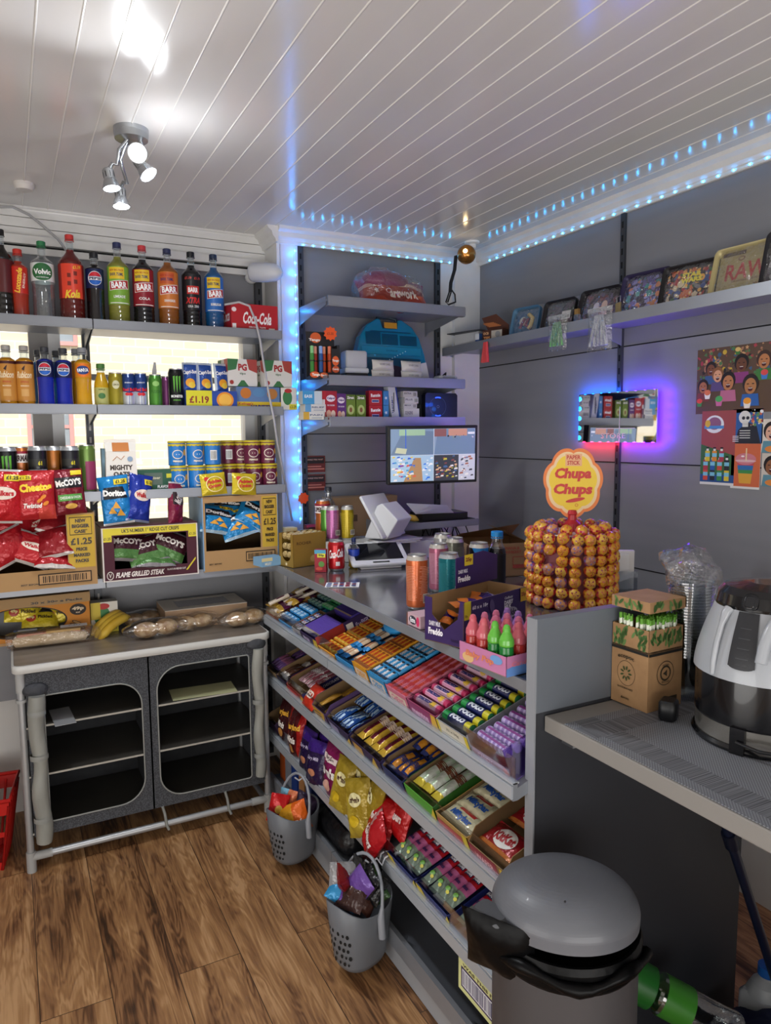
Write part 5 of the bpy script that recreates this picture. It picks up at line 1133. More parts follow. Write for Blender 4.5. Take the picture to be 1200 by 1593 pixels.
# ================================================================ RIGHT WALL SHELF GOODS
zr = 1.965; xr = 2.0
def tray(label, w, h, base, cols, seed, art=None, rim=None, film=True):
    t = thing('rolling_tray', label, 'tray', group='rolling trays on the right wall shelf')
    m = MB(); bs = C(base, .3, .3); rm = C(rim or base, .3, .3)
    P = []
    for cx, cy, a0 in ((w / 2 - .018, h - .018, 0), (-w / 2 + .018, h - .018, 90), (-w / 2 + .018, .018, 180), (w / 2 - .018, .018, 270)):
        for k in range(5): a = R(a0 + 22.5 * k); P.append((cx + .018 * math.cos(a), cy + .018 * math.sin(a)))
    n = len(P); c = Vector((0, h / 2)); s = lambda q, f: (q[0] * (1 - f / (w / 2)), h / 2 + (q[1] - h / 2) * (1 - f / (h / 2)))
    rings = [[(x, -.016, z) for x, z in P], [(s(q, .004)[0], -.016, s(q, .004)[1]) for q in P], [(s(q, .012)[0], -.001, s(q, .012)[1]) for q in P]]
    vs = sum(rings, []); fs = [(j * n + i, j * n + (i + 1) % n, (j + 1) * n + (i + 1) % n, (j + 1) * n + i) for j in range(2) for i in range(n)]
    m.add(vs, fs, rm, True); m.add(rings[2], [tuple(range(n))], bs, False); m.add([(x, .002, z) for x, _, z in rings[0]] + rings[0], [tuple(range(n))[::-1]] + [(i, (i + 1) % n, n + (i + 1) % n, n + i) for i in range(n)], rm, False)
    m.fn = lambda a, b, q: Vector((a, -.0012 - q, b)); m.curved = False; m.lay = 6e-5; m.w = 1e-4
    if cols: scat(m, -w / 2 + .014, .014, w / 2 - .014, h - .014, cols, 190, seed, .004, .014)
    if art: art(m, w, h)
    m.build('tray', t)
    if film:
        f = bag_fn(w * 1.08, h * 1.1, .022, seed); q = MB(); nu, nv = 10, 8
        q.add([f(-w * .54 + w * 1.08 * i / nu, -h * .55 + h * 1.1 * j / nv) + Vector((0, 0, h / 2)) for j in range(nv + 1) for i in range(nu + 1)], [(j * (nu + 1) + i, j * (nu + 1) + i + 1, (j + 1) * (nu + 1) + i + 1, (j + 1) * (nu + 1) + i) for j in range(nv) for i in range(nu)], FILM, True); q.build('plastic_wrap', t)
    return t
def onr(t, px, py=None, x=xr, lean=-14, rz=-84, ry=0): 
    p = pt(px, 500, 0, x); place(t, (x, p.y, zr + .002), rot=(R(lean), R(ry), R(rz))); return t
def dragon(m, w, h):
    m.tube([(-.03, -.004, h * .3), (-.01, -.004, h * .62), (.01, -.004, h * .6), (0, -.004, h * .4), (.03, -.004, h * .25)], .007, C('8a4a6a', .4), 6); m.tube([(.01, -.005, h * .75), (.035, -.005, h * .6), (.03, -.005, h * .35), (.02, -.005, h * .25)], .009, C('d0b87a', .4), 6); m.ell(-.02, h * .55, .02, .02, C('c8c0a8', .4))
onr(tray('blue rolling tray with a pale curled dragon, leftmost on the right wall shelf', .15, .13, '3f6684', None, 1, dragon, '4a7492'), 816, rz=-78)
onr(tray('dark tray with green foliage pattern and a white barcode sticker', .17, .125, '1c1a1e', ['2c4a34', '3a2434', '5a2a4a', '1a2a1e', '4a3a44'], 2, lambda m, w, h: (m.rect(w * .05, h * .35, w * .32, h * .62, C('dcdcd8', .5)), m.barcode(w * .08, h * .38, w * .29, h * .48, None, 12))), 868)
onr(tray('gold brown tray half hidden behind the silver lighter', .10, .11, '5a4420', ['8a6a2a', '3a2a14', 'a8843a'], 3), 902, x=2.04)
onr(tray('black tray with two pale figures, beside the hanging clear bag', .19, .13, '16151c', ['2a2a4a', '4a3a6a', '1a1a24', '6a2a3a'], 4, lambda m, w, h: (m.ell(-w * .1, h * .48, .014, .018, C('c8c0d0', .5)), m.ell(w * .1, h * .5, .014, .018, C('d8b8a8', .5)), m.poly([(-w * .2, h * .2), (0, h * .2), (-w * .04, h * .38), (-w * .16, h * .38)], C('6a5a8a', .5)), m.poly([(0, h * .2), (w * .2, h * .2), (w * .16, h * .38), (w * .04, h * .38)], C('b88a9a', .5)))), 930)
onr(tray('large purple and blue patterned tray right of the slotted upright', .20, .15, '2a2448', ['4a3f8a', '6a5aa8', '3a6aa8', '8a8ac8', '1c1a34', 'c87a4a', '2a8a8a'], 5), 999)
onr(tray('busy multicoloured tray with yellow lettering', .21, .14, '1c1a1c', ['c8642a', '3a6a3a', 'd8c8a0', 'a82a2a', '2a4a8a', '7a7a7a', 'e8a83a', '241c1c'], 6, lambda m, w, h: (T_(m, 'STAR', 0, h * .74, w * .34, h * .12, 'e8dc3a', bold=.06), T_(m, 'WARS', 0, h * .61, w * .36, h * .12, 'e8dc3a', bold=.06))), 1068)
onr(tray('beige tray with dark red lettering', .22, .155, 'a89c6a', None, 7, lambda m, w, h: (T_(m, 'RAW', 0, h * .5, w * .62, h * .34, 'a8302a', bold=.02), T_(m, 'THE NATURAL WAY TO ROLL', w * .05, h * .3, w * .5, h * .045, '6a3a2a'), m.rect(-w * .40, h * .84, -w * .05, h * .95, C('4a3a34', .5)), m.ell(-w * .1, h * .76, .012, .008, C('7a5a3a', .5), r0=.6), T_(m, 'XXL', w * .2, h * .17, w * .12, h * .07, '6a3a2a')), 'b4a878'), 1152, rz=-88)
onr(tray('dark tray cut by the right edge of the picture', .12, .17, '24242a', ['4a4a54', '8a8a90'], 8, film=False), 1212)
lt = thing('lighter', 'small silver lighter standing on the right wall shelf', 'lighter'); MB().box(-.012, .012, -.006, .006, 0, .035, CHROME).build('case', lt); MB().box(-.010, .010, -.005, .005, .036, .056, C('a8844a', .3, .7)).build('lid', lt); onr(lt, 898, x=1.952, lean=0)
kc = thing('key_chain', 'gold and silver keyring figure beside the purple tray', 'keyring'); MB().box(-.011, .011, -.003, .003, 0, .05, C('a8986a', .3, .7)).build('tag', kc); MB().tube([(-.008, 0, .052), (-.008, 0, .075), (.008, 0, .075), (.008, 0, .052)], .002, STEEL, 6, closed=True).build('clip', kc); onr(kc, 962, x=1.96, lean=-12, ry=-10)
for px, c, lb, L in ((1052, 'c93a2e', 'red lighter lying before the multicoloured tray', .11), (918, 'b8302c', 'red lighter lying left of the clear bag', .03)):
    tag(MB().rbox(-L / 2, L / 2, -.007, .007, 0, .013, .006, C(c, .3)).build('lighter', None, (1.95, pt(px, 500, 0, 1.95).y, zr), (0, 0, R(-88))), lb, 'lighter')
v_ = carton('white_box', 'white box at the corner end of the right wall shelf', .16, .10, .062, 'c4c6ca'); place(v_, (2.0, 2.90, zr), R(-80))
tag(MB().box(-.10, .10, -.07, .07, 0, .004, C('3a3b40', .5)).build('folder', None, (1.99, 2.90, zr + .063), (0, 0, R(-75))), 'dark flat folder lying on the white corner box', 'folder')
v_ = carton('blue_box', 'small blue and white box before the brown card display', .025, .06, .045, '2a4a7a', lambda m, w, h: m.rect(0, h * .4, w, h, C('d0d4d8', .5))); place(v_, (1.965, pt(750, 520, 0, 1.965).y, zr), R(-80))
cd_ = thing('card_display', 'brown striped card display box of small packets', 'display box'); 
m = MB(); m.box(-.06, .05, -.02, .03, 0, .055, C('4a2a1c', .6)).prism([(-.06, .055), (-.10, .12), (-.02, .13), (.05, .075), (.05, .055)], .003, C('5a3220', .6), 1, .027).front(-.0205); T_(m, 'OCB', -.04, .04, .03, .012, 'd8a878', bold=.05); T_(m, 'TIPS', -.035, .018, .035, .016, 'd8945a', bold=.05); m.rect(-.01, .0, .048, .05, C('b8b0a4', .5)); m.ell(.025, .032, .014, .014, C('8f9094', .5))
for k in range(5): m.fn = lambda a, b, w: Vector((a, .0265 - w, b)); m.rect(-.09 + k * .008, .09 - k * .004, -.03 + k * .01, .095 - k * .004, C('b06a3a', .5))
m.build('card', cd_); onr(cd_, 772, x=1.99, lean=0, rz=-72)
# bags hanging from the shelf edge
def hbag(label, w, h, stickc, n, px, top, seed, film=True):
    p = pt(px, top, 0, 1.918); t = thing('hanging_bag', label, 'plastic bag', p, rot=(0, 0, R(-86)), group='small bags hanging from the right wall shelf')
    r = random.Random(seed)
    if film:
        f = bag_fn(w, h, .016, seed); q = MB(); q.add([f(-w / 2 + w * i / 10, -h / 2 + h * j / 12) + Vector((0, 0, -h / 2)) for j in range(13) for i in range(11)], [(j * 11 + i, j * 11 + i + 1, (j + 1) * 11 + i + 1, (j + 1) * 11 + i) for j in range(12) for i in range(10)], mix_film('bag_film', 'f2f4f4', .16, .15, 1, 45), True)
        q.add([(-w / 2, -.001, -.016), (w / 2, -.001, -.016), (w / 2, -.001, 0), (-w / 2, -.001, 0)], [(0, 1, 2, 3)], C('c8cccc', .4, alpha=.5), False); q.build('bag', t)
    for k in range(n):
        x = (k - (n - 1) / 2) * w * .62 / max(1, n - 1) if n > 1 else 0; a = r.uniform(-.12, .12) + x * 1.5
        MB().tube([(x * .45, -.004, -.028 if film else -.012), (x + a * .02, -.006, -h * .88)], [.0045, .0065] if film else [.006, .009], C(stickc, .35, alpha=.9), 8).build('tube', t)
    return t
hbag('clear bag of red plastic tubes hanging at the corner end', .05, .115, 'd8484a', 4, 757, 528, 1, False)
hbag('clear bag of green plastic tubes hanging from the shelf edge', .10, .135, '6aa86a', 5, 868, 490, 2)
hbag('clear bag of white plastic tubes hanging from the shelf edge', .115, .155, 'b4b8bc', 5, 934, 478, 3)

# ================================================================ MIRROR SIGN, POSTERS
ms = thing('mirror_sign', 'rectangular mirror sign with blue and red glow behind it', 'sign', (XR - .012, 2.10, 1.614))
MIR = C('e8eaec', .03, 1)
MB().box(-.012, -.008, -.205, .205, -.098, .098, MIR).build('mirror', ms)
m = MB(); m.plane((-.0125, 0, 0), (0, -1, 0), (0, 0, 1)); T_(m, 'STORE', -.01, -.072, .13, .020, 'd8dadc', bold=-.01); m.rect(-.10, -.045, .10, -.042, C('d8dadc', .5)); m.rect(.021, -.098, .024, .04, C('d8dadc', .5)); m.build('lettering', ms)
for (y0_, y1_, z0_, z1_, c) in ((.195, -.0, .088, .092, '0a40ff'), (-.0, -.195, .088, .092, '2a10ff'), (.195, -.04, -.092, -.088, 'ff1030'), (-.04, -.195, -.092, -.088, '5a10ff'), (.193, .189, -.088, .088, '1a6aff'), (-.189, -.193, -.088, .088, '5a10ff')):
    MB().box(-.006, -.002, min(y0_, y1_), max(y0_, y1_), z0_, z1_, C(c, .5, emit=8)).build('light_strip', ms)
for i in range(9):
    q = -.18 + .045 * i; b_ = i > 3; lamp('POINT', 'sign_glow', (XR - .03, 2.10 + q, 1.614 + .106), (0, 0, 0), .16, (.0, .12, 1) if b_ else (.06, .01, 1), shadow_soft_size=.012, specular_factor=0)
    lamp('POINT', 'sign_glow', (XR - .03, 2.10 + q, 1.614 - .104), (0, 0, 0), .12 if b_ else .16, (1, .01, .06) if b_ else (.25, .01, 1), shadow_soft_size=.012, specular_factor=0)
for i in range(5):
    q = -.08 + .04 * i; lamp('POINT', 'sign_glow', (XR - .03, 2.10 - .222, 1.614 + q), (0, 0, 0), .22, (.14, .01, 1), shadow_soft_size=.012, specular_factor=0); lamp('POINT', 'sign_glow', (XR - .03, 2.10 + .212, 1.614 + q), (0, 0, 0), .1, (.0, .18, 1), shadow_soft_size=.012, specular_factor=0)
def poster(name, label, px0, py0, px1, py1, art, cat='poster'):
    a = pt(px0, py0, 0, XR); b = pt(px1, py1, 0, XR); w = a.y - b.y; h = a.z - b.z
    m = MB(); m.box(XR - .002, XR - .0005, b.y, a.y, b.z, a.z, C('d8d8d4', .5)); m.plane((XR - .0022, a.y, b.z), (0, -1, 0), (0, 0, 1)); m.lay = 5e-5; m.w = 5e-5; art(m, w, h)
    return tag(m.build(name), label, cat)
def kid(m, u, v, s, skin, hair, top):
    m.poly([(u - s * 1.3, v - s * 2.6), (u + s * 1.3, v - s * 2.6), (u + s * 1.1, v - s * 1.1), (u - s * 1.1, v - s * 1.1)], C(top, .5)); m.ell(u, v + s * .2, s * 1.12, s * 1.2, C(hair, .5), 18); m.ell(u, v - s * .12, s * .82, s, C(skin, .5), 18)
    m.ell(u, v - s * .5, s * .34, s * .28, C('4a1418', .5), 12); m.rect(u - s * .26, v - s * .42, u + s * .26, v - s * .34, C('f4ece4', .5))
    for q in (-.36, .36): m.ell(u + q * s, v + s * .15, s * .18, s * .07, C('2a1610', .5), 8)
def cup(m, u, v, s, c1, c2): m.poly([(u - s * .7, v - s), (u + s * .7, v - s), (u + s, v + s * .5), (u - s, v + s * .5)], C(c1, .5)); m.ell(u, v + s * .7, s, s * .75, C(c2, .5), 14)
def crowd(m, w, h):
    m.rect(0, 0, w, h, C('5a4434', .5)); scat(m, 0, h * .5, w, h, ['8a4a3a', 'a8785a', '3a5a7a', '4a7a4a', 'c89a6a', '2a2420', 'a83a4a', 'c8a83a'], 150, 5, .004, .009)
    for a in ((.17, .68, .034, '7a4a30', '1c1410', '3a5a8a'), (.62, .72, .042, '6a4028', '16100c', '8a3a7a'), (.93, .74, .042, 'b87848', '3a241a', '3f7a3a'), (.06, .42, .034, 'a86a44', '241a14', '7a3a3a'), (.28, .58, .036, 'd8a07a', '8a5a34', '5a4a7a'), (.44, .47, .044, 'b87a4c', '1a1210', 'b86a8a'), (.76, .40, .046, 'b07848', '201612', '2a5fa8')):
        kid(m, a[0] * w * .84 + .012, a[1] * h, a[2] * .56, *a[3:])
    m.tube([(.7 * w, 0, 0)] * 2, .0001, C('5a4434', .5), 3) if 0 else None
    for a in ((.15, .26, .018, 'e8e8e0', 'd8744a'), (.03, .14, .016, '3f8a4a', 'd84a3a'), (.33, .15, .02, 'c86a9a', '4aa85a'), (.74, .10, .02, 'e8e0d8', 'e89a2a'), (.96, .5, .018, '3f7ac8', 'd84a4a'), (.58, .88, .014, '3f7a3a', 'd8b86a')): cup(m, a[0] * w * .84 + .008, a[1] * h + .006, a[2] * .7, *a[3:])
poster('crowd_poster', 'large poster of laughing children in a crowd holding slush drinks', 1087, 545, 1212, 640, crowd)
def bott(m, w, h):
    m.rect(0, 0, w, h, C('3a6a42', .5)); m.poly([(0, h * .55), (w, h * .4), (w, h), (0, h)], C('9a4a4a', .5)); m.rect(0, 0, w, h * .14, C('24508a', .5)); m.rect(0, 0, w, h * .035, C('dcdcd8', .5))
    m.ell(w * .38, h * .82, w * .28, h * .12, C('dfe2e6', .5)); m.ell(w * .38, h * .83, w * .2, h * .085, C('8a5a7a', .5)); m.rect(w * .08, h * .76, w * .66, h * .80, C('4a8ac8', .5)); m.ell(w * .18, h * .83, w * .08, h * .05, C('d8b03a', .5))
    for j, (n, v) in enumerate(((4, .06), (4, .20), (3, .32))):
        for i in range(n):
            u = w * (.16 + .21 * i + .05 * (j == 2)); c = ['c84a3a', 'd88a2a', '2a2a34', 'a83a4a', '3f8a4a', '2a5fa8', 'd8c03a'][(i * 2 + j * 3) % 7]; k = w * .07
            m.rect(u - k, h * v, u + k, h * (v + .14), C(c, .5)); m.rect(u - k * .5, h * (v + .14), u + k * .5, h * (v + .17), C('e0e0dc', .5)); m.rect(u - k * .6, h * (v + .17), u + k * .6, h * (v + .19), C('16161a', .5)); m.rect(u - k, h * (v + .06), u + k, h * (v + .11), C('7ac0d8', .5))
poster('bottle_poster', 'green and red poster with rows of drink bottles', 1094, 640, 1142, 756, bott)
def skel(m, w, h):
    m.rect(0, 0, w, h, C('2a5a9a', .5)); m.poly([(w * .1, 0), (w * .95, 0), (w * .8, h * .5), (w * .5, h * .62), (w * .2, h * .4)], C('20242c', .5)); scat(m, w * .6, h * .5, w, h * .98, ['c86a4a', 'd8b86a', '5a8a5a', 'e0e4e8', 'a83a4a'], 30, 4, .003, .008)
    m.ell(w * .4, h * .76, w * .2, h * .19, C('d8d8d4', .5)); m.rect(w * .33, h * .48, w * .52, h * .64, C('cfcfca', .5)); m.ell(w * .36, h * .74, w * .055, h * .05, C('22242a', .5)); m.ell(w * .5, h * .74, w * .055, h * .05, C('22242a', .5)); m.rect(w * .34, h * .56, w * .51, h * .565, C('22242a', .5)); m.tube([(0, 0, 0)] * 2, .0001, C('22242a', .5), 3) if 0 else None
    for k in range(4): m.rect(w * .25, h * (.15 + .07 * k), w * .6, h * (.175 + .07 * k), C('cfcfca', .5)); m.rect(w * .02, h * (.05 + .05 * k), w * .22, h * (.07 + .05 * k), C('d8d8e0', .5))
poster('skeleton_poster', 'small blue poster of a skeleton holding a slush cup', 1142, 637, 1187, 690, skel)
def slush(m, w, h):
    m.rect(0, 0, w, h, C('c9663f', .5)); m.rect(0, 0, w, h * .05, C('dcdcd8', .5))
    for (v0, v1, c) in ((.12, .34, 'd8a03a'), (.34, .42, '3f8a4a'), (.42, .52, '2a6aa8'), (.52, .66, 'c04a5a')):
        a0 = .30 - .10 * (v0 - .12) / .54; a1 = .30 - .10 * (v1 - .12) / .54; m.poly([(w * a0, h * v0), (w * (1 - a0), h * v0), (w * (1 - a1), h * v1), (w * a1, h * v1)], C(c, .5))
    m.ell(w * .5, h * .66, w * .36, h * .13, C('c87a84', .5)); m.ell(w * .5, h * .62, w * .36, h * .03, C('d8b0b4', .5)); m.rect(w * .5, h * .62, w * .54, h * .9, C('e0d0a0', .5)); m.ell(w * .4, h * .72, w * .06, h * .02, C('f0e0e0', .5))
poster('slush_poster', 'orange poster of a layered slush drink in a domed cup', 1140, 690, 1182, 762, slush)
def faces(sk, bg): return lambda m, w, h: (m.rect(0, 0, w, h, C(bg, .5)), kid(m, w * .5, h * .6, w * .36, sk, '1a1412', '5a8a9a'), m.ell(w * .6, h * .1, w * .4, h * .1, C('d8843a', .5)))
poster('face_poster', 'comic style poster of a laughing pale face at the right edge', 1187, 652, 1216, 704, faces('d8a890', 'd8d0c4'))
poster('face_poster', 'comic style poster of a laughing brown face at the right edge', 1187, 705, 1216, 757, faces('8a5a3a', 'c8c0b4'))

# ================================================================ ON THE CAMPING CABINET
zk = cz + .001
def on_cab(o, px, py, rz=0): p = pt(px, py, 2, zk); place(o, (p.x, p.y, zk), R(rz)); return o
a = pt(143, 988, 2, zk)
def hole_box(w, d, h):
    t = thing('snack_box', 'orange and brown card box of yellow snack packets with an oval opening', 'display box')
    m = MB(); b = C('c47d22', .6); k = C('a8875c', .75); x = w / 2
    m.box(-x, x, -d + .004, 0, 0, .003, k).box(-x, x, -.003, 0, 0, h, k).box(-x, -x + .003, -d, 0, 0, h, k).box(x - .003, x, -d, 0, 0, h, C('b8936a', .7)).box(-x, x, -d, 0, h, h + .003, k)
    cu, cv, ru, rv = -w * .10, h * .46, w * .37, h * .33; n = 40; P = [(cu + ru * math.cos(2 * PI * i / n), cv + rv * math.sin(2 * PI * i / n)) for i in range(n)]; O = []
    for (u, v) in P:
        dx, dz = u - cu, v - cv; tx = ((x if dx > 0 else -x) - cu) / dx if abs(dx) > 1e-6 else 9e9; tz = ((h if dz > 0 else 0) - cv) / dz if abs(dz) > 1e-6 else 9e9; q = min(tx, tz); O.append((cu + dx * q, cv + dz * q))
    m.add([(u, -d, v) for u, v in P + O], [(i, (i + 1) % n, n + (i + 1) % n, n + i) for i in range(n)], b, False)
    for (u, v) in ((-x, 0), (-x, h), (x, 0), (x, h)):
        kx = min(range(n), key=lambda i: (O[i][0] - u) ** 2 + (O[i][1] - v) ** 2)
        for kk in ((kx, (kx + 1) % n), (kx, kx - 1)): m.add([(u, -d, v), (O[kk[0]][0], -d, O[kk[0]][1]), (O[kk[1]][0], -d, O[kk[1]][1])], [(0, 1, 2)], b, False)
    m.build('box_body', t)
    m = MB(); m.front(-d - .0005); m.put([(u, v) for u, v in P] + [(cu + (u - cu) * 1.04, cv + (v - cv) * 1.06) for u, v in P], [(i, (i + 1) % n, n + (i + 1) % n, n + i) for i in range(n)], C('2a2018', .6))
    m.poly([(-x, h * .80), (x, h * .80), (x, h), (-x, h)], C('a8875c', .7)); T_(m, '30 x 30g e Packs', w * .20, h * .87, w * .46, h * .07, '2a2018', bold=.04); T_(m, '8', -w * .44, h * .86, w * .03, h * .08, '2a2018')
    m.ell(w * .385, h * .64, w * .075, h * .13, C('2a2018', .6), 24); T_(m, '49p', w * .385, h * .655, w * .11, h * .1, 'd8c2a0', bold=.05); T_(m, 'RRP', w * .385, h * .57, w * .04, h * .03, 'd8c2a0')
    for q, v in ((.35, .28), (.40, .24), (.37, .34)): m.ell(w * q, h * v, w * .05, h * .035, C('2a2018', .6), 14, -.5); m.ell(w * q, h * v, w * .04, h * .025, C('c89a5a', .6), 14, -.5)
    m.rect(-x, 0, x, h * .06, C('b08a5e', .7)); m.build('printing', t)
    return t
W5 = .40; H5 = pt(143, 921, 1, a.y).z - zk
t = hole_box(W5, .20, H5); place(t, (a.x - W5 / 2, a.y + .20, zk), R(0))
sp = Proto(bag('snack_packet', 'x', .13, .09, .02, lambda a_, b_: '3a3a40' if b_ > .35 else 'c9b42c', lambda m, w, h: (m.ell(-w * .25, -h * .1, w * .14, h * .2, C('a83a2c', .4)), T_(m, '49p', -w * .25, -h * .1, w * .2, h * .18, 'e8dc9a', bold=.05), T_(m, 'Pickled', w * .14, -h * .1, w * .4, h * .16, '4a3a1a', bold=.04)), 'yellow snack packets in the orange box', 51, 'snack packet', 12, 12))
for px, py, dy, rx, ry, rz, d_ in ((35, 950, .04, -30, 6, 5, 'left'), (62, 962, .03, -55, 3, 0, 'lying flat in front'), (92, 952, .05, -30, -14, -6, 'right'), (55, 940, .09, -20, 5, 4, 'dark one at the back')):
    sp.at(pt(px, py, 1, a.y + dy), None, 'yellow snack packet in the orange box, ' + d_, rot=(R(rx), R(ry), R(rz)))
v_ = carton('cereal_box', 'cereal box with a green shape, half hidden behind the orange box', .11, .06, .125, 'dcd8ce', lambda m, w, h: (corn(m, w, h), m.rect(0, h * .45, w * .4, h, C('d0b83a', .5)))); place(v_, (pt(160, 950, 1, 3.08).x, 3.09, zk), R(0))
bg_ = thing('baguette_sandwich', 'long filled baguette in clear film at the front left of the cabinet', 'sandwich')
m = MB(); BR = noise_mat('pale_bread', 'c2a883', 'd2bc9a', (1, 1, 1), 14, .75, .1)
m.tube([(-.135, 0, .026), (-.125, 0, .026), (-.06, 0, .028), (.06, 0, .028), (.115, 0, .026), (.125, 0, .026)], [.008, .021, .025, .025, .021, .008], BR, 14); m.build('baguette', bg_)
MB().box(-.12, .10, -.012, .014, .045, .054, C('c98a72', .6)).box(-.02, .10, -.014, .018, .050, .058, C('cfa862', .6)).build('filling', bg_)
m = MB(); m.tube([(-.155, 0, .028), (-.14, 0, .030), (0, 0, .034), (.13, 0, .032), (.16, 0, .024), (.175, 0, .02)], [.03, .034, .036, .034, .028, .006], FILM, 14); m.build('clear_wrap', bg_)
m = MB(); m.plane((0, -.02, .0665), (1, 0, 0), (0, 1, .12)); m.rect(.03, 0, .125, .028, C('d4d6d6', .5)); T_(m, 'DELI', .08, .017, .04, .006, '4a4a4a'); m.rect(-.13, .004, -.05, .022, C('b8c0cc', .5)); m.rect(-.13, .004, -.115, .022, C('3a5a8a', .5)); m.build('label', bg_)
on_cab(bg_, 82, 1003, -3)
bn = banana('banana_bunch', 'bunch of yellow bananas between the snack box and bread rolls', (0, 0, 0), 0, .165, .0185, 3, .62)
on_cab(bn, 172, 985, 38); bn.rotation_euler = (R(20), R(-24), R(28)); bn.location.z += .022
wb = thing('bakery_box', 'flat kraft bakery box with a window lid behind the bread rolls', 'box')
w_, d_, h_ = .34, .21, .082
m = MB(); k = C('a08468', .75); x = w_ / 2; y = d_ / 2; lidc = C('cfc8bc', .7)
m.box(-x, x, -y, y, 0, h_ - .002, k); m.build('box_body', wb)
m = MB(); m.box(-x, x, -y, -y + .045, h_ - .002, h_, lidc).box(-x, x, y - .035, y, h_ - .002, h_, lidc).box(-x, -x + .06, -y + .045, y - .035, h_ - .002, h_, lidc).box(x - .06, x, -y + .045, y - .035, h_ - .002, h_, lidc); m.build('lid', wb)
m = MB(); m.box(-x + .06, x - .06, -y + .045, y - .035, h_ - .0018, h_ - .0008, C('4a3222', .15, coat=.5)); m.build('window', wb)
m = MB(); m.front(-y - .0005); T_(m, "Margaret's Country Kitchen", .03, .028, .16, .010, '6a4a30', shear=.2); m.rect(-.06, .016, -.045, .034, C('7a5a40', .6)); T_(m, 'BAKERY', .03, .014, .05, .005, '6a4a30'); m.build('printing', wb)
place(wb, (pt(313, 930, 2, zk).x - .10, 3.06, zk), R(-1))
# bread rolls in clear bags
ROLL = noise_mat('bread_roll_crust', 'a07848', 'd0b48a', (1, 1, 1), 26, .7, .12)
def rolls(label, px, py, rz, n=2, s=1, sd=0):
    t = thing('bread_roll_bag', label, 'bread rolls', group='bags of bread rolls')
    for i in range(n):
        q = MB().ball((0, 0, 0), .039 * s, ROLL, 20, 12, (1.12, 1, .72)); o = q.build('bread_roll', t, ((i - (n - 1) / 2) * .072 * s, (i % 2) * .012, .029 * s))
    q = MB(); q.ball((0, 0, .034 * s), 1, mix_film('roll_bag_film', 'f6f6f6', .12, .12, 1, 16), 30, 16, (.050 * s * n + .022, .052 * s, .036 * s))
    for i, v in enumerate(q.v): 
        v2 = v - Vector((0, 0, .034)); k_ = 1 + .16 * noise.noise(v * 16 + Vector((sd, 0, 0))) + .05 * noise.noise(v * 60); v2 *= k_; v2.z = max(-.033, v2.z); q.v[i] = v2 + Vector((0, 0, .034))
    q.add([(.05 * n - .02, -.03, .02), (.05 * n + .035, -.045, .012), (.05 * n + .045, .03, .03), (.05 * n - .02, .025, .04)], [(0, 1, 2, 3)], FILM, True)
    q.build('clear_bag', t); on_cab(t, px, py, rz)
rolls('pair of bread rolls in a clear bag just right of the bananas, rear bag', 222, 972, 6, 2, .95, 1)
rolls('pair of bread rolls in a clear bag at the front, reaching the cabinet edge', 244, 990, 4, 2, 1.1, 2)
rolls('pair of bread rolls in a clear bag in front of the bakery box', 302, 978, 2, 2, 1.0, 3)
rolls('pair of bread rolls in a clear bag behind the right front bag', 345, 966, 2, 2, .95, 4)
rolls('pair of bread rolls in a clear bag at the right front corner', 383, 972, 4, 2, 1.05, 5)
sh_ = MB().box(-.05, .05, -.03, .03, 0, .0015, C('b8b98c', .6))
def incab(lb, px, py, z, c, w, d, rz):
    p = pt(px, py, 2, z); tag(MB().box(-w / 2, w / 2, -d / 2, d / 2, 0, .0015, C(c, .6)).build('envelope', None, (p.x, p.y, z + .001), (0, 0, R(rz))), lb, 'envelope')
incab('pale green paper on the top right shelf of the camping cabinet', 316, 1075, .536, 'b4b48a', .25, .13, -4)
incab('grey envelope on the top left shelf of the camping cabinet', 97, 1115, .536, '9a9c9e', .07, .18, 4)

# ================================================================ ON THE COUNTER
ZC_ = ZT + .0012
def onc(o, px, py, rz=0, z=ZC_): p = pt(px, py, 2, z); place(o, (p.x, p.y, z), R(rz)); return o
# gold chocolate box
def gold(m, w, h): T_(m, 'ROCHER', w * .32, h * .72, w * .44, h * .09, '5a4018'); m.poly([(w * .45, h * .1), (w * .55, h * .38), (w * .63, h * .36), (w * .75, h * .1)], C('9a7a3a', .4)); m.ell(w * .6, h * .22, w * .1, h * .1, C('b8985a', .4)); m.rect(w * .4, h * .08, w * .8, h * .095, C('8a6a2a', .4))
gb = thing('chocolate_box', 'gold display box of wrapped round chocolates at the counter end', 'display box')
w_, d_, h_ = .165, .10, .135; x = w_ / 2
m = MB(); G1 = C('a8863c', .35, .4); m.box(-x, x, 0, .002, 0, h_, G1).box(-x, x, d_, d_ + .002, 0, h_, G1).box(x - .002, x, 0, d_, 0, h_, G1).box(-x, x, 0, d_, 0, .002, G1)
n = 10; P = [(.5 * d_ + .32 * d_ * math.cos(PI * i / n + PI), h_ * .38 + -.22 * h_ * math.sin(PI * i / n)) for i in range(n + 1)]
m.prism([(0, 0), (d_, 0), (d_, h_), (.82 * d_, h_), (.82 * d_, h_ * .38)] + [(p[0], p[1]) for p in P[::-1]] + [(.18 * d_, h_), (0, h_)], .002, G1, 0, -x); m.build('box_body', gb)
m = MB(); m.plane((-x, -.0005, 0), (1, 0, 0), (0, 0, 1)); gold(m, w_, h_); m.plane((-x - .0005, d_, 0), (0, -1, 0), (0, 0, 1)); m.star(d_ * .5, h_ * .08, .009, C('e8d8b0', .4), 6, .5); m.build('printing', gb)
onc(gb, 483, 880, 14); gb.location.x -= .0
gch = Proto(tag(MB().ball((0, 0, 0), .0145, C('c9b078', .35, .35, bump=.8, bscale=160), 12, 8).build('wrapped_chocolate'), 'x', 'chocolate'))
Mx = Matrix.Translation(gb.location) @ Matrix.Rotation(R(14), 4, 'Z')
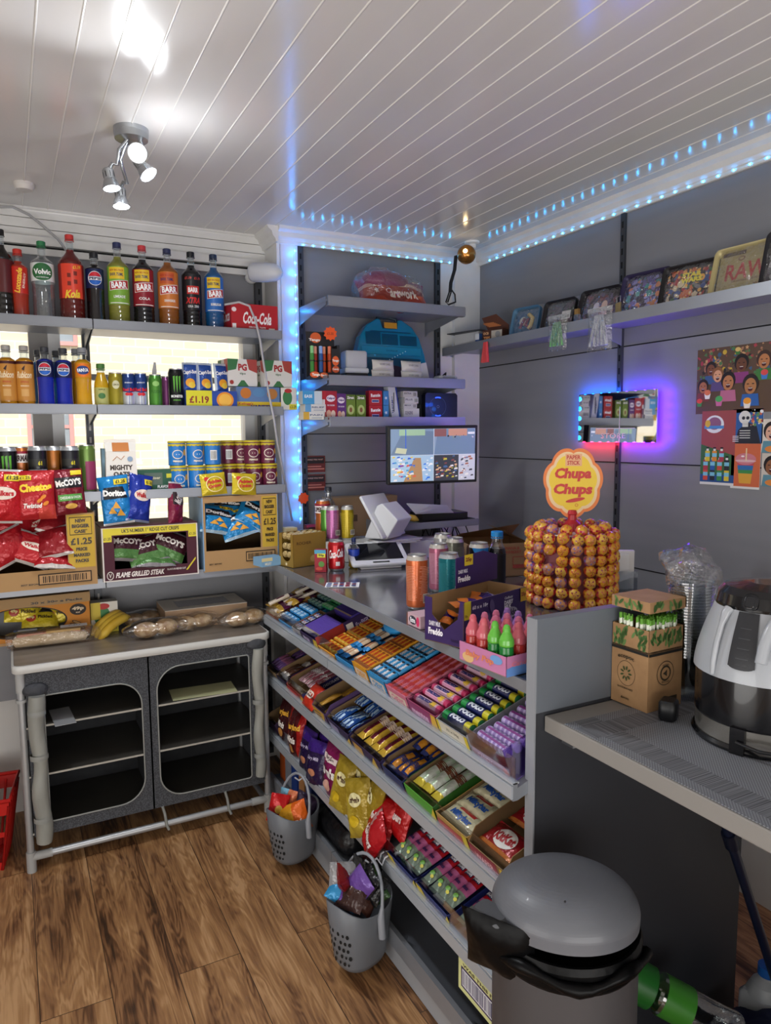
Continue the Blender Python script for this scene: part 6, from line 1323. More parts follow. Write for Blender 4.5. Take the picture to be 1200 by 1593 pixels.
for j in range(3):
    for i in range(5):
        gch.at(Mx @ Vector((-x + .018 + i * .032, .018 + j * .031, h_ - .012)), 0, 'gold wrapped round chocolate in the top layer of the gold box', 'gold wrapped chocolates')
for j in range(2):
    for i in range(3): gch.at(Mx @ Vector((-x + .018, .018 + i * .031, h_ * .35 + j * .034)), 0, 'gold wrapped round chocolate seen through the side cutout of the gold box', 'gold wrapped chocolates in the side cutout')
def oncan(px, py, r, h, col, lb, art=None, topc=None, rz=-25, y=None, **k):
    t = can('drink_can', lb, r, h, col, art, None, topc, **k); onc(t, px, py, rz)
    t.location += Vector((.46, .88, 0)) * r; return t
def onp(px, y, r, h, col, lb, art=None, topc=None, rz=-25, **k):
    t = can('drink_can', lb, r, h, col, art, None, topc, **k); place(t, (pt(px, 830, 1, y).x, y, 1.112), R(rz)); return t
v_ = carton('white_box', 'white box behind the red cola can carrying slim cans', .27, .12, .09, 'c4c4c2'); place(v_, (1.235, 2.80, ZC_), R(-10))
def cola(m, r, a, b): T_(m, 'Coca-Cola', 0, (a + b) / 2 + .012, r * 1.9, .034, 'f4f0ee', shear=.2, bold=.03, rot=.12); T_(m, 'ZERO SUGAR', 0, a + .045, r * 1.1, .004, 'f4f0ee'); m.rect(-.002, a + .008, .014, a + .024, C('e4dedc', .5))
oncan(523, 889, .033, .118, 'b3161e', 'red cola can beside the gold chocolate box', cola)
def fine(c, t1=None): 
    def f(m, r, a, b):
        q = random.Random(3); H = b - a
        for k in range(22): y_ = a + H * (.12 + .036 * k); m.rect(-r * 1.05, y_, -r * q.uniform(.1, .35), y_ + .0012, C(c, .4)); m.rect(r * q.uniform(.05, .3), y_, r * q.uniform(.6, 1.0), y_ + .0012, C(c, .4))
        m.rect(r * .35, a + .01, r * 1.0, a + H * .28, C('c8c0b4', .5)); m.barcode(r * .4, a + .014, r * .95, a + H * .26, None, 10)
    return f
oncan(650, 950, .0335, .168, 'cf6a3a', 'tall orange energy can at the front of the can group', fine('f0b090'), 'c8c4bc')
oncan(684, 922, .033, .165, 'b86a84', 'tall pink energy can behind the teal can', fine('e8b8c8'), 'c8c4bc')
oncan(700, 934, .0335, .150, '1f8a94', 'teal textured energy can in the can group', fine('48aab0'), 'c0c4c8', rough=.35)
oncan(709, 905, .033, .158, '7a7a6c', 'khaki grey energy can behind the teal and black cans', fine('a0a08c'), 'c8c4bc')
oncan(690, 900, .033, .165, 'a8a8a8', 'silver topped can at the back left of the can group', None, 'c8c4bc')
oncan(747, 918, .0345, .160, '10141a', 'black energy can with a bright blue diagonal panel', lambda m, r, a, b: m.poly([(-r * .9, b), (r * 1.0, b), (r * 1.0, a + (b - a) * .25), (r * .2, a + (b - a) * .55)][::-1], C('1a7ac0', .35)), 'c8c4bc')
w_ = bottle('drink_bottle', 'small bottle with a bright blue cap behind the black can', 'bottle', .031, .195, '20242c', '1d86c8', None, (.1, .6), None, .7, 0, '1c2028', neck=.019); onc(w_, 773, 912, 0)
onp(503, 2.84, .033, .168, 'b8642c', 'tall orange malt can with white name band on the counter', malt, None, -30)
onp(518, 2.78, .0275, .145, 'a85a92', 'slim purple pink can between the malt and yellow cans', fine('c88ab4'), 'c8c8c4')
onp(509, 2.81, .0265, .145, '5a9a3a', 'slim green can mostly hidden behind the pink can', None, 'c8c8c4')
onp(541, 2.765, .0265, .145, 'b49c1c', 'slim yellow can beside the pink can', fine('d8c43a'), 'c8c8c4')
t = bottle('drink_bottle', 'clear blue capped water bottle behind the malt can', 'bottle', .033, .225, 'd8e0e8', '2a2c34', None, (.3, .6), None, .8, .03, '2c4a90', True); place(t, (pt(507, 800, 1, 2.93).x, 2.93, 1.02), 0); t.location.z = 1.105; t.location.y = 2.90
t = bottle('drink_bottle', 'blue and yellow novelty drink bottle beside the tablet', 'bottle', .023, .12, 'c9a82a', '1c2c5a', None, (.35, .62), None, .4, .08, '2c48b0', neck=.007); onc(t, 551, 882, 0)
# gum packets with a price flag, drinks boxes
v_ = carton('gum_box', 'small white and red fruit sweet packet box with a fifty pence flag', .045, .03, .088, '9a2230', lambda m, w, h: (m.rect(0, h * .82, w, h, C('4a9ab8', .5)), m.rect(w * .25, h * .66, w * .95, h * .84, C('d4cc2c', .5)), T_(m, '50p', w * .6, h * .75, w * .5, h * .12, '2a2a20', bold=.04), m.ell(w * .6, h * .36, w * .26, h * .13, C('5a8a3a', .5)), m.ell(w * .4, h * .15, w * .3, h * .08, C('c84a3a', .5))), lambda m, w, h: (m.rect(0, 0, w, h, C('d8d4cc', .5)), m.rect(w * .3, 0, w * .4, h * .9, C('b8b4a8', .5)), m.rect(w * .6, 0, w * .7, h * .9, C('b84a4a', .5)))); onc(v_, 500, 889, -35)
v_ = carton('sweet_box', 'pale blue and yellow flat sweet box at the far end of the counter', .10, .07, .035, '7aa6c8', lambda m, w, h: (m.rect(0, h * .6, w * .5, h, C('d8cc9a', .5)), T_(m, 'MILKY', w * .3, h * .3, w * .3, h * .3, 'e8e4d0'))); onc(v_, 408, 868, 12, 1.03); v_.location = (.93, 2.83, 1.0235)
v_ = carton('sweet_display', 'cream card display of small sweets behind the gold box', .05, .05, .075, 'c8b88c', lambda m, w, h: (T_(m, 'HONEY', w * .5, h * .85, w * .8, h * .12, '9a4a24'), m.ell(w * .5, h * .4, w * .3, h * .3, C('a8985a', .5)))); onc(v_, 447, 845, 0); v_.location = (pt(447, 822, 1, 2.93).x, 2.90, ZC_); v_.scale.z = 1.9
for i, px in enumerate((461, 469, 477)):
    p = pt(px, 820, 1, 2.90); t = can('sweet_tube', 'purple topped sweet tube behind the gold box, ' + ('left', 'middle', 'right')[i] + ' one', .0135, .13, '3a2a5a', lambda m, r, a, b: (T_(m, 'UP', 0, a + .03, r * 1.4, .012, 'c8242c', bold=.05), m.rect(-r * 1.4, b - .03, r * 1.4, b, C('7a2a7a', .4))), 'purple sweet tubes', '6a246a', 'sweet tube'); place(t, (p.x, 2.88, ZC_))
v_ = carton('red_box', 'dark red and grey box behind the purple sweet tubes', .05, .03, .14, '6a2430', lambda m, w, h: (m.rect(w * .2, 0, w * .6, h, C('3a3a3c', .5)), m.rect(0, h * .92, w, h, C('b8446a', .5)))); place(v_, (pt(486, 830, 1, 2.95).x, 2.97, ZC_))
for k in range(2):
    tag(MB().box(-.05, .05, 0, .002, 0, .075, C('6e2c2a', .6)).front(-.0003).rect(-.045, .04, .045, .07, C('2a2022', .6)).text('WHILE YOU WAIT', 0, .058, .08, .007, C('d8a89a', .5)).rect(-.045, .012, .045, .018, C('c87a6a', .5)).rect(-.045, .024, .03, .029, C('c87a6a', .5)).build('notice_card', None, (pt(495, 750, 1, 3.06).x, YA - .008, 1.385 - k * .085), (0, 0, R(0))), 'dark red notice card on the alcove wall, %s one' % ('upper', 'lower')[k], 'notice')
st = MB(); st.front(0); st.lay = .001; st.w = .001; st.star(0, 0, .028, C('e84c1a', .5), 8, .8); tag(st.build('price_star', None, pt(472, 775, 1, YA - .04)), 'orange star card hanging on the post below the blue LEDs', 'price star')
kb = thing('cardboard_box', 'plain brown cardboard box standing behind the till screen', 'box'); m = MB(); m.box(-.17, .17, -.05, .05, 0, .20, C('97795a', .8)); o = m.build('box_body', kb)
m = MB(); m.front(-.0505); m.rect(-.06, .09, -.035, .12, C('5a4632', .7)); T_(m, 'FRAGILE', -.11, .06, .07, .012, '5a4632', rot=1.5); m.tube([(.05, -.051, .11), (.06, -.051, .09), (.085, -.051, .14)], .002, C('4a3828', .7), 5); m.build('printing', kb)
place(kb, (pt(563, 780, 1, 3.0).x, 3.02, ZC_ + .05), R(-2))
tag(bevel(MB().box(-.13, .13, -.05, .05, 0, .05, C('c8a0a8', .5)).build('pink_box', None, (pt(545, 810, 1, 3.0).x, 2.99, ZC_ - .0)), .004), 'pale pink box under the plain brown cardboard box', 'box')
v_ = carton('white_box', 'white receipt printer sized box behind the customer tablet', .22, .13, .075, 'c4c6c8'); place(v_, (pt(618, 850, 2, ZC_).x + .0, 2.72, ZC_), R(-8))
for k in range(3): tag(MB().box(-.11, .11, -.075, .075, 0, .004, C(('d4d4d4', 'cacaca', 'dcdcdc')[k], .6)).build('paper_sheet', None, (1.43 + .01 * k, 2.72, ZC_ + .0775 + .0045 * k), (0, 0, R(-14 + 9 * k))), 'white papers under the till screen, ' + ('bottom', 'middle', 'top')[k] + ' sheet', 'paper')
# till: wedge stand and tilted tablet
tl_ = thing('till_screen', 'white till tablet seen from behind on its wedge stand', 'till'); WP = C('d4d5d8', .3, coat=.3)
m = MB(); m.prism([(-.075, 0), (.055, 0), (.12, .10), (.03, .18), (.0, .165)], .15, WP, 1, -.075); bevel(m.build('stand', tl_), .006)
m = MB(); m.M = Matrix.Translation((-.01, 0, .11)) @ Matrix.Rotation(R(-32), 4, 'Y'); m.rbox(-.008, .008, -.115, .115, -.12, .12, .006, WP, 3).box(-.0092, -.008, -.10, .10, -.10, .10, C('141519', .1)); m.build('screen', tl_)
place(tl_, (1.40, 2.69, ZC_ + .10), R(-58)); tl_.scale = (.84, .84, .84)
tb_ = thing('customer_tablet', 'white customer payment tablet lying on a low wedge base', 'tablet')
m = MB(); m.prism([(-.06, 0), (.055, 0), (.06, .045), (-.05, .012)], .15, WP, 0, -.075); bevel(m.build('base', tb_), .004)
m = MB(); m.M = Matrix.Translation((0, -.0, .042)) @ Matrix.Rotation(R(24), 4, 'X'); m.rbox(-.105, .105, -.072, .072, -.006, .006, .012, WP, 4, .003); m.build('screen_frame', tb_)
m = MB(); m.M = Matrix.Translation((0, -.0, .042)) @ Matrix.Rotation(R(24), 4, 'X'); m.plane((0, 0, .0068), (1, 0, 0), (0, 1, 0)); m.rect(-.088, -.045, .086, .06, C('16171b', .06)); m.rect(-.03, -.064, .03, -.056, C('1a1b1e', .3)); m.build('screen', tb_)
onc(tb_, 587, 880, -12); tb_.scale = (1.15, 1.15, 1.15)
cs = MB(); cs.box(-.06, .06, -.04, .04, 0, .001, WHITE).plane((0, 0, .0012), (1, 0, 0), (0, 1, 0))
r_ = random.Random(2)
for i in range(5):
    for j in range(3): cs.rect(-.055 + i * .022, -.034 + j * .024, -.039 + i * .022, -.018 + j * .024, C(r_.choice(['4a5a8a', 'a83a4a', '5a6a9a', '8a4a5a']), .5))
tag(onc(cs.build('card_sheet'), 533, 910, -28), 'small white card with blue and red squares lying on the counter', 'card')
gmm = carton('gum_display', 'low pink and white chewing gum display at the counter edge', .16, .07, .035, 'c8a8b0', None, lambda m, w, h: (m.ell(w * .4, h * .5, w * .3, h * .35, C('3a3a48', .5)), T_(m, 'Extra', w * .4, h * .5, w * .4, h * .4, 'f0f0f4', bold=.05), m.ell(w * .8, h * .5, w * .12, h * .4, C('d83a6a', .5)))); place(gmm, (1.055, 1.70, ZC_), 0)
# cardboard box with open flap behind the drum
sb_ = thing('cardboard_box', 'open cardboard box marked banana and strawberry behind the blue capped bottle', 'box')
w_, d_, h_ = .24, .20, .125; x = w_ / 2; y = d_ / 2; k = C('9a7a58', .8)
m = MB(); m.box(-x, x, -y, -y + .004, 0, h_, k).box(-x, x, y - .004, y, 0, h_, k).box(-x, -x + .004, -y, y, 0, h_, k).box(x - .004, x, -y, y, 0, h_, k).box(-x, x, -y, y, 0, .004, k)
m.add([(-x, y, h_), (x, y, h_), (x, 0, h_ + .06), (-x, 0, h_ + .03)], [(0, 1, 2, 3)], k, False).add([(x, -y, h_), (x, y, h_), (x - .10, y, h_ + .05), (x - .10, -y, h_ + .05)], [(0, 1, 2, 3)], C('a88a64', .8), False); m.build('box_body', sb_)
m = MB(); m.plane((-x, -y - .0005, 0), (1, 0, 0), (0, 0, 1)); m.poly([(0, h_ * .2), (w_ * .2, h_ * .2), (w_ * .02, h_), (0, h_)], C('b05048', .6)); T_(m, '6 x 50ge', w_ * .3, h_ * .84, w_ * .24, .012, '5a4030'); T_(m, 'BANANA &', w_ * .68, h_ * .86, w_ * .3, .011, 'a8483c'); T_(m, 'STRAWBERRY', w_ * .68, h_ * .74, w_ * .36, .011, 'a8483c'); m.rect(w_ * .72, h_ * .25, w_ * .92, h_ * .6, C('a8483c', .6)); m.rect(w_ * .73, h_ * .36, w_ * .91, h_ * .58, C('9a7a58', .7)); m.build('printing', sb_)
place(sb_, (1.70, 2.27, ZC_), R(-16)); sb_.location = (1.63, 2.25, ZC_)
# purple frog chocolate box: front wall with cut corner, header card behind
PUR = '35205a'
fb = thing('chocolate_box', 'purple display box of small chocolate bars priced twenty five pence', 'display box')
w_, d_, h_ = .27, .127, .115
m = MB(); pu = C(PUR, .45); ins = C('94744e', .8)
def wall(pts, ax, o): m.prism(pts, .0015, pu, ax, o); m.prism([(a * .998, b * .998) for a, b in pts], .0012, ins, ax, o + (.0015 if o <= 0.001 else -.0012))
wall([(0, 0), (w_, 0), (w_, h_), (.0, h_)], 1, 0); wall([(0, 0), (w_, 0), (w_, h_), (0, h_)], 1, d_)
wall([(0, 0), (d_, 0), (d_, h_), (d_ * .82, h_), (d_ * .82, h_ * .62), (d_ * .5, h_ * .32), (d_ * .16, h_ * .62), (d_ * .10, h_), (0, h_)], 0, 0); wall([(0, 0), (d_, 0), (d_, h_), (0, h_)], 0, w_); m.box(0, w_, 0, d_, 0, .002, ins)
m.build('box_body', fb)
m = MB(); m.plane((0, -.0004, 0), (1, 0, 0), (0, 0, 1)); m.rect(0, h_ * .62, w_ * .1, h_ * 1.02, C('cfc22c', .5)); T_(m, '25p', w_ * .03, h_ * .7, w_ * .04, .008, '5a3a2a')
T_(m, '60 x e 18g', w_ * .24, h_ * .84, w_ * .24, .013, 'dcd8e4', bold=.03); T_(m, 'Cadbury', w_ * .70, h_ * .86, w_ * .14, .009, 'dcd8e4', shear=.2); T_(m, 'DAIRY', w_ * .70, h_ * .76, w_ * .15, .011, 'dcd8e4', bold=.05); T_(m, 'MILK', w_ * .685, h_ * .66, w_ * .12, .011, 'dcd8e4', bold=.05)
m.ell(w_ * .72, h_ * .50, w_ * .13, h_ * .13, C('9a94a8', .5)); T_(m, 'Freddo', w_ * .72, h_ * .50, w_ * .22, .019, '2a1a44', bold=.05); m.rect(w_ * .90, h_ * .68, w_, h_, C('d0a42c', .5)); T_(m, '25p', w_ * .95, h_ * .84, w_ * .08, .014, '8a2a1c', bold=.05)
for q in ((.42, .78), (.36, .5), (.5, .3)): m.ell(w_ * q[0], h_ * q[1], .010, .018, C('5a4a7a', .5), 16, .2)
m.plane((-.0004, d_, 0), (0, -1, 0), (0, 0, 1)); T_(m, 'DAIRY MILK', d_ * .26, h_ * .42, d_ * .3, .012, 'dcd8e4', bold=.04); T_(m, 'Freddo', d_ * .28, h_ * .24, d_ * .38, .018, 'f0ecf4', bold=.05); T_(m, 'Freddo', d_ * .78, h_ * .13, d_ * .2, .008, '2a1a44'); m.build('printing', fb)
m = MB(); m.prism([(w_ * .45, h_), (w_ + .04, h_), (w_ + .04, h_ * 1.62), (w_ * .9, h_ * 1.78), (w_ * .45, h_ * 1.72)], .002, pu, 1, d_ - .004); m.plane((0, d_ - .0045, 0), (1, 0, 0), (0, 0, 1)); T_(m, 'Freddo', w_ * .58, h_ * 1.2, w_ * .2, .016, 'f0ecf4', bold=.05); T_(m, 'DAIRY MILK', w_ * .56, h_ * 1.38, w_ * .15, .010, 'dcd8e4', bold=.04); m.rect(w_ * .58, h_ * 1.5, w_ * .72, h_ * 1.76, C('d0b42c', .5)); T_(m, '25p', w_ * .65, h_ * 1.63, w_ * .1, .014, '7a2a1c', bold=.05); m.build('header_card', fb)
pf = pt(742, 1037, 2, ZC_); fb.location = pt(722, 1010, 2, ZC_ + .001); fb.rotation_euler = (0, 0, R(18))
fbM = Matrix.Translation(fb.location) @ Matrix.Rotation(R(18), 4, 'Z')
fw = Proto(bag('chocolate_bar', 'x', .07, .03, .007, lambda a_, b_: ('c9702c' if a_ < -.3 else ('3a1f6a' if a_ < .75 else '8a7a9a')), None, 'small purple chocolate bars in the purple box priced twenty five pence', 61, 'chocolate bar', 8, 6))
for i, (u, v, z, rx, ry, rz) in enumerate(((.05, .05, .095, -70, 10, 15), (.04, .07, .07, -60, 20, 60), (.05, .09, .055, -80, -10, 40), (.13, .08, .085, -75, 6, -20), (.17, .07, .09, -80, -12, 10), (.20, .09, .085, -60, 8, -40), (.22, .06, .08, -85, 0, 20), (.14, .04, .075, -80, 10, 5), (.09, .05, .06, -80, 0, -10))):
    fw.at(fbM @ Vector((u, v, z)), None, 'small purple and orange chocolate bar lying in the purple box priced twenty five pence', rot=(R(rx), R(ry), R(rz)))
# tray of candy baby bottles
tr_ = thing('candy_tray', 'pink and blue patterned card tray of candy baby bottles', 'tray')
w_, d_, h_ = .15, .16, .045; m = MB(); pk_ = C('c07aa4', .5)
m.box(0, w_, 0, .002, 0, h_, pk_).box(0, w_, d_ - .002, d_, 0, h_ * .9, pk_).box(0, .002, 0, d_, 0, h_, pk_).box(w_ - .002, w_, 0, d_, 0, h_, pk_).box(0, w_, 0, d_, 0, .002, C('c0a890', .7)); m.build('tray_body', tr_)
m = MB(); m.plane((0, -.0003, 0), (1, 0, 0), (0, 0, 1)); m.poly([(0, 0), (w_, 0), (w_, h_ * .5), (w_ * .6, h_ * .3), (w_ * .3, h_ * .6), (0, h_ * .4)], C('5f8ac8', .5)); T_(m, 'Candy Bottles', w_ * .5, h_ * .55, w_ * .8, .014, 'd87a8a', bold=.03, shear=.2)
m.plane((-.0003, d_, 0), (0, -1, 0), (0, 0, 1)); m.ell(d_ * .2, h_ * .3, .02, .012, C('d8b07a', .5)); m.ell(d_ * .8, h_ * .7, .02, .01, C('6f9ad0', .5)); T_(m, 'Baby Pop', d_ * .45, h_ * .5, d_ * .6, .018, 'd8805a', bold=.04, shear=.2); m.build('printing', tr_)
place(tr_, (.938, 1.232, ZC_ + .001), R(6)); trl = tr_.location
def bbot(c1, c2):
    t = thing('candy_bottle', 'x', 'candy bottle', group='candy baby bottles in the pink tray'); a, b = C(c1, .2, trans=.35, coat=.3), C(c2, .25, trans=.25, coat=.3)
    MB().lathe([(0, 0), (.015, 0), (.017, .004), (.0165, .02), (.014, .030), (.0165, .04), (.0165, .058), (.013, .062)], a, 16).build('bottle', t)
    MB().lathe([(.0165, .060), (.0175, .064), (.0165, .074), (.012, .084), (.0085, .092), (.0088, .098), (.006, .106), (0, .109)], b, 16).build('teat_cap', t)
    m = MB(); m.cyl(.0168, 0, 0); m.star(0, .03, .012, C(c2, .4), 7, .7); m.build('label', t)
    return t
bp_ = {k: Proto(bbot(*v)) for k, v in dict(green=('1f8a3a', '6fc84a'), red=('c83a34', 'dc6a78'), pink=('c8387a', 'e07aa0'), purple=('8a4aa8', 'a87ac8')).items()}
cnt = {}
for r_i, rowc in enumerate((('green', 'red', 'red', 'pink'), ('green', 'red', 'pink', 'pink'), ('red', 'pink', 'pink', 'purple'), ('red', 'pink', 'pink', 'purple'))):
    for c_i, c in enumerate(rowc):
        bp_[c].at(trl + Matrix.Rotation(R(6), 3, 'Z') @ Vector((.021 + c_i * .036, .022 + r_i * .038, .003)), R(-30), '%s candy baby bottle in the pink tray, %s row, %s' % (c, ('front', 'second', 'third', 'back')[r_i], ('leftmost', 'second from left', 'third from left', 'rightmost')[c_i]))
# lollipop drum
DC = Vector((1.560, 1.72, ZC_)); DR = .122
dmz = 0; dm = thing('lollipop_stand', 'red lollipop drum stand with a yellow flower shaped sign', 'lollipop stand', DC, R(-38))
m = MB(); RED = C('b3202a', .3, coat=.3); m.lathe([(0, 0), (DR * .95, 0), (DR * .95, .012), (DR * .86, .014)], RED, 40).lathe([(DR * .84, .014), (DR * .84, .222)], C('c8808a', .5), 40).lathe([(0, .226), (DR * .9, .226), (DR * .92, .222), (DR * .84, .220)], C('c8b4b0', .4), 40); m.build('drum', dm)
DZ = -.026; MB().lathe([(.028, .226), (.027, .250), (.014, .262), (.013, .278), (.016, .280), (.012, .292), (0, .294)], RED, 24).build('sign_post', dm)
m = MB(); P = []; P2 = []; P3 = []
for i in range(96):
    a = 2 * PI * i / 96; k = 1 + .075 * abs(math.cos(a * 3.5 + PI / 2)) ** .7 * 1.6
    for Q, s_ in ((P, 1), (P2, .90), (P3, .80)): Q.append((.082 * k * s_ * math.sin(a), .41 + .100 * k * s_ * math.cos(a)))
m.prism(P, .005, C('b3202a', .4), 1, -.0025); m.front(-.0027); m.poly(P[:: 1], C('e07a34', .4)); m.poly(P2, C('e8c89a', .4)); m.poly(P3, C('e8c42a', .4))
m.rect(-.024, .462, .026, .500, C('e0a87a', .4)); T_(m, 'PAPER', .001, .489, .042, .013, 'b8342a', bold=.03); T_(m, 'STICK', .001, .472, .038, .013, 'b8342a', bold=.03)
T_(m, 'Chupa', 0, .435, .112, .042, 'c42a24', shear=.15, bold=.05); T_(m, 'Chups', 0, .386, .118, .042, 'c42a24', shear=.15, bold=.05); m.ell(.008, .356, .030, .006, C('c42a24', .4), 16, .2); m.ell(.012, .340, .005, .005, C('c42a24', .4), 12, 0, .75); sg_ = m.build('sign', dm); sg_.location.z = -.032
def lol(c1, c2, c3):
    t = MB(); rr = .0192; q = [C(c1, .3, coat=.5), C(c2, .3, coat=.5), C(c3, .3, coat=.5)]; nu, nv = 14, 9; vs = []; 
    for j in range(nv + 1):
        th = PI * j / nv
        for i in range(nu): a = 2 * PI * i / nu; k = rr * (1 + .05 * ((i * 7 + j * 3) % 5 - 2) / 2); vs.append((k * math.sin(th) * math.cos(a), -k * math.cos(th), k * math.sin(th) * math.sin(a)))
    for kk in range(3):
        fs = [(j * nu + i, (j + 1) * nu + i, (j + 1) * nu + (i + 1) % nu, j * nu + (i + 1) % nu) for j in range(nv) for i in range(nu) if (0 if j >= 6 else (1 if (j < 3 and (i + j) % 3) else ((i * 2 + j) % 3))) == kk]
        if fs: t.add(vs, fs, q[kk], True)
    t.tube([(0, rr * .8, 0), (0, rr + .045, 0)], .0018, C('e4dcd4', .5), 6); return t
lp = [Proto(tag(lol(*c).build('lollipop'), 'x', 'lollipop')) for c in (('a8202c', 'dc9a20', 'c84a30'), ('c03050', 'dca02c', 'd8604a'), ('c82a3a', 'e0b040', '9a2244'), ('a8447a', 'c88a5a', '7a6ab0'))]
r_ = random.Random(5); lev = ['bottom', 'second', 'third', 'fourth', 'fifth', 'sixth', 'top']
for j in range(7):
    for i in range(20):
        a = 2 * PI * i / 20 + r_.uniform(-.03, .03)
        if r_.random() < .03: continue
        lp[r_.choice((0, 0, 1, 1, 2, 3)) if i > 9 and r_.random() < .8 else r_.choice((0, 2, 0, 1))].at(DC + Vector(((DR + .006) * math.sin(a), -(DR + .006) * math.cos(a), .020 + j * .0328 + r_.uniform(-.003, .003))), None, 'wrapped lollipop in the %s ring of the drum' % lev[j], 'lollipops in the %s ring of the drum' % lev[j], rot=(r_.uniform(-.2, .2), r_.uniform(0, 3), a))
for i in range(14):
    a = 2 * PI * i / 14; lp[i % 4].at(DC + Vector((DR * .82 * math.sin(a), -DR * .82 * math.cos(a), .238)), None, 'wrapped lollipop lying on top of the drum', 'lollipops on top of the drum', rot=(R(-70), 0, a))
# leaflet holder behind
lh = thing('leaflet_holder', 'clear acrylic holder of white papers behind the lollipop drum', 'holder', (1.80, 1.78, ZC_), R(-35))
MB().box(-.075, .075, -.03, -.027, 0, .07, mix_film('holder_acrylic', 'e8ecf0', .18, .05, 0)).box(-.075, .075, .03, .033, 0, .12, mix_film('holder_acrylic', 'e8ecf0', .18, .05, 0)).box(-.075, .075, -.03, .03, 0, .003, mix_film('holder_acrylic', 'e8ecf0', .18, .05, 0)).build('holder', lh)
MB().box(-.07, .07, .005, .026, .004, .135, C('d4d2d0', .6)).box(-.07, .05, -.008, .003, .004, .125, C('dcdcdc', .6)).build('papers', lh)

# ================================================================ ON THE DESK
ZD = .9562
sx = thing('straw_box', 'kraft box of green striped paper straws with leaf print', 'straw box', (1.178, 1.058, ZD), R(2))
w_, d_, h_ = .108, .100, .128; KR = noise_mat('kraft_card', '9a7650', 'a58058', (1, 1, 1), 30, .75); GN = '4a6a34'
MB().box(0, w_, 0, d_, 0, h_, KR).box(0, w_, 0, d_, h_, h_ + .004, C('1c1a16', .6)).build('box_body', sx)
m = MB(); m.box(0, w_, 0, .002, h_, h_ + .05, KR).box(0, .002, 0, d_, h_, h_ + .05, KR).box(w_ - .002, w_, 0, d_, h_, h_ + .05, KR).box(0, w_, d_ - .002, d_, h_, h_ + .05, KR)
def leaves(m, W, z0, z1, n, sd):
    r = random.Random(sd)
    for _ in range(n): m.ell(r.uniform(.008, W - .008), r.uniform(z0 + .006, z1 - .006), .009, .0035, C(r.choice([GN, '3a5a2a', '5f7f44']), .6), 8, r.uniform(.6, 2.4)); m.w = m.lay
m.plane((0, -.0002, 0), (1, 0, 0), (0, 0, 1)); leaves(m, w_, h_ + .004, h_ + .05, 34, 3); m.plane((-.0002, d_, 0), (0, -1, 0), (0, 0, 1)); leaves(m, d_, h_ + .004, h_ + .05, 32, 4); m.build('leaf_print_sleeve', sx)
m = MB(); m.box(-.002, w_ + .002, -.002, d_ + .002, h_ + .088, h_ + .112, KR); m.plane((-.002, -.0025, 0), (1, 0, 0), (0, 0, 1)); leaves(m, w_, h_ + .088, h_ + .112, 16, 5); m.plane((-.0025, d_, 0), (0, -1, 0), (0, 0, 1)); leaves(m, d_, h_ + .088, h_ + .112, 14, 6); m.build('lid', sx)
m = MB(); m.plane((0, -.0004, 0), (1, 0, 0), (0, 0, 1)); k = C('2e2618', .7)
m.ell(w_ * .5, h_ * .62, .027, .027, k, 30, 0, .94); m.ell(w_ * .5, h_ * .62, .017, .017, k, 24); m.ell(w_ * .5, h_ * .62, .013, .013, C('9a7650', .7), 20); m.star(w_ * .5, h_ * .62, .009, k, 3, .45); T_(m, 'NATURAL', w_ * .5, h_ * .76, .02, .004, '2e2618'); T_(m, 'RECYCLED', w_ * .5, h_ * .475, .024, .004, '2e2618'); m.rect(w_ * .55, h_ * .1, w_ * .85, h_ * .2, k)
m.rect(0, h_ - .006, w_, h_, C('1c1a16', .6)); m.plane((-.0004, d_, 0), (0, -1, 0), (0, 0, 1)); m.rect(0, h_ - .006, d_, h_, C('1c1a16', .6)); m.ell(d_ * .42, h_ * .56, .025, .028, k, 26, 0, .97)
for q in range(9): a = 2 * PI * q / 9; m.ell(d_ * .42 + .011 * math.cos(a), h_ * .56 + .012 * math.sin(a), .005, .0022, C('3a4a24', .6), 8, a)
T_(m, 'ecopoc', d_ * .42, h_ * .82, .045, .009, '2e2618', arc=.2); T_(m, 'BIODEGRADABLE', d_ * .42, h_ * .30, .042, .004, '2e2618'); T_(m, '6mm', d_ * .42, h_ * .13, .022, .006, '2e2618'); m.build('printing', sx)
# straws: each a striped tube
sm_ = MB(); L_ = .19
for s in range(16): sm_.add([(.0032 * math.sin(2 * PI * (i + .0) / 8 + s * .0), -.0032 * math.cos(2 * PI * i / 8), L_ * (s + q) / 16 + .006 * i / 8) for q in (0, 1) for i in range(9)], [(i, i + 1, 9 + i + 1, 9 + i) for i in range(8)], C('5f9a2c' if s % 2 else 'dfe4d4', .5), True)
sp_ = Proto(tag(sm_.build('paper_straw'), 'green and white striped paper straw in the kraft box', 'straw', 'paper straws in the kraft box'))
r_ = random.Random(8)
for i in range(13):
    for j in range(6 if i else 13):
        yy = .008 + j * .0068 * (1 if i else 1); sp_.at(Vector(sx.location) + Matrix.Rotation(R(2), 3, 'Z') @ Vector((.008 + i * .0072, yy, .008)), None, None, rot=(r_.uniform(-.02, .02), r_.uniform(-.03, .03), r_.uniform(0, 6)))
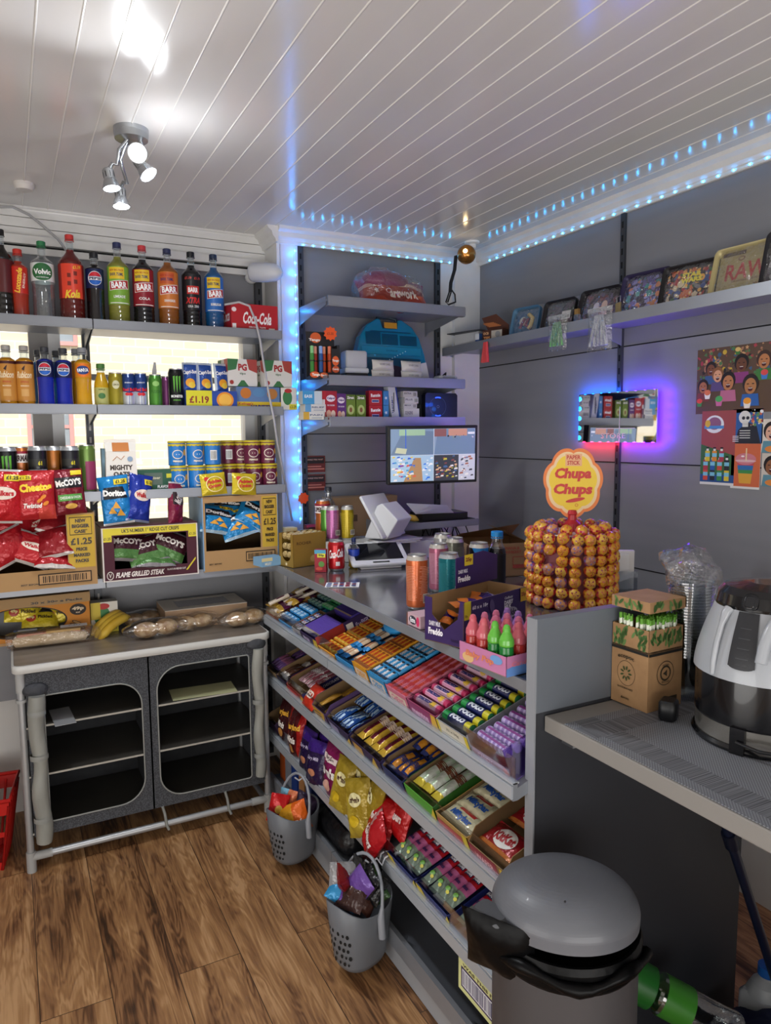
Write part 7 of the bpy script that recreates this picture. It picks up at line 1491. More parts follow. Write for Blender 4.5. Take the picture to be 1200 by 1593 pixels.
# stacks of clear cups in a torn bag
for k, (px_, py_, n_, lb) in enumerate(((1.335, 1.085, 26, 'tall stack of clear plastic cups in a torn bag beside the straw box'), (1.41, 1.135, 22, 'second stack of clear plastic cups behind the first'))):
    t = thing('cup_stack', lb, 'cups', (px_, py_, ZD))
    q = MB().lathe([(.030, 0), (.031, .001), (.044, .10), (.0475, .102), (.0475, .106), (.044, .106)], CUPM, 22); o = None
    for i in range(n_ if k == 0 else 18):
        o = q.build('cup', t, (0, 0, .0065 * i)) if o is None else o.copy()
        if i: COL.objects.link(o); o.location = (0, 0, .0065 * i)
    q = MB(); q.ball((0, 0, 0), 1, FILM, 26, 14, (.06, .055, .05))
    for i, v in enumerate(q.v): q.v[i] = v * (1 + .5 * noise.noise(v * 24 + Vector((k * 9, 0, 0))) + .2 * noise.noise(v * 60)) + Vector((0, 0, .295 if k == 0 else .245))
    q.build('torn_bag', t)
# soup maker
KT = Vector((1.292, .872, ZD)); kt = thing('soup_maker', 'grey and black electric soup maker with handle on placemat', 'appliance', KT, R(-74)); kt.scale = (1.08, 1.08, 1.0)
m = MB(); SILV = C('a4a8ae', .32, coat=.3); BK = C('0e0e11', .18, coat=.4)
MB().lathe([(0, 0), (.118, 0), (.120, .006), (.116, .012)], BK, 40).build('base', kt)
MB().lathe([(.114, .010), (.1145, .046)], C('b8b4ac', .2, .9), 40).build('steel_band', kt)
MB().lathe([(.1145, .046), (.116, .05), (.116, .135), (.114, .142)], BK, 40).build('body', kt)
m = MB()
def mk(m, mat, z0, z1, rf, sq, n=40, steps=14):
    vs = []
    for j in range(steps + 1):
        z = z0 + (z1 - z0) * j / steps; r_ = rf(j / steps)
        for i in range(n): a = 2 * PI * i / n; vs.append((r_ * math.sin(a) + .012 * (j / steps) ** 1.5 * 0, -r_ * math.cos(a), z))
    m.add(vs, [(j * n + i, j * n + (i + 1) % n, (j + 1) * n + (i + 1) % n, (j + 1) * n + i) for j in range(steps) for i in range(n)], mat, True)
mk(m, SILV, .135, .265, lambda q: .1195 - .034 * q ** 1.5, 1); m.lathe([(.114, .140), (.1195, .135)], SILV, 40); m.build('shoulder', kt)
m = MB().lathe([(.0865, .262), (.087, .268), (.083, .288), (.072, .300), (.03, .306), (0, .306)], BK, 40); m.build('lid', kt)
m = MB(); rs_ = lambda z: .1195 - .034 * max(0, (z - .135) / .13) ** 1.5
m.fn = lambda a, b, w: Vector(((rs_(b) + .003 + w) * math.sin(a / .09), -(rs_(b) + .003 + w) * math.cos(a / .09), b)); m.curved = 2; m.lay = .0006; m.w = 0
m.rect(-.017, .165, .017, .262, C('26272b', .4)); m.ell(0, .168, .017, .008, C('26272b', .4)); 
for z in (.18, .198, .216, .234): m.rect(-.008, z, .008, z + .001, C('4a4b50', .4))
m.build('button_panel', kt)
m = MB(); m.M = Matrix.Translation((0, -.083, .280)) @ Matrix.Rotation(R(62), 4, 'X'); m.rbox(-.013, .013, -.016, .016, 0, .006, .011, C('1a1b1f', .2), 6); m.build('power_button', kt)
pts = []
for i in range(17):
    q = i / 16; a = R(42) ; z = .158 + .112 * math.sin(q * PI) ** .7 if 0 else 0
m = MB(); H_ = []
for i in range(19):
    q = -1 + 2 * i / 18; xx = .075 * q; zz = .268 - .085 * abs(q) ** 3.2; H_.append((xx, -.080 - .055 * (1 - zz / .268) * 1.6 - .02 * (1 - abs(q)), zz))
m.M = Matrix.Rotation(R(50), 4, 'Z'); m.tube(H_, .0095, SILV, 10); m.build('handle', kt)
m = MB(); m.M = Matrix.Rotation(R(-24), 4, 'Z'); m.tube([(0, -.121, .14), (.0, -.120, .165), (0, -.114, .2), (0, -.104, .235), (0, -.096, .255), (0, -.088, .262)], [.004, .005, .005, .005, .008, .009], SILV, 8); m.build('side_loop', kt)
m = MB(); m.box(-.012, .012, -.122, -.115, .0, .05, BK); m.tube([(.0, -.125, .025), (.04, -.130, .022), (.08, -.110, .02), (.11, -.08, .016)], .0035, BLACK, 6); m.build('cord_clip', kt)
pl = thing('power_plug', 'black power plug lying on its side between straw box and soup maker', 'plug', pt(1040, 1118, 2, ZD), R(30))
m = MB(); m.rbox(-.022, .022, -.018, .018, 0, .042, .010, BLACK, 5).tube([(.018, .0, .022), (.04, .004, .02), (.07, .01, .012), (.10, .03, .006)], [.006, .0045, .0035, .0035], BLACK, 8); m.build('plug_body', pl)

# ================================================================ SWEETS ON THE TIERED SHELVES
SL = math.atan(tl); SC, SS = math.cos(SL), math.sin(SL)
def FR(k, y, s=.0, n=.0):
    """frame on shelf k: x runs towards the room front (-Y), y up the slope, z off the shelf"""
    z = (.796, .548, .303)[k]; o = Vector((XG + .002, y, z + .0015)) + Vector((SC, 0, SS)) * s + Vector((-SS, 0, SC)) * n
    return Matrix(((0, SC, -SS, o.x), (-1, 0, 0, o.y), (0, SS, SC, o.z), (0, 0, 0, 1)))
def dcarton(k, y0, y1, d, hf, hs, col, label, front=None, side=None, lcol=None, inside='7a6040', name='display_carton', s0=0, sidecol=None):
    """open display carton between y0 (far) and y1 (near)"""
    w = y0 - y1; t = thing(name, label, 'display carton'); b = C(col, .5); ins = C(inside, .8); th = .002; sc = C(sidecol or col, .5)
    m = MB(); m.box(0, w, 0, d, 0, th, ins).box(0, w, d - th, d, 0, hs, ins).box(0, w, 0, th, 0, hf, b)
    for x0 in (0, w - th):
        m.prism([(0, 0), (d, 0), (d, hs), (.03, hs), (0, hf)], th, sc, 0, x0)
        m.prism([(.003, .002), (d - .002, .002), (d - .002, hs - .0005), (.03, hs - .0005), (.002, hf - .0005)], .0005, ins, 0, x0 + th if x0 == 0 else x0 - .0006)
    m.build('carton_body', t)
    if front or side:
        m = MB()
        if front: m.plane((0, -.0004, 0), (1, 0, 0), (0, 0, 1)); front(m, w, hf)
        if side: m.plane((w + .0004, 0, 0), (0, 1, 0), (0, 0, 1)); side(m, d, hs)
        m.build('printing', t)
    t.matrix_world = FR(k, y0, s0); return t
def grid(k, y0, y1, s0, s1, nx, ns, proto, n=.02, rz=0, rx=0, lab=None, grp=None, jit=0, skip=0, alt=None):
    r = random.Random(int(y0 * 1000)); w = (y0 - y1) / nx; ds = (s1 - s0) / ns
    for j in range(ns):
        for i in range(nx):
            if r.random() < skip: continue
            p = (alt if alt and (i + j) % 2 else proto)
            M = FR(k, y0, 0) @ Matrix.Translation((w * (i + .5), s0 + ds * (j + .5), n + r.uniform(-1, 1) * jit * .1)) @ Matrix.Rotation(R(rz) + r.uniform(-1, 1) * jit, 4, 'Z') @ Matrix.Rotation(R(rx), 4, 'X')
            o = p.at((0, 0, 0), None, lab, grp); o.matrix_world = M
def flat(w, d, h, col, art, name='sweet_bar', cat='sweet', edge=None):
    """thin wrapped bar lying flat: rounded slab with art on its top"""
    m = MB(); m.rbox(-w / 2, w / 2, -d / 2, d / 2, 0, h, min(w, d) * .12, C(col, .3, coat=.25), 2, h * .25)
    m.plane((0, 0, h + .0002), (1, 0, 0), (0, 1, 0)); art(m, w, d); return Proto(tag(m.build(name), 'x', cat))
def roll(r, L, col, art, ends=None, name='sweet_roll'):
    m = MB(); n = 14; e = C(ends or col, .4); b = C(col, .3, coat=.3); P = [(0, -L / 2 - .001), (r * .8, -L / 2), (r, -L / 2 + .003), (r, -L / 2 + .014), (r, L / 2 - .014), (r, L / 2 - .003), (r * .8, L / 2), (0, L / 2 + .001)]
    m.M = Matrix.Rotation(R(90), 4, 'Y'); m.lathe(P, lambda z: e if abs(z) > L / 2 - .014 else b, n); m.M = Matrix.Identity(4)
    m.fn = lambda u, v, w: Vector((u, (r + w) * math.sin(v / r), (r + w) * math.cos(v / r))); m.curved = True; m.lay = .0003; m.w = .0003; art(m, L, r); return Proto(tag(m.build(name), 'x', 'sweets'))
def wrapb(w, h, T, paint, art, sd, name='chocolate_bar', cat='chocolate bar'):
    """pillow wrapped bar lying face up"""
    m = bag(name, 'x', w, h, T, paint, art, None, sd, cat, 8, 8); m.data.transform(Matrix.Rotation(R(-90), 4, 'X')); return Proto(m)
Tt = lambda c, s, u=0, v=0, w=.8, h=.4, rot=0, **k: (lambda m, W, H: T_(m, s, W * u, H * v, W * w, H * h, c, rot=rot, **k))
# ---- shelf 1
dcarton(0, 2.855, 2.70, .20, .028, .045, '7a3a20', 'open carton of maroon and gold toffee packets at the far shelf end', None, None)
grid(0, 2.85, 2.70, .01, .19, 2, 3, wrapb(.085, .06, .012, lambda a, b: 'b08a34' if b < 0 else '4a1438', lambda m, w, h: m.star(0, -h * .2, .01, C('c8a83a', .4), 5, .5), 11, 'toffee_packet', 'toffee'), .042, 0, 0, 'maroon and gold toffee packet in the far open carton', 'toffee packets at the far shelf end', .15)
grid(0, 2.80, 2.70, .02, .20, 2, 3, flat(.018, .09, .012, 'cbbfae', lambda m, w, d: m.rect(-w * .4, -d * .1, w * .4, d * .3, C('5a2a3a', .4))), .058, 0, 0, 'cream wafer stick on the toffee packets', 'cream wafer sticks', .2)
dcarton(0, 2.695, 2.545, .24, .030, .034, '3a8ac4', 'blue open carton of chewing gum packs', None, None, inside='2a5a8a')
gb1 = flat(.030, .034, .014, '2f8fd0', lambda m, w, d: (m.rect(-w * .45, -d * .4, w * .45, 0, C('a8d0ec', .4)), T_(m, 'Airwaves', 0, d * .2, w * .8, d * .22, 'e4f0f8', bold=.05)), 'gum_pack', 'chewing gum'); gb2 = flat(.030, .034, .014, '1c4a52', lambda m, w, d: (m.rect(-w * .45, -d * .4, w * .45, 0, C('8ab8a8', .4)), T_(m, 'Extra', 0, d * .2, w * .8, d * .22, 'cfe4dc', bold=.05)), 'gum_pack', 'chewing gum')
gb3 = flat(.030, .034, .014, '1f7a44', gb2.r.data and (lambda m, w, d: m.rect(-w * .45, -d * .4, w * .45, 0, C('9acaa0', .4))), 'gum_pack', 'chewing gum')
grid(0, 2.69, 2.55, .008, .13, 4, 3, gb1, .033, 0, 0, 'light blue chewing gum pack in the blue carton', 'light blue chewing gum packs')
grid(0, 2.69, 2.55, .13, .215, 4, 2, gb2, .036, 0, 0, 'dark teal chewing gum pack at the back of the blue carton', 'dark teal chewing gum packs')
grid(0, 2.55, 2.46, .14, .22, 3, 2, gb3, .045, 0, 0, 'green chewing gum pack behind the grey gum carton', 'green chewing gum packs')
dcarton(0, 2.54, 2.45, .13, .036, .042, '9a9aa0', 'grey white carton of small blue and red gum packets', lambda m, w, h: T_(m, 'GUM', w * .4, h * .5, w * .4, h * .4, '3a4a8a'))
grid(0, 2.535, 2.455, .01, .12, 4, 4, flat(.016, .022, .01, 'c8ccd8', lambda m, w, d: (m.rect(-w * .4, 0, w * .4, d * .4, C('2a4a9a', .4)), m.rect(-w * .4, -d * .4, 0, -d * .1, C('b83a4a', .4)))), .03, 0, 0, 'small white gum packet in the grey carton', 'small white gum packets')
cbx = lambda m, w, h: (m.poly([(w * .72, 0), (w, 0), (w, h), (w * .8, h)], C('d0b42c', .5)), T_(m, 'FINGER', w * .35, h * .6, w * .4, h * .3, 'c8b8e0', bold=.04))
cbs = lambda m, d, h: (m.rect(0, 0, d * .42, h, C('8a2420', .5)), m.rect(d * .45, h * .2, d * .55, h * .8, C('d0ccc4', .5)), T_(m, '60 x e FINGER', d * .68, h * .5, d * .2, h * .3, 'c8b8e0'), m.rect(d * .8, 0, d, h, C('c0a42c', .5)))
dcarton(0, 2.445, 2.285, .27, .045, .058, '2c1c4a', 'purple open carton packed with thin purple chocolate fingers', cbx, cbs, inside='1c1430')
grid(0, 2.44, 2.29, .01, .12, 15, 1, flat(.0085, .10, .030, '6a52b8', lambda m, w, d: m.rect(-w * .45, -d * .5, w * .45, -d * .42, C('c8b080', .4)), 'chocolate_finger', 'chocolate bar'), .026, 0, 0, 'thin purple chocolate finger in the front half of the purple carton', 'thin purple chocolate fingers, front half')
grid(0, 2.44, 2.29, .14, .25, 14, 1, flat(.0085, .09, .030, '3c2c78', lambda m, w, d: m.rect(-w * .45, -d * .5, w * .45, -d * .42, C('c8b080', .4)), 'chocolate_finger', 'chocolate bar'), .034, 0, 0, 'thin dark purple chocolate finger in the rear half of the purple carton', 'thin purple chocolate fingers, rear half')
def chew(c, c2, s): return flat(.026, .048, .011, c, lambda m, w, d: (m.rect(-w * .46, -d * .42, w * .46, -d * .24, C(c2, .4)), T_(m, s, 0, d * .04, d * .56, w * .52, 'c23a1c' if c[0] == 'd' else 'f0ecec', bold=.06, rot=R(90)), m.ell(0, d * .36, w * .3, d * .08, C(c2, .4))), 'chew_bar')
def brick(k, ya, yb, d, h, c, lb, pr, nx, ns, gl, gg, side=None):
    dcarton(k, ya, yb, d, h, h * .72, c, lb, lambda m, w, hh: (m.rect(w * .1, hh * .2, w * .9, hh * .75, C('d8c8b8', .5)), T_(m, 'CHEWS', w * .5, hh * .48, w * .6, hh * .36, c, bold=.04)), None, inside=c)
    grid(k, ya - .003, yb + .003, .004, d - .004, nx, ns, pr, h - .012, 0, 0, gl, gg)
brick(0, 2.280, 2.135, .27, .030, 'd8942a', 'orange carton of orange chew bars', chew('d98a26', 'e8c04a', 'REFRESH'), 5, 5, 'orange chew bar in the orange carton', 'orange chew bars')
t = dcarton(0, 2.128, 1.985, .20, .038, .044, '2a86c4', 'bright blue rounded tray of striped chew packets', None, None, inside='1a4a74')
grid(0, 2.124, 1.99, .01, .19, 5, 3, wrapb(.028, .062, .007, lambda a, b: '2f86c8' if abs(b) > .6 else ('d88a5a' if a < 0 else 'e0c8a8'), None, 12, 'chew_packet', 'sweet'), .038, 0, 0, 'striped blue and orange chew packet in the blue tray', 'striped chew packets in the blue tray', .1)
v_ = MB().ball((0, 0, 0), 1, C('2a90d0', .35), 16, 10, (.055, .03, .02)); tag(v_.build('blue_pouch'), 'bright blue pouch on top of the striped chew packets', 'pouch').matrix_world = FR(0, 2.05, .20, .06)
brick(0, 1.980, 1.880, .27, .062, 'd89a22', 'yellow orange carton of fruit chew bars, tall front', chew('d8962c', '8a4a1c', 'CHEWS'), 4, 6, 'yellow orange chew bar with brown marks', 'yellow orange chew bars')
brick(0, 1.876, 1.765, .25, .060, '3a90c8', 'blue carton of blue chew bars', chew('3f9ad0', '1c2a3a', 'CHEWS'), 4, 5, 'blue chew bar in the blue carton', 'blue chew bars')
grid(0, 1.876, 1.765, .25, .33, 4, 2, chew('2a70a8', '1c2a3a', 'CHEWS'), .04, 0, 0, 'blue chew bar lying behind the blue carton', 'loose blue chew bars')
brick(0, 1.760, 1.640, .33, .054, 'c8708a', 'pink carton of strawberry chew bars', chew('d87a90', 'b8343a', 'BERRY'), 4, 8, 'pink strawberry chew bar in the pink carton', 'pink chew bars')
dcarton(0, 1.635, 1.492, .33, .052, .050, 'a8446a', 'pink carton of wrapped fruit mint rolls', lambda m, w, h: (m.rect(0, 0, w, h, C('8a3a6a', .5)), T_(m, 'mentos', w * .4, h * .5, w * .6, h * .4, 'c8a0c0', bold=.05), m.poly([(w * .75, 0), (w, 0), (w, h), (w * .85, h)], C('d0a83a', .5))), None, inside='8a3458')
mr_ = lambda c: (lambda m, L, r: (m.rect(-L * .36, -r * 1.2, L * .36, r * 1.3, C(c, .35)), m.ell(L * .22, 0, L * .1, r * .9, C('e0b83a', .4)), T_(m, 'mentos', -L * .08, r * .1, L * .5, r * .95, '242a6a', bold=.06)))
grid(0, 1.632, 1.496, .012, .325, 1, 11, roll(.0118, .122, 'd8a0b4', mr_('dcb8cc'), 'c83a6a'), .046, 0, 8, 'pink and lilac mint roll with a dark blue name', 'pink mint rolls', .03, 0, roll(.0118, .122, 'cf7898', mr_('d8a0bc'), 'b82a5a'))
dcarton(0, 1.487, 1.350, .30, .050, .058, '94949a', 'white card carton of green and navy mint rolls', lambda m, w, h: (m.rect(0, 0, w, h, C('c8c4b4', .5)), T_(m, '32 x 34g', w * .5, h * .7, w * .4, h * .2, '5a5a50'), m.rect(0, 0, w * .08, h, C('c8b42a', .5)), m.rect(w * .9, h * .3, w, h, C('c8b42a', .5))), lambda m, d, h: m.rect(0, 0, d, h, C('8f8f92', .5)), inside='6a6a68')
grid(0, 1.483, 1.354, .012, .27, 1, 9, roll(.0122, .114, '1e2860', lambda m, L, r: (m.rect(-L * .5, -r * 1.6, -L * .3, r * 1.6, C('1f8a44', .35)), m.rect(L * .3, -r * 1.6, L * .5, r * 1.6, C('c8c02a', .35)), T_(m, 'POLO', 0, r * .1, L * .5, r * 1.15, 'dfe4ee', bold=.07)), '2a7a4a'), .050, 0, 8, 'green and navy mint roll with white letters', 'green and navy mint rolls', .03)
lc = thing('clear_sweet_box', 'clear front carton of lilac checked candy rolls at the near shelf end', 'display carton'); w_ = .145
MB().box(0, w_, 0, .0015, 0, .085, ACRYL).box(w_ - .0015, w_, 0, .2, 0, .085, mix_film('lilac_clear', 'd8c8f0', .1, .06, 0)).build('clear_front', lc)
m = MB(); m.box(0, w_, 0, .24, 0, .002, C('7a6aa0', .5)).box(0, w_, .238, .24, 0, .05, C('8a8a90', .6)); m.plane((0, .001, 0), (1, 0, 0), (0, 0, 1)); m.rect(.004, .004, w_ * .9, .034, C('8a4a74', .5)); T_(m, 'CANDY', w_ * .35, .02, w_ * .4, .014, 'd0a0c0', shear=.2); m.ell(w_ * .9, .02, .010, .012, C('b82a4a', .5)); m.build('printing', lc); lc.matrix_world = FR(0, 1.342, 0)
grid(0, 1.335, 1.205, .012, .21, 1, 8, roll(.0115, .115, '9a82c4', lambda m, L, r: [m.rect(-L * .42 + q * L * .14, -r * 1.6, -L * .36 + q * L * .14, r * 1.6, C('c8b8e4', .35)) for q in range(7)] + [m.rect(-L * .45, -r * .2, L * .45, r * .25, C('8a3f8c', .4))], 'b8a8dc'), .052, 0, 8, 'lilac checked candy roll at the near end of the top sweet shelf', 'lilac candy rolls', .04)
# ---- shelf 2
PU2 = '2a1e48'
dcarton(1, 2.85, 2.735, .22, .035, .05, 'a08460', 'brown carton of pink purple wafer bars, far end of the second shelf', None, None)
grid(1, 2.85, 2.74, .01, .2, 5, 2, wrapb(.024, .085, .008, lambda a, b: '8a4a68' if b > 0 else '5a3a6a', None, 13), .034, 0, 0, 'pink and purple wafer bar at the far end of the second sweet shelf', 'pink purple wafer bars', .15)
def ptxt(s): return lambda m, d, h: T_(m, s, d * .35, h * .55, d * .5, h * .34, 'c8c0d8', bold=.02)
dcarton(1, 2.73, 2.62, .24, .04, .055, '241c38', 'dark navy carton of brown bars on the second sweet shelf', lambda m, w, h: m.poly([(w * .6, 0), (w, 0), (w, h * .6)], C('d0a82c', .5)), ptxt('MILK CHOCOLATE'))
grid(1, 2.725, 2.63, .01, .2, 4, 2, wrapb(.024, .085, .008, lambda a, b: '4a2a1c' if b > -.4 else 'c0b8b0', None, 14), .034, 0, 0, 'brown chocolate bar in the dark navy carton', 'brown bars in the dark navy carton', .1)
dcarton(1, 2.61, 2.43, .22, .04, .055, '8c2420', 'red carton of white and pink striped chocolate bars', lambda m, w, h: (m.poly([(w * .7, 0), (w, 0), (w, h), (w * .85, h)], C('d8a42c', .5)), m.rect(0, 0, w * .6, h * .8, C('c8342a', .5))), lambda m, d, h: (m.rect(0, h * .45, d, h, C('2a2a5a', .5)), T_(m, '24 x NUTTY CHOCOLATE', d * .4, h * .72, d * .6, h * .2, 'd8d0d0')), sidecol='8c2838')
grid(1, 2.60, 2.44, .015, .20, 5, 1, wrapb(.03, .12, .012, lambda a, b: 'c8b0b4' if int((a + b * 2) * 4) % 2 else '9a4a5a', Tt('e8e4e4', 'Nuts', 0, .1, .9, .2, rot=1.2), 15), .04, 0, 0, 'white and pink striped chocolate bar in the red carton', 'white and pink striped bars', .05)
o = bag('sweet_packet', 'bright red sweet packet between the red and yellow cartons', .10, .09, .02, 'c83420', lambda m, w, h: T_(m, 'RED', 0, 0, w * .5, h * .3, 'e8d8c8', bold=.04), None, 16, 'sweet packet', 10, 10); o.matrix_world = FR(1, 2.385, .03, .045) @ Matrix.Rotation(R(-60), 4, 'X')
dcarton(1, 2.33, 2.21, .24, .052, .075, '57406a', 'tall yellow and purple fronted carton on the second sweet shelf', lambda m, w, h: (m.poly([(0, 0), (w * .7, 0), (w * .9, h), (0, h)], C('c9a23a', .5)), [m.poly([(w * .1, h * q), (w * .6, h * (q + .1)), (w * .6, h * (q + .18)), (w * .1, h * (q + .08))], C('3a2458', .5)) for q in (.1, .35, .6)]), None)
grid(1, 2.325, 2.215, .01, .2, 4, 2, wrapb(.024, .085, .008, 'b88a34', None, 17), .045, 0, 0, 'gold wrapped bar in the yellow and purple carton', 'gold wrapped bars', .15)
dcarton(1, 2.20, 2.02, .22, .052, .062, PU2, 'dark purple carton of light and navy blue biscuit bars', lambda m, w, h: (m.rect(w * .1, h * .3, w * .5, h * .8, C('8a84a8', .5)), m.poly([(w * .7, 0), (w, 0), (w, h * .8)], C('c8a42c', .5))), ptxt('48 x e 49g'))
grid(1, 2.195, 2.03, .012, .20, 5, 2, wrapb(.032, .088, .012, lambda a, b: 'a8c4dc' if int((b + a * .3) * 7) % 2 else '24509c', None, 18), .045, 0, 0, 'blue striped biscuit bar in the dark purple carton', 'blue striped biscuit bars', .08)
dcarton(1, 2.01, 1.80, .20, .052, .062, PU2, 'dark purple carton of maroon and gold honeycomb bars', lambda m, w, h: (m.rect(w * .08, h * .2, w * .4, h * .85, C('b8924a', .5)), m.poly([(w * .6, 0), (w * .9, 0), (w * .8, h)], C('c8a42c', .5))), ptxt('48 x e 40g Standard'))
grid(1, 2.00, 1.81, .012, .185, 4, 1, wrapb(.042, .155, .013, lambda a, b: 'cfa83a' if abs(a) > .55 or b < -.7 else '6a2030', Tt('e0c8b8', 'Crunchie', 0, .1, .7, .34, rot=1.5, bold=.04), 19), .048, 0, 0, 'maroon and gold honeycomb bar in the dark purple carton', 'maroon and gold honeycomb bars', .04)
dcarton(1, 1.79, 1.665, .22, .050, .062, '1e2c5c', 'navy carton of blue and orange chocolate bars', None, None)
grid(1, 1.785, 1.67, .012, .20, 3, 2, wrapb(.036, .092, .012, lambda a, b: 'c9862c' if a > -.1 and abs(b) < .8 else '1c2c6a', Tt('2a2a5a', 'YORKIE', .2, 0, .6, .3, rot=1.5, bold=.06), 20), .046, 0, 0, 'navy and orange chocolate bar in the navy carton', 'navy and orange chocolate bars', .08)
dcarton(1, 1.655, 1.50, .20, .055, .062, '4f9a2c', 'bright green carton of mint chocolate bars', lambda m, w, h: m.poly([(w * .75, 0), (w, 0), (w, h)], C('c8b82c', .5)), lambda m, d, h: T_(m, '24 x AERO MINT', d * .45, h * .45, d * .72, h * .34, 'a8c890'), sidecol='2a5a1c')
grid(1, 1.65, 1.51, .012, .19, 3, 1, wrapb(.044, .15, .014, lambda a, b: 'c8b43a' if b < -.78 else ('b8ccb0' if int((a * 2 + b * 3)) % 2 else 'c4c8bc'), Tt('6a3a24', 'Aero', 0, .05, .62, .5, rot=1.5, bold=.05), 21), .05, 0, 0, 'pale green mint chocolate bar in the green carton', 'pale green mint chocolate bars', .03)
dcarton(1, 1.49, 1.35, .23, .052, .048, 'b08a4a', 'carton of cream and red milk bars', lambda m, w, h: (m.rect(0, 0, w * .8, h * .7, C('a84a48', .5)), m.rect(w * .85, 0, w, h, C('c8b42c', .5))), None)
grid(1, 1.488, 1.352, .010, .225, 1, 4, wrapb(.135, .056, .012, lambda a, b: 'b83434' if b > .5 and abs(a) < .6 else 'cfc9a8', Tt('24509a', 'Milkybar', 0, -.08, .62, .42, bold=.05), 22), .042, 0, 0, 'cream milk bar with red corner and blue name', 'cream milk bars', .03)
dcarton(1, 1.345, 1.20, .22, .046, .07, '8a6a44', 'brown carton of red wafer bars at the near shelf end', lambda m, w, h: (m.rect(0, 0, w * .75, h, C('8a2a38', .5)), T_(m, 'WAFER', w * .4, h * .5, w * .5, h * .4, 'd8a0a8'), m.poly([(w * .78, 0), (w, 0), (w, h), (w * .85, h)], C('d0b42c', .5))), None)
grid(1, 1.342, 1.205, .015, .20, 1, 2, wrapb(.13, .072, .010, lambda a, b: 'b0642c' if b < -.8 else '8c1a20', lambda m, w, h: (m.ell(0, 0, w * .28, h * .36, C('d8d4d0', .4), 24), T_(m, 'KitKat', 0, 0, w * .5, h * .36, 'a01c24', bold=.05, rot=.12)), 23), .04, 0, 0, 'red wafer bar with a white oval and red name', 'red wafer bars', .03)
# ---- shelf 3
dcarton(2, 2.85, 2.74, .16, .07, .08, '2a1a34', 'dark purple carton behind the cookie bags', None, lambda m, d, h: T_(m, '48 x e Standard', d * .5, h * .8, d * .6, h * .12, 'c8b0c8'))
def sbag(name, lb, w, h, T, paint, art, y, s, n, sd, rx=-28, rz=0, ry=0, cat='sweet bag', g=None):
    o = bag(name, lb, w, h, T, paint, art, g, sd, cat, 14, 16); o.matrix_world = FR(2, y, s, n) @ Matrix.Rotation(R(rz), 4, 'Z') @ Matrix.Rotation(R(rx), 4, 'X') @ Matrix.Rotation(R(ry), 4, 'Y'); return o
ck = lambda m, w, h: (T_(m, 'Maryland', 0, h * .16, w * .8, h * .16, 'e0a83a', bold=.05, rot=.12), T_(m, 'Minis', 0, -h * .08, w * .46, h * .14, 'ece4dc', bold=.04), m.ell(0, -h * .26, w * .16, h * .09, C('a8743a', .4)))
sbag('cookie_bag', 'dark maroon cookie bag at the far end of the third sweet shelf', .13, .19, .025, '3c1418', ck, 2.70, .05, .085, 71)
sbag('cookie_bag', 'red cookie bag beside the maroon one on the third sweet shelf', .13, .19, .028, lambda a, b: '9c1a18' if abs(a) > .6 else '4a1216', ck, 2.55, .04, .085, 72, -25, 6)
for i, (y, s, n, rz) in enumerate(((2.43, .03, .07, 5), (2.37, .07, .085, -10), (2.33, .02, .07, 14), (2.24, .10, .09, 0))):
    sbag('chocolate_bag', 'dark purple chocolate bag on the third sweet shelf, ' + ('beside the cookie bags', 'second one, further back', 'third one, leaning on the pink bag', 'at the back behind the pink bag')[i], .11, .16, .02, lambda a, b: '3c1f78' if b > .5 else '261640', lambda m, w, h: (T_(m, 'Dairy Milk', 0, h * .1, w * .6, h * .1, 'c8bcd8', shear=.2), m.ell(0, -h * .2, w * .2, h * .08, C('b87a5a', .4))), y, s, n, 73 + i, -30, rz)
sbag('chocolate_bag', 'magenta chocolate bag with large white lettering', .13, .19, .03, '7c1850', lambda m, w, h: (m.rect(-w * .4, h * .2, w * .4, h * .3, C('d8c8c4', .4)), T_(m, 'That Jam', 0, h * .25, w * .5, h * .06, '3a2a2a'), T_(m, "m&m's", 0, h * .02, w * .8, h * .2, 'f0ecea', bold=.07), m.ell(0, -h * .25, w * .2, h * .1, C('c89a8a', .4))), 2.19, .04, .09, 81, -25)
for i, (y, s, n, rz, ry) in enumerate(((2.09, .03, .085, 20, 14), (2.02, .07, .10, -8, 0), (1.96, .02, .075, 25, -10), (1.92, .06, .09, -12, 12))):
    sbag('chocolate_bag', 'yellow chocolate peanut bag on the third sweet shelf, ' + ('leftmost, crumpled', 'second from left, standing behind', 'third, leaning forward', 'rightmost with pale label')[i], .11, .18, .026, lambda a, b: '9c8426' if a + b > -.3 else 'b8a238', lambda m, w, h: (m.ell(0, h * .15, w * .28, h * .12, C('ddd4a0', .4)), T_(m, "m&m's", 0, h * .15, w * .44, h * .1, '4a2a1c', bold=.06), m.ell(-w * .1, -h * .2, w * .2, h * .1, C('c8a81c', .4))), y, s, n, 85 + i, -30, rz, ry)
for i, (y, s, n, rz, ry) in enumerate(((1.86, .05, .07, 8, 5), (1.80, .09, .085, -10, -8), (1.835, .0, .05, -14, 20))):
    sbag('chocolate_bag', 'bright red chocolate bag beside the boxed chews, ' + ('front', 'rear', 'lowest with white stripes')[i], .12, .13, .026, (lambda a, b: 'b88888' if abs(a + b) < .2 else 'b01820') if i == 2 else 'b01418', lambda m, w, h: T_(m, 'Maltesers', 0, 0, w * .7, h * .2, 'ecdcd8', bold=.04, shear=.2), y, s, n, 90 + i, -40, rz, ry)
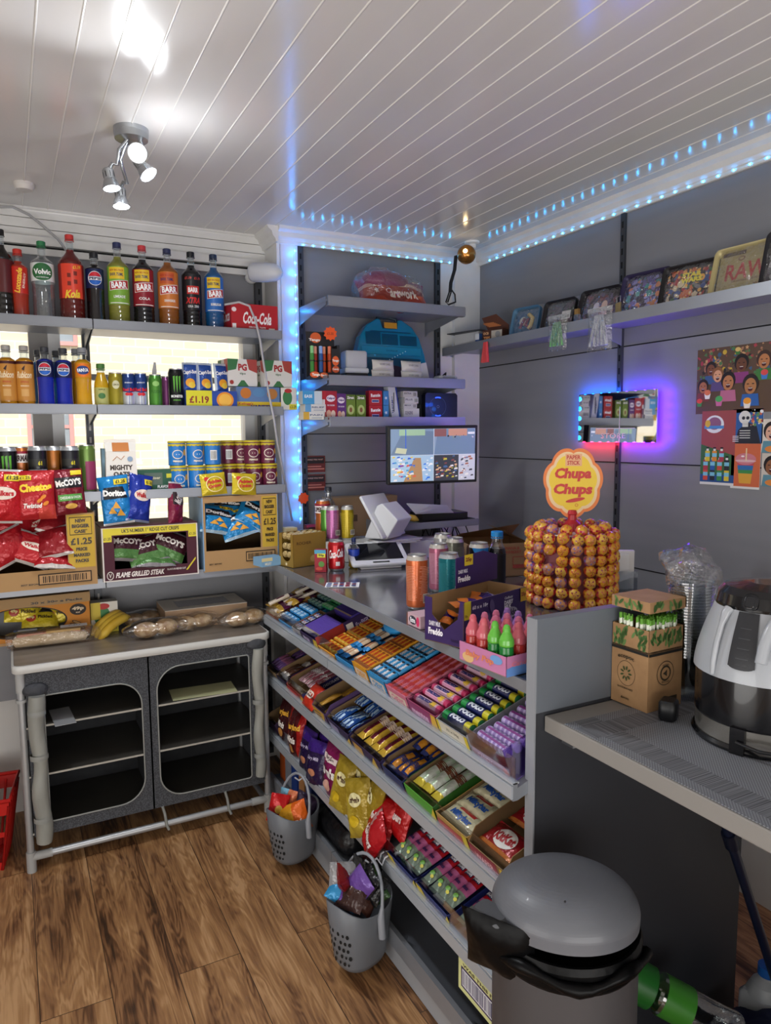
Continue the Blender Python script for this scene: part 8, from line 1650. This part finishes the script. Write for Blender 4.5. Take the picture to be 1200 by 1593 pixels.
mq = wrapb(.036, .135, .010, lambda a, b: '1c2468' if abs(b) > .92 else ('b8202c' if b > .25 else ('c86a9c' if b > -.35 else '7a8a7a')), lambda m, w, h: (m.rect(-w * .42, h * .20, w * .42, h * .32, C('24284a', .4)), T_(m, 'MAOAM', 0, h * .26, w * .78, h * .08, 'ece8f0', bold=.07), T_(m, 'Bloxx', 0, -h * .02, w * .6, h * .08, '2a2458', bold=.05), m.ell(0, -h * .26, w * .22, h * .05, C('6aa83a', .4)), m.ell(w * .2, -h * .32, w * .15, h * .035, C('d0c83a', .4))), 24, 'chew_pack', 'sweets')
for a, b, lb in ((1.765, 1.61, 'far'), (1.60, 1.44, 'near')):
    dcarton(2, a, b, .17, .04, .035, '1f2a68', 'navy carton of red and pink chew packs, %s one of the pair' % lb, lambda m, w, h: (m.poly([(0, 0), (w * .3, 0), (w * .2, h), (0, h)], C('c8b42c', .5)), m.poly([(w * .8, 0), (w, 0), (w, h)], C('c8b42c', .5))), None, inside='1a2050')
    grid(2, a - .004, b + .004, .012, .155, 4, 1, mq, .04, 0, 0, 'red and pink chew pack in the %s navy carton' % lb, 'red and pink chew packs, %s carton' % lb, .03)
grid(2, 1.43, 1.34, .012, .155, 2, 1, mq, .03, 0, 0, 'red and pink chew pack beside the bin, right of the cartons', 'red and pink chew packs beside the bin', .03)
# ---- base shelf
for i, (y, c, lb) in enumerate(((2.80, 'b8541c', 'orange snack box'), (2.735, '8a8f9a', 'grey chequered biscuit box'), (2.66, '1f3f8c', 'dark blue biscuit box'), (2.575, 'c08a54', 'tan box with pale circles'), (2.50, '22489a', 'bright blue box with white dashes'))):
    v_ = carton('biscuit_box', lb + ' on the base shelf at the far end', .18, .06, .15, c, None, None, None, None, 'box'); v_.data.transform(Matrix.Identity(4)); v_.location = (1.05, y, .1012); v_.rotation_euler = (0, 0, 0)
    m = v_.data
    q = MB(); q.plane((-.0905, .03, 0), (0, -1, 0), (0, 0, 1))
tag(MB().rbox(-.12, .12, -.16, .16, 0, .09, .05, C('17171a', .35, bump=.9, bscale=30), 4).build('black_bag', None, (1.06, 2.28, .1012)), 'crumpled black bag on the base shelf behind the upper basket', 'bag')

# ================================================================ HANGING BASKETS
GRB = C('696d73', .42); GRL = C('8d9199', .35)
def hbasket(label, pos, rz, s):
    t = thing('hanging_basket', label, 'basket', pos, rz, 'grey plastic baskets hanging on the counter')
    m = MB(); n = 36; H = .155 * s
    def ring(z, r, lift):
        return [((r * 1.0) * (abs(math.cos(a)) ** .8) * (1 if math.cos(a) > 0 else -1), r * .82 * (abs(math.sin(a)) ** .8) * (1 if math.sin(a) > 0 else -1), z + lift * (.5 - .5 * math.cos(2 * a)) * .0 + lift * max(0, -math.cos(a)) ** 2 + lift * .8 * max(0, math.cos(a)) ** 2) for a in [2 * PI * i / n for i in range(n)]]
    spec = [(0, .050 * s, 0), (.004, .062 * s, 0), (.02 * s, .070 * s, 0), (H * .6, .080 * s, 0), (H, .088 * s, .03 * s), (H + .002, .085 * s, .03 * s), (H * .6, .077 * s, 0), (.02 * s, .066 * s, 0), (.01, .05 * s, 0)]
    vs = sum([ring(*q) for q in spec], []); m.add(vs, [(j * n + i, j * n + (i + 1) % n, (j + 1) * n + (i + 1) % n, (j + 1) * n + i) for j in range(len(spec) - 1) for i in range(n)], GRB, True)
    m.add(ring(*spec[0]), [tuple(range(n))[::-1]], GRB, False); m.add(ring(*spec[-1]), [tuple(range(n))], GRB, False); m.build('basket_body', t)
    m = MB(); r = random.Random(3)
    for i in range(6):
        for j in range(5):
            a = R(150 + i * 11 + (j % 2) * 5); z = H * (.2 + .13 * j); rr = .070 * s + .010 * s * z / (H * .6) if z < H * .6 else .081 * s
            x, y = rr * (abs(math.cos(a)) ** .8) * (1 if math.cos(a) > 0 else -1), rr * .82 * (abs(math.sin(a)) ** .8) * (1 if math.sin(a) > 0 else -1)
            nn = Vector((x, y * 1.3, 0)).normalized(); tt = Vector((-nn.y, nn.x, 0)); c = Vector((x, y, z)) + nn * .0016; q = .0042 * s * r.uniform(.7, 1.2)
            m.add([c + tt * q * math.cos(b) + Vector((0, 0, q * 1.3 * math.sin(b))) for b in [k * PI / 3 for k in range(6)]], [tuple(range(6))], M_SLOT, False)
    m.build('holes', t)
    pts = [(.0, -.082 * s, H * .62)] + [(.030 * s * math.sin(q * PI), -.078 * s * math.cos(q * PI), H * .95 + .125 * s * math.sin(q * PI)) for q in [i / 14 for i in range(15)]] + [(0, .082 * s, H * .55)]
    MB().tube(pts, [.010 * s] * 2 + [.0045 * s] * 13 + [.010 * s] * 2, GRL, 8).build('handle', t)
    return t
def hook(label, y, z0):
    m = MB(); w = C('c4c8d0', .25)
    for dy in (-.012, .012): m.tube([(XG - .008, y + dy, .325), (XG - .018, y + dy, .322), (XG - .026, y + dy * .8, .30), (XG - .038, y, z0 + .01), (XG - .06, y, z0), (XG - .075, y, z0 + .015)], .0028, w, 6)
    tag(m.build('wire_hook'), label, 'hook')
B1 = Vector((.845, 2.36, .030)); B2 = Vector((.835, 1.78, .030))
hbasket('grey perforated basket hanging at the far end, holding orange and red bags', B1, R(18), 1.10)
hbasket('grey perforated basket hanging nearer the bin, full of black and purple packets', B2, R(18), 1.12)
hook('wire hook holding the far basket on the third sweet shelf', 2.36, .31); hook('wire hook holding the near basket on the third sweet shelf', 1.78, .31)
def inb(B, lb, dx, dy, dz, w, h, T, paint, art, sd, rx, ry, rz, cat='sweet bag', g=None, name='sweet_bag'):
    o = bag(name, lb, w, h, T, paint, art, g, sd, cat, 12, 12); place(o, B + Vector((dx, dy, dz)), rot=(R(rx), R(ry), R(rz))); return o
inb(B1, 'red snack bag sticking up on the left of the far basket', -.045, .03, .18, .07, .10, .02, 'c01c20', lambda m, w, h: m.ell(0, 0, w * .2, h * .15, C('d8b04a', .4)), 101, -10, 14, -20)
inb(B1, 'orange and yellow snack bag at the front of the far basket', -.005, -.02, .155, .12, .10, .026, lambda a, b: 'd8621c' if a > .1 else 'd89a24', lambda m, w, h: T_(m, 'MIX', w * .15, -h * .2, w * .4, h * .2, 'e8dcd0', bold=.05), 102, -20, -25, -35)
inb(B1, 'pale blue and orange bag standing at the back of the far basket', -.0, .05, .18, .07, .10, .015, lambda a, b: '7ab0cc' if a < 0 else 'c8704a', None, 103, -5, 5, -50)
inb(B1, 'dark purple packet at the right of the far basket', .05, .02, .165, .09, .09, .02, '3a2c44', None, 104, -20, 30, -30)
r_ = random.Random(12)
cols = [('141416', 'black'), ('17161a', 'black'), ('5a3a8a', 'purple'), ('8a8a8c', 'silver'), ('3a2420', 'brown'), ('1a1a1c', 'black'), ('2f86b8', 'blue'), ('2a4a24', 'green'), ('452a22', 'brown'), ('7a1c20', 'red'), ('c0a42c', 'yellow'), ('121214', 'black'), ('6a4a9a', 'purple')]
spots = [(.03, .02, .23), (.01, -.02, .22), (-.01, .0, .19), (-.025, .03, .225), (-.03, -.02, .20), (.03, .02, .21), (-.035, .01, .195), (.025, -.02, .205), (.0, -.025, .195), (-.03, .02, .215), (-.02, .01, .20), (.02, -.02, .215), (-.01, -.02, .225)]
where = ['top right', 'top middle', 'middle', 'upper left', 'front left', 'back right', 'left side', 'right side', 'front', 'far left', 'left, poking out', 'upper front', 'centre']
for i, ((c, cn), (x, y, z)) in enumerate(zip(cols, spots)):
    inb(B2, '%s crumpled sweet packet in the near basket, %s' % (cn, where[i]), x * 1.15, y * 1.15, z + .016, .098, .08, .02, c, (lambda m, w, h: m.ell(0, 0, w * .18, h * .16, C('b8b4bc', .4), r0=.6)) if i % 2 else None, 110 + i, r_.uniform(-60, 10), r_.uniform(-60, 60), r_.uniform(-80, 20))

# ================================================================ PEDAL BIN
bx, by, bzr = .905, .998, .140
bn_ = thing('waste_bin', 'tall grey round bin with domed lid and black liner beside the counter', 'bin', (bx, by, 0))
GB = C('606268', .45, coat=.1); LR = C('060607', .38, bump=.35, bscale=22, ior=1.22)
MB().lathe([(0, 0), (bzr * .97, 0), (bzr * .98, .01), (bzr * .985, .580), (bzr, .585)], C('434143', .5), 48).build('bin_body', bn_)
MB().lathe([(bzr * 1.0, .570), (bzr * 1.03, .577), (bzr * 1.03, .61), (bzr * 1.0, .622), (bzr * .96, .622), (bzr * .94, .585)], LR, 48).build('rim', bn_)
m = MB(); m.M = Matrix.Translation((0, 0, .628)) @ Matrix.Rotation(R(-5), 4, 'X') @ Matrix.Rotation(R(3), 4, 'Y')
m.lathe([(bzr * .93, 0), (bzr * .985, .002), (bzr * .995, .022)] + [(bzr * .995 * math.cos(q * PI / 40) ** .62, .022 + .062 * math.sin(q * PI / 40) ** 1.1) for q in range(1, 20)] + [(0, .084)], GB, 64); m.lathe([(bzr * .93, 0), (0, 0)], M_SLOT, 30); m.ball((-.065, -.075, .076), .0022, BLACK, 8, 6); m.build('lid', bn_)
m = MB(); 
pts = []
for i in range(21):
    a = R(150 + i * 8.0); pts.append((bzr * 1.07 * math.cos(a), bzr * 1.07 * math.sin(a), .598 - .008 * math.sin(i * .7)))
m.tube(pts, [.010 + .003 * math.sin(i * 1.3) for i in range(21)], LR, 8)
f = bag_fn(.15, .12, .022, 9)
for sd in (1, -1):
    g_ = bag_fn(.15, .13, .022, 9, sd); vs = [Matrix.Rotation(R(-62), 3, 'Z') @ (Matrix.Rotation(R(12), 3, 'X') @ g_(-.075 + .15 * i / 12, -.065 + .13 * j / 12)) + Vector((-bzr * 1.02, bzr * .10, .600)) for j in range(13) for i in range(13)]
    m.add(vs, [(j * 13 + i, j * 13 + i + 1, (j + 1) * 13 + i + 1, (j + 1) * 13 + i) for j in range(12) for i in range(12)], LR, True)
m.build('black_liner', bn_)
m = MB(); m.M = Matrix.Translation((-bzr * .98, bzr * .28, .638)) @ Matrix.Rotation(R(18), 4, 'Z'); m.rbox(-.035, .02, -.04, .04, 0, .024, .018, C('4a4c50', .5), 6); m.build('hinge_tab', bn_)

# ================================================================ RED SHOPPING BASKET, BAGS ON THE FLOOR
rb_ = thing('shopping_basket', 'red plastic shopping basket standing left of the camping cabinet', 'basket', (-.215, 2.93, 0), R(-8)); RD = C('b8201c', .35)
m = MB(); a0, b0, a1, b1, H = .13, .09, .17, .12, .27
def q4(a, b, z): return [(-a, -b, z), (a, -b, z), (a, b, z), (-a, b, z)]
for (za, zb) in ((0, .03), (.13, .15), (.215, H)):
    fa = lambda z: (a0 + (a1 - a0) * z / H, b0 + (b1 - b0) * z / H); m.add(q4(*fa(za), za) + q4(*fa(zb), zb), [(i, (i + 1) % 4, 4 + (i + 1) % 4, 4 + i) for i in range(4)], RD, False)
for s_ in range(4):
    for k in range(9 if s_ % 2 == 0 else 7):
        n_ = 9 if s_ % 2 == 0 else 7; u = -1 + 2 * k / (n_ - 1)
        P = [(Vector((u * (a0 + (a1 - a0) * z / H), -(b0 + (b1 - b0) * z / H), z)) if s_ == 0 else Vector((u * (a0 + (a1 - a0) * z / H), (b0 + (b1 - b0) * z / H), z)) if s_ == 2 else Vector(((1 if s_ == 1 else -1) * (a0 + (a1 - a0) * z / H), u * (b0 + (b1 - b0) * z / H), z))) for z in (.0, .25)]
        m.tube(P, .005, RD, 6)
m.add(q4(a0, b0, .003), [(0, 1, 2, 3)], RD, False); m.tube(q4(a1, b1, H), .008, RD, 8, closed=True); m.build('basket_body', rb_)
MB().tube([(-.1, -b1 + .02, H - .01), (-.1, -.05, H + .005), (.1, -.05, H + .005), (.1, -b1 + .02, H - .01)], .006, RD, 8).build('handle', rb_)
for i, (x, y) in enumerate(((.07, -.02), (.0, .03))):
    t = bottle('drink_bottle', 'clear bottle with green cap in the red basket, %s one' % ('front', 'rear')[i], 'bottle', .035, .24, 'c8d4cc', '3a8a5a', None, (.4, .6), None, .8, .02, 'a8bcae', True); place(t, Vector((-.215, 2.93, .006)) + Matrix.Rotation(R(-8), 3, 'Z') @ Vector((x, y, 0)))
# under the desk
bl = MB(); bl.ball((0, 0, 0), 1, C('141c44', .75, bump=.6, bscale=12), 34, 18, (.20, .14, .16))
for i, v in enumerate(bl.v): k = 1 + .22 * noise.noise(v * 9) + .1 * noise.noise(v * 24); bl.v[i] = Vector((v.x * k, v.y * k, max(-.0, v.z * k)))
tag(bl.build('blue_bag', None, (1.53, .975, .0)), 'dark navy fabric bag slumped on the floor under the desk', 'bag')
wt = bottle('water_bottle', 'large clear bottle with green wrapper lying across the navy bag', 'bottle', .045, .30, 'd0d8dc', '1f5a24', None, (.40, .62), None, .8, .03, '3f8a2c', True); P = pt(1150, 1612, 2, .20); place(wt, P, rot=(R(-66), 0, R(50)))
MB().lathe([(.0462, .21), (.0463, .30), (.02, .315), (0, .315)], C('1f6a24', .4), 22).build('green_wrapper', wt)
mk_ = thing('milk_bottle', 'white milk bottle with blue cap at the lower right corner', 'bottle', pt(1205, 1590, 2, .0)); mk_.location = (1.42, .66, 0)
m = MB(); m.rbox(-.05, .05, -.05, .05, 0, .15, .02, C('b8bcc0', .4, trans=.2), 5, .01).lathe([(.048, .148), (.035, .175), (.02, .19), (.02, .205)], C('b8bcc0', .4, trans=.2), 20); m.build('bottle', mk_); MB().lathe([(.0225, .198), (.0225, .222), (0, .223)], C('1a5aa8', .4), 18).build('cap', mk_)
mk_.location = pt(1192, 1560, 2, .12); mk_.location.z = 0
pb = MB(); pb.ball((0, 0, 0), 1, C('8f949c', .4, bump=.8, bscale=16), 24, 12, (.09, .08, .07)); tag(pb.build('plastic_bag', None, (1.20, 1.07, .0)), 'pale crumpled plastic bag beside the bin at the bottom edge', 'bag')
for i, v in enumerate(()): pass
lg_ = MB(); A, B = pt(1135, 1288, 1, 1.12), pt(1205, 1490, 1, .86)
A = pt(1128, 1278, 1, .98); B = pt(1226, 1585, 1, 1.02)
lg_.tube([A, B], .011, C('0f1830', .4), 10); lg_.tube([A + (B - A) * .05, A + (B - A) * .11], .016, C('0c1226', .5), 10)
tag(lg_.build('folding_leg'), 'slanted dark blue metal leg under the desk at the right', 'support leg')

# ================================================================ CABLES AND WALL LAMP
wl = thing('wall_lamp', 'white capsule shaped wall lamp at the right end of the window', 'lamp'); p0, p1 = pt(391, 424, 1, 3.13), pt(440, 424, 1, 3.02)
m = MB(); d_ = (p1 - p0); pts = [p0 + d_ * q for q in (0, .01, .08, .5, .75, .88, .95, 1.0)]
m.tube([p - p0 for p in pts], [.030, .037, .041, .041, .037, .028, .018, .002], C('cfd2d8', .4), 20); m.build('capsule_shade', wl); MB().ball((.02, .06, -.01), .03, WHITE, 14, 8, (1, 1.2, .8)).build('mount', wl); wl.location = p0
cb2 = MB(); cb2.tube([pt(x, y, 1, d) for x, y, d in ((350, 474, 2.93), (372, 470, 2.88), (388, 476, 2.87), (398, 500, 2.875), (405, 530, 2.87), (411, 570, 2.87), (418, 610, 2.87), (426, 650, 2.87), (432, 690, 2.90), (440, 730, 2.97), (448, 775, 3.02), (455, 810, 3.04))], .0045, C('b4b4b8', .4), 8)
tag(cb2.build('white_cable'), 'white cable looping down past the right ends of the window shelves', 'cable')
cb3 = MB(); cb3.tube([pt(x, y, 1, d) for x, y, d in ((-12, 322, 3.19), (20, 322, 3.18), (45, 334, 3.17), (65, 350, 3.16), (90, 372, 3.15), (105, 392, 3.15))], .005, C('a8a8aa', .4), 8)
tag(cb3.build('grey_cable'), 'grey cable drooping from the cornice behind the big bottles', 'cable')
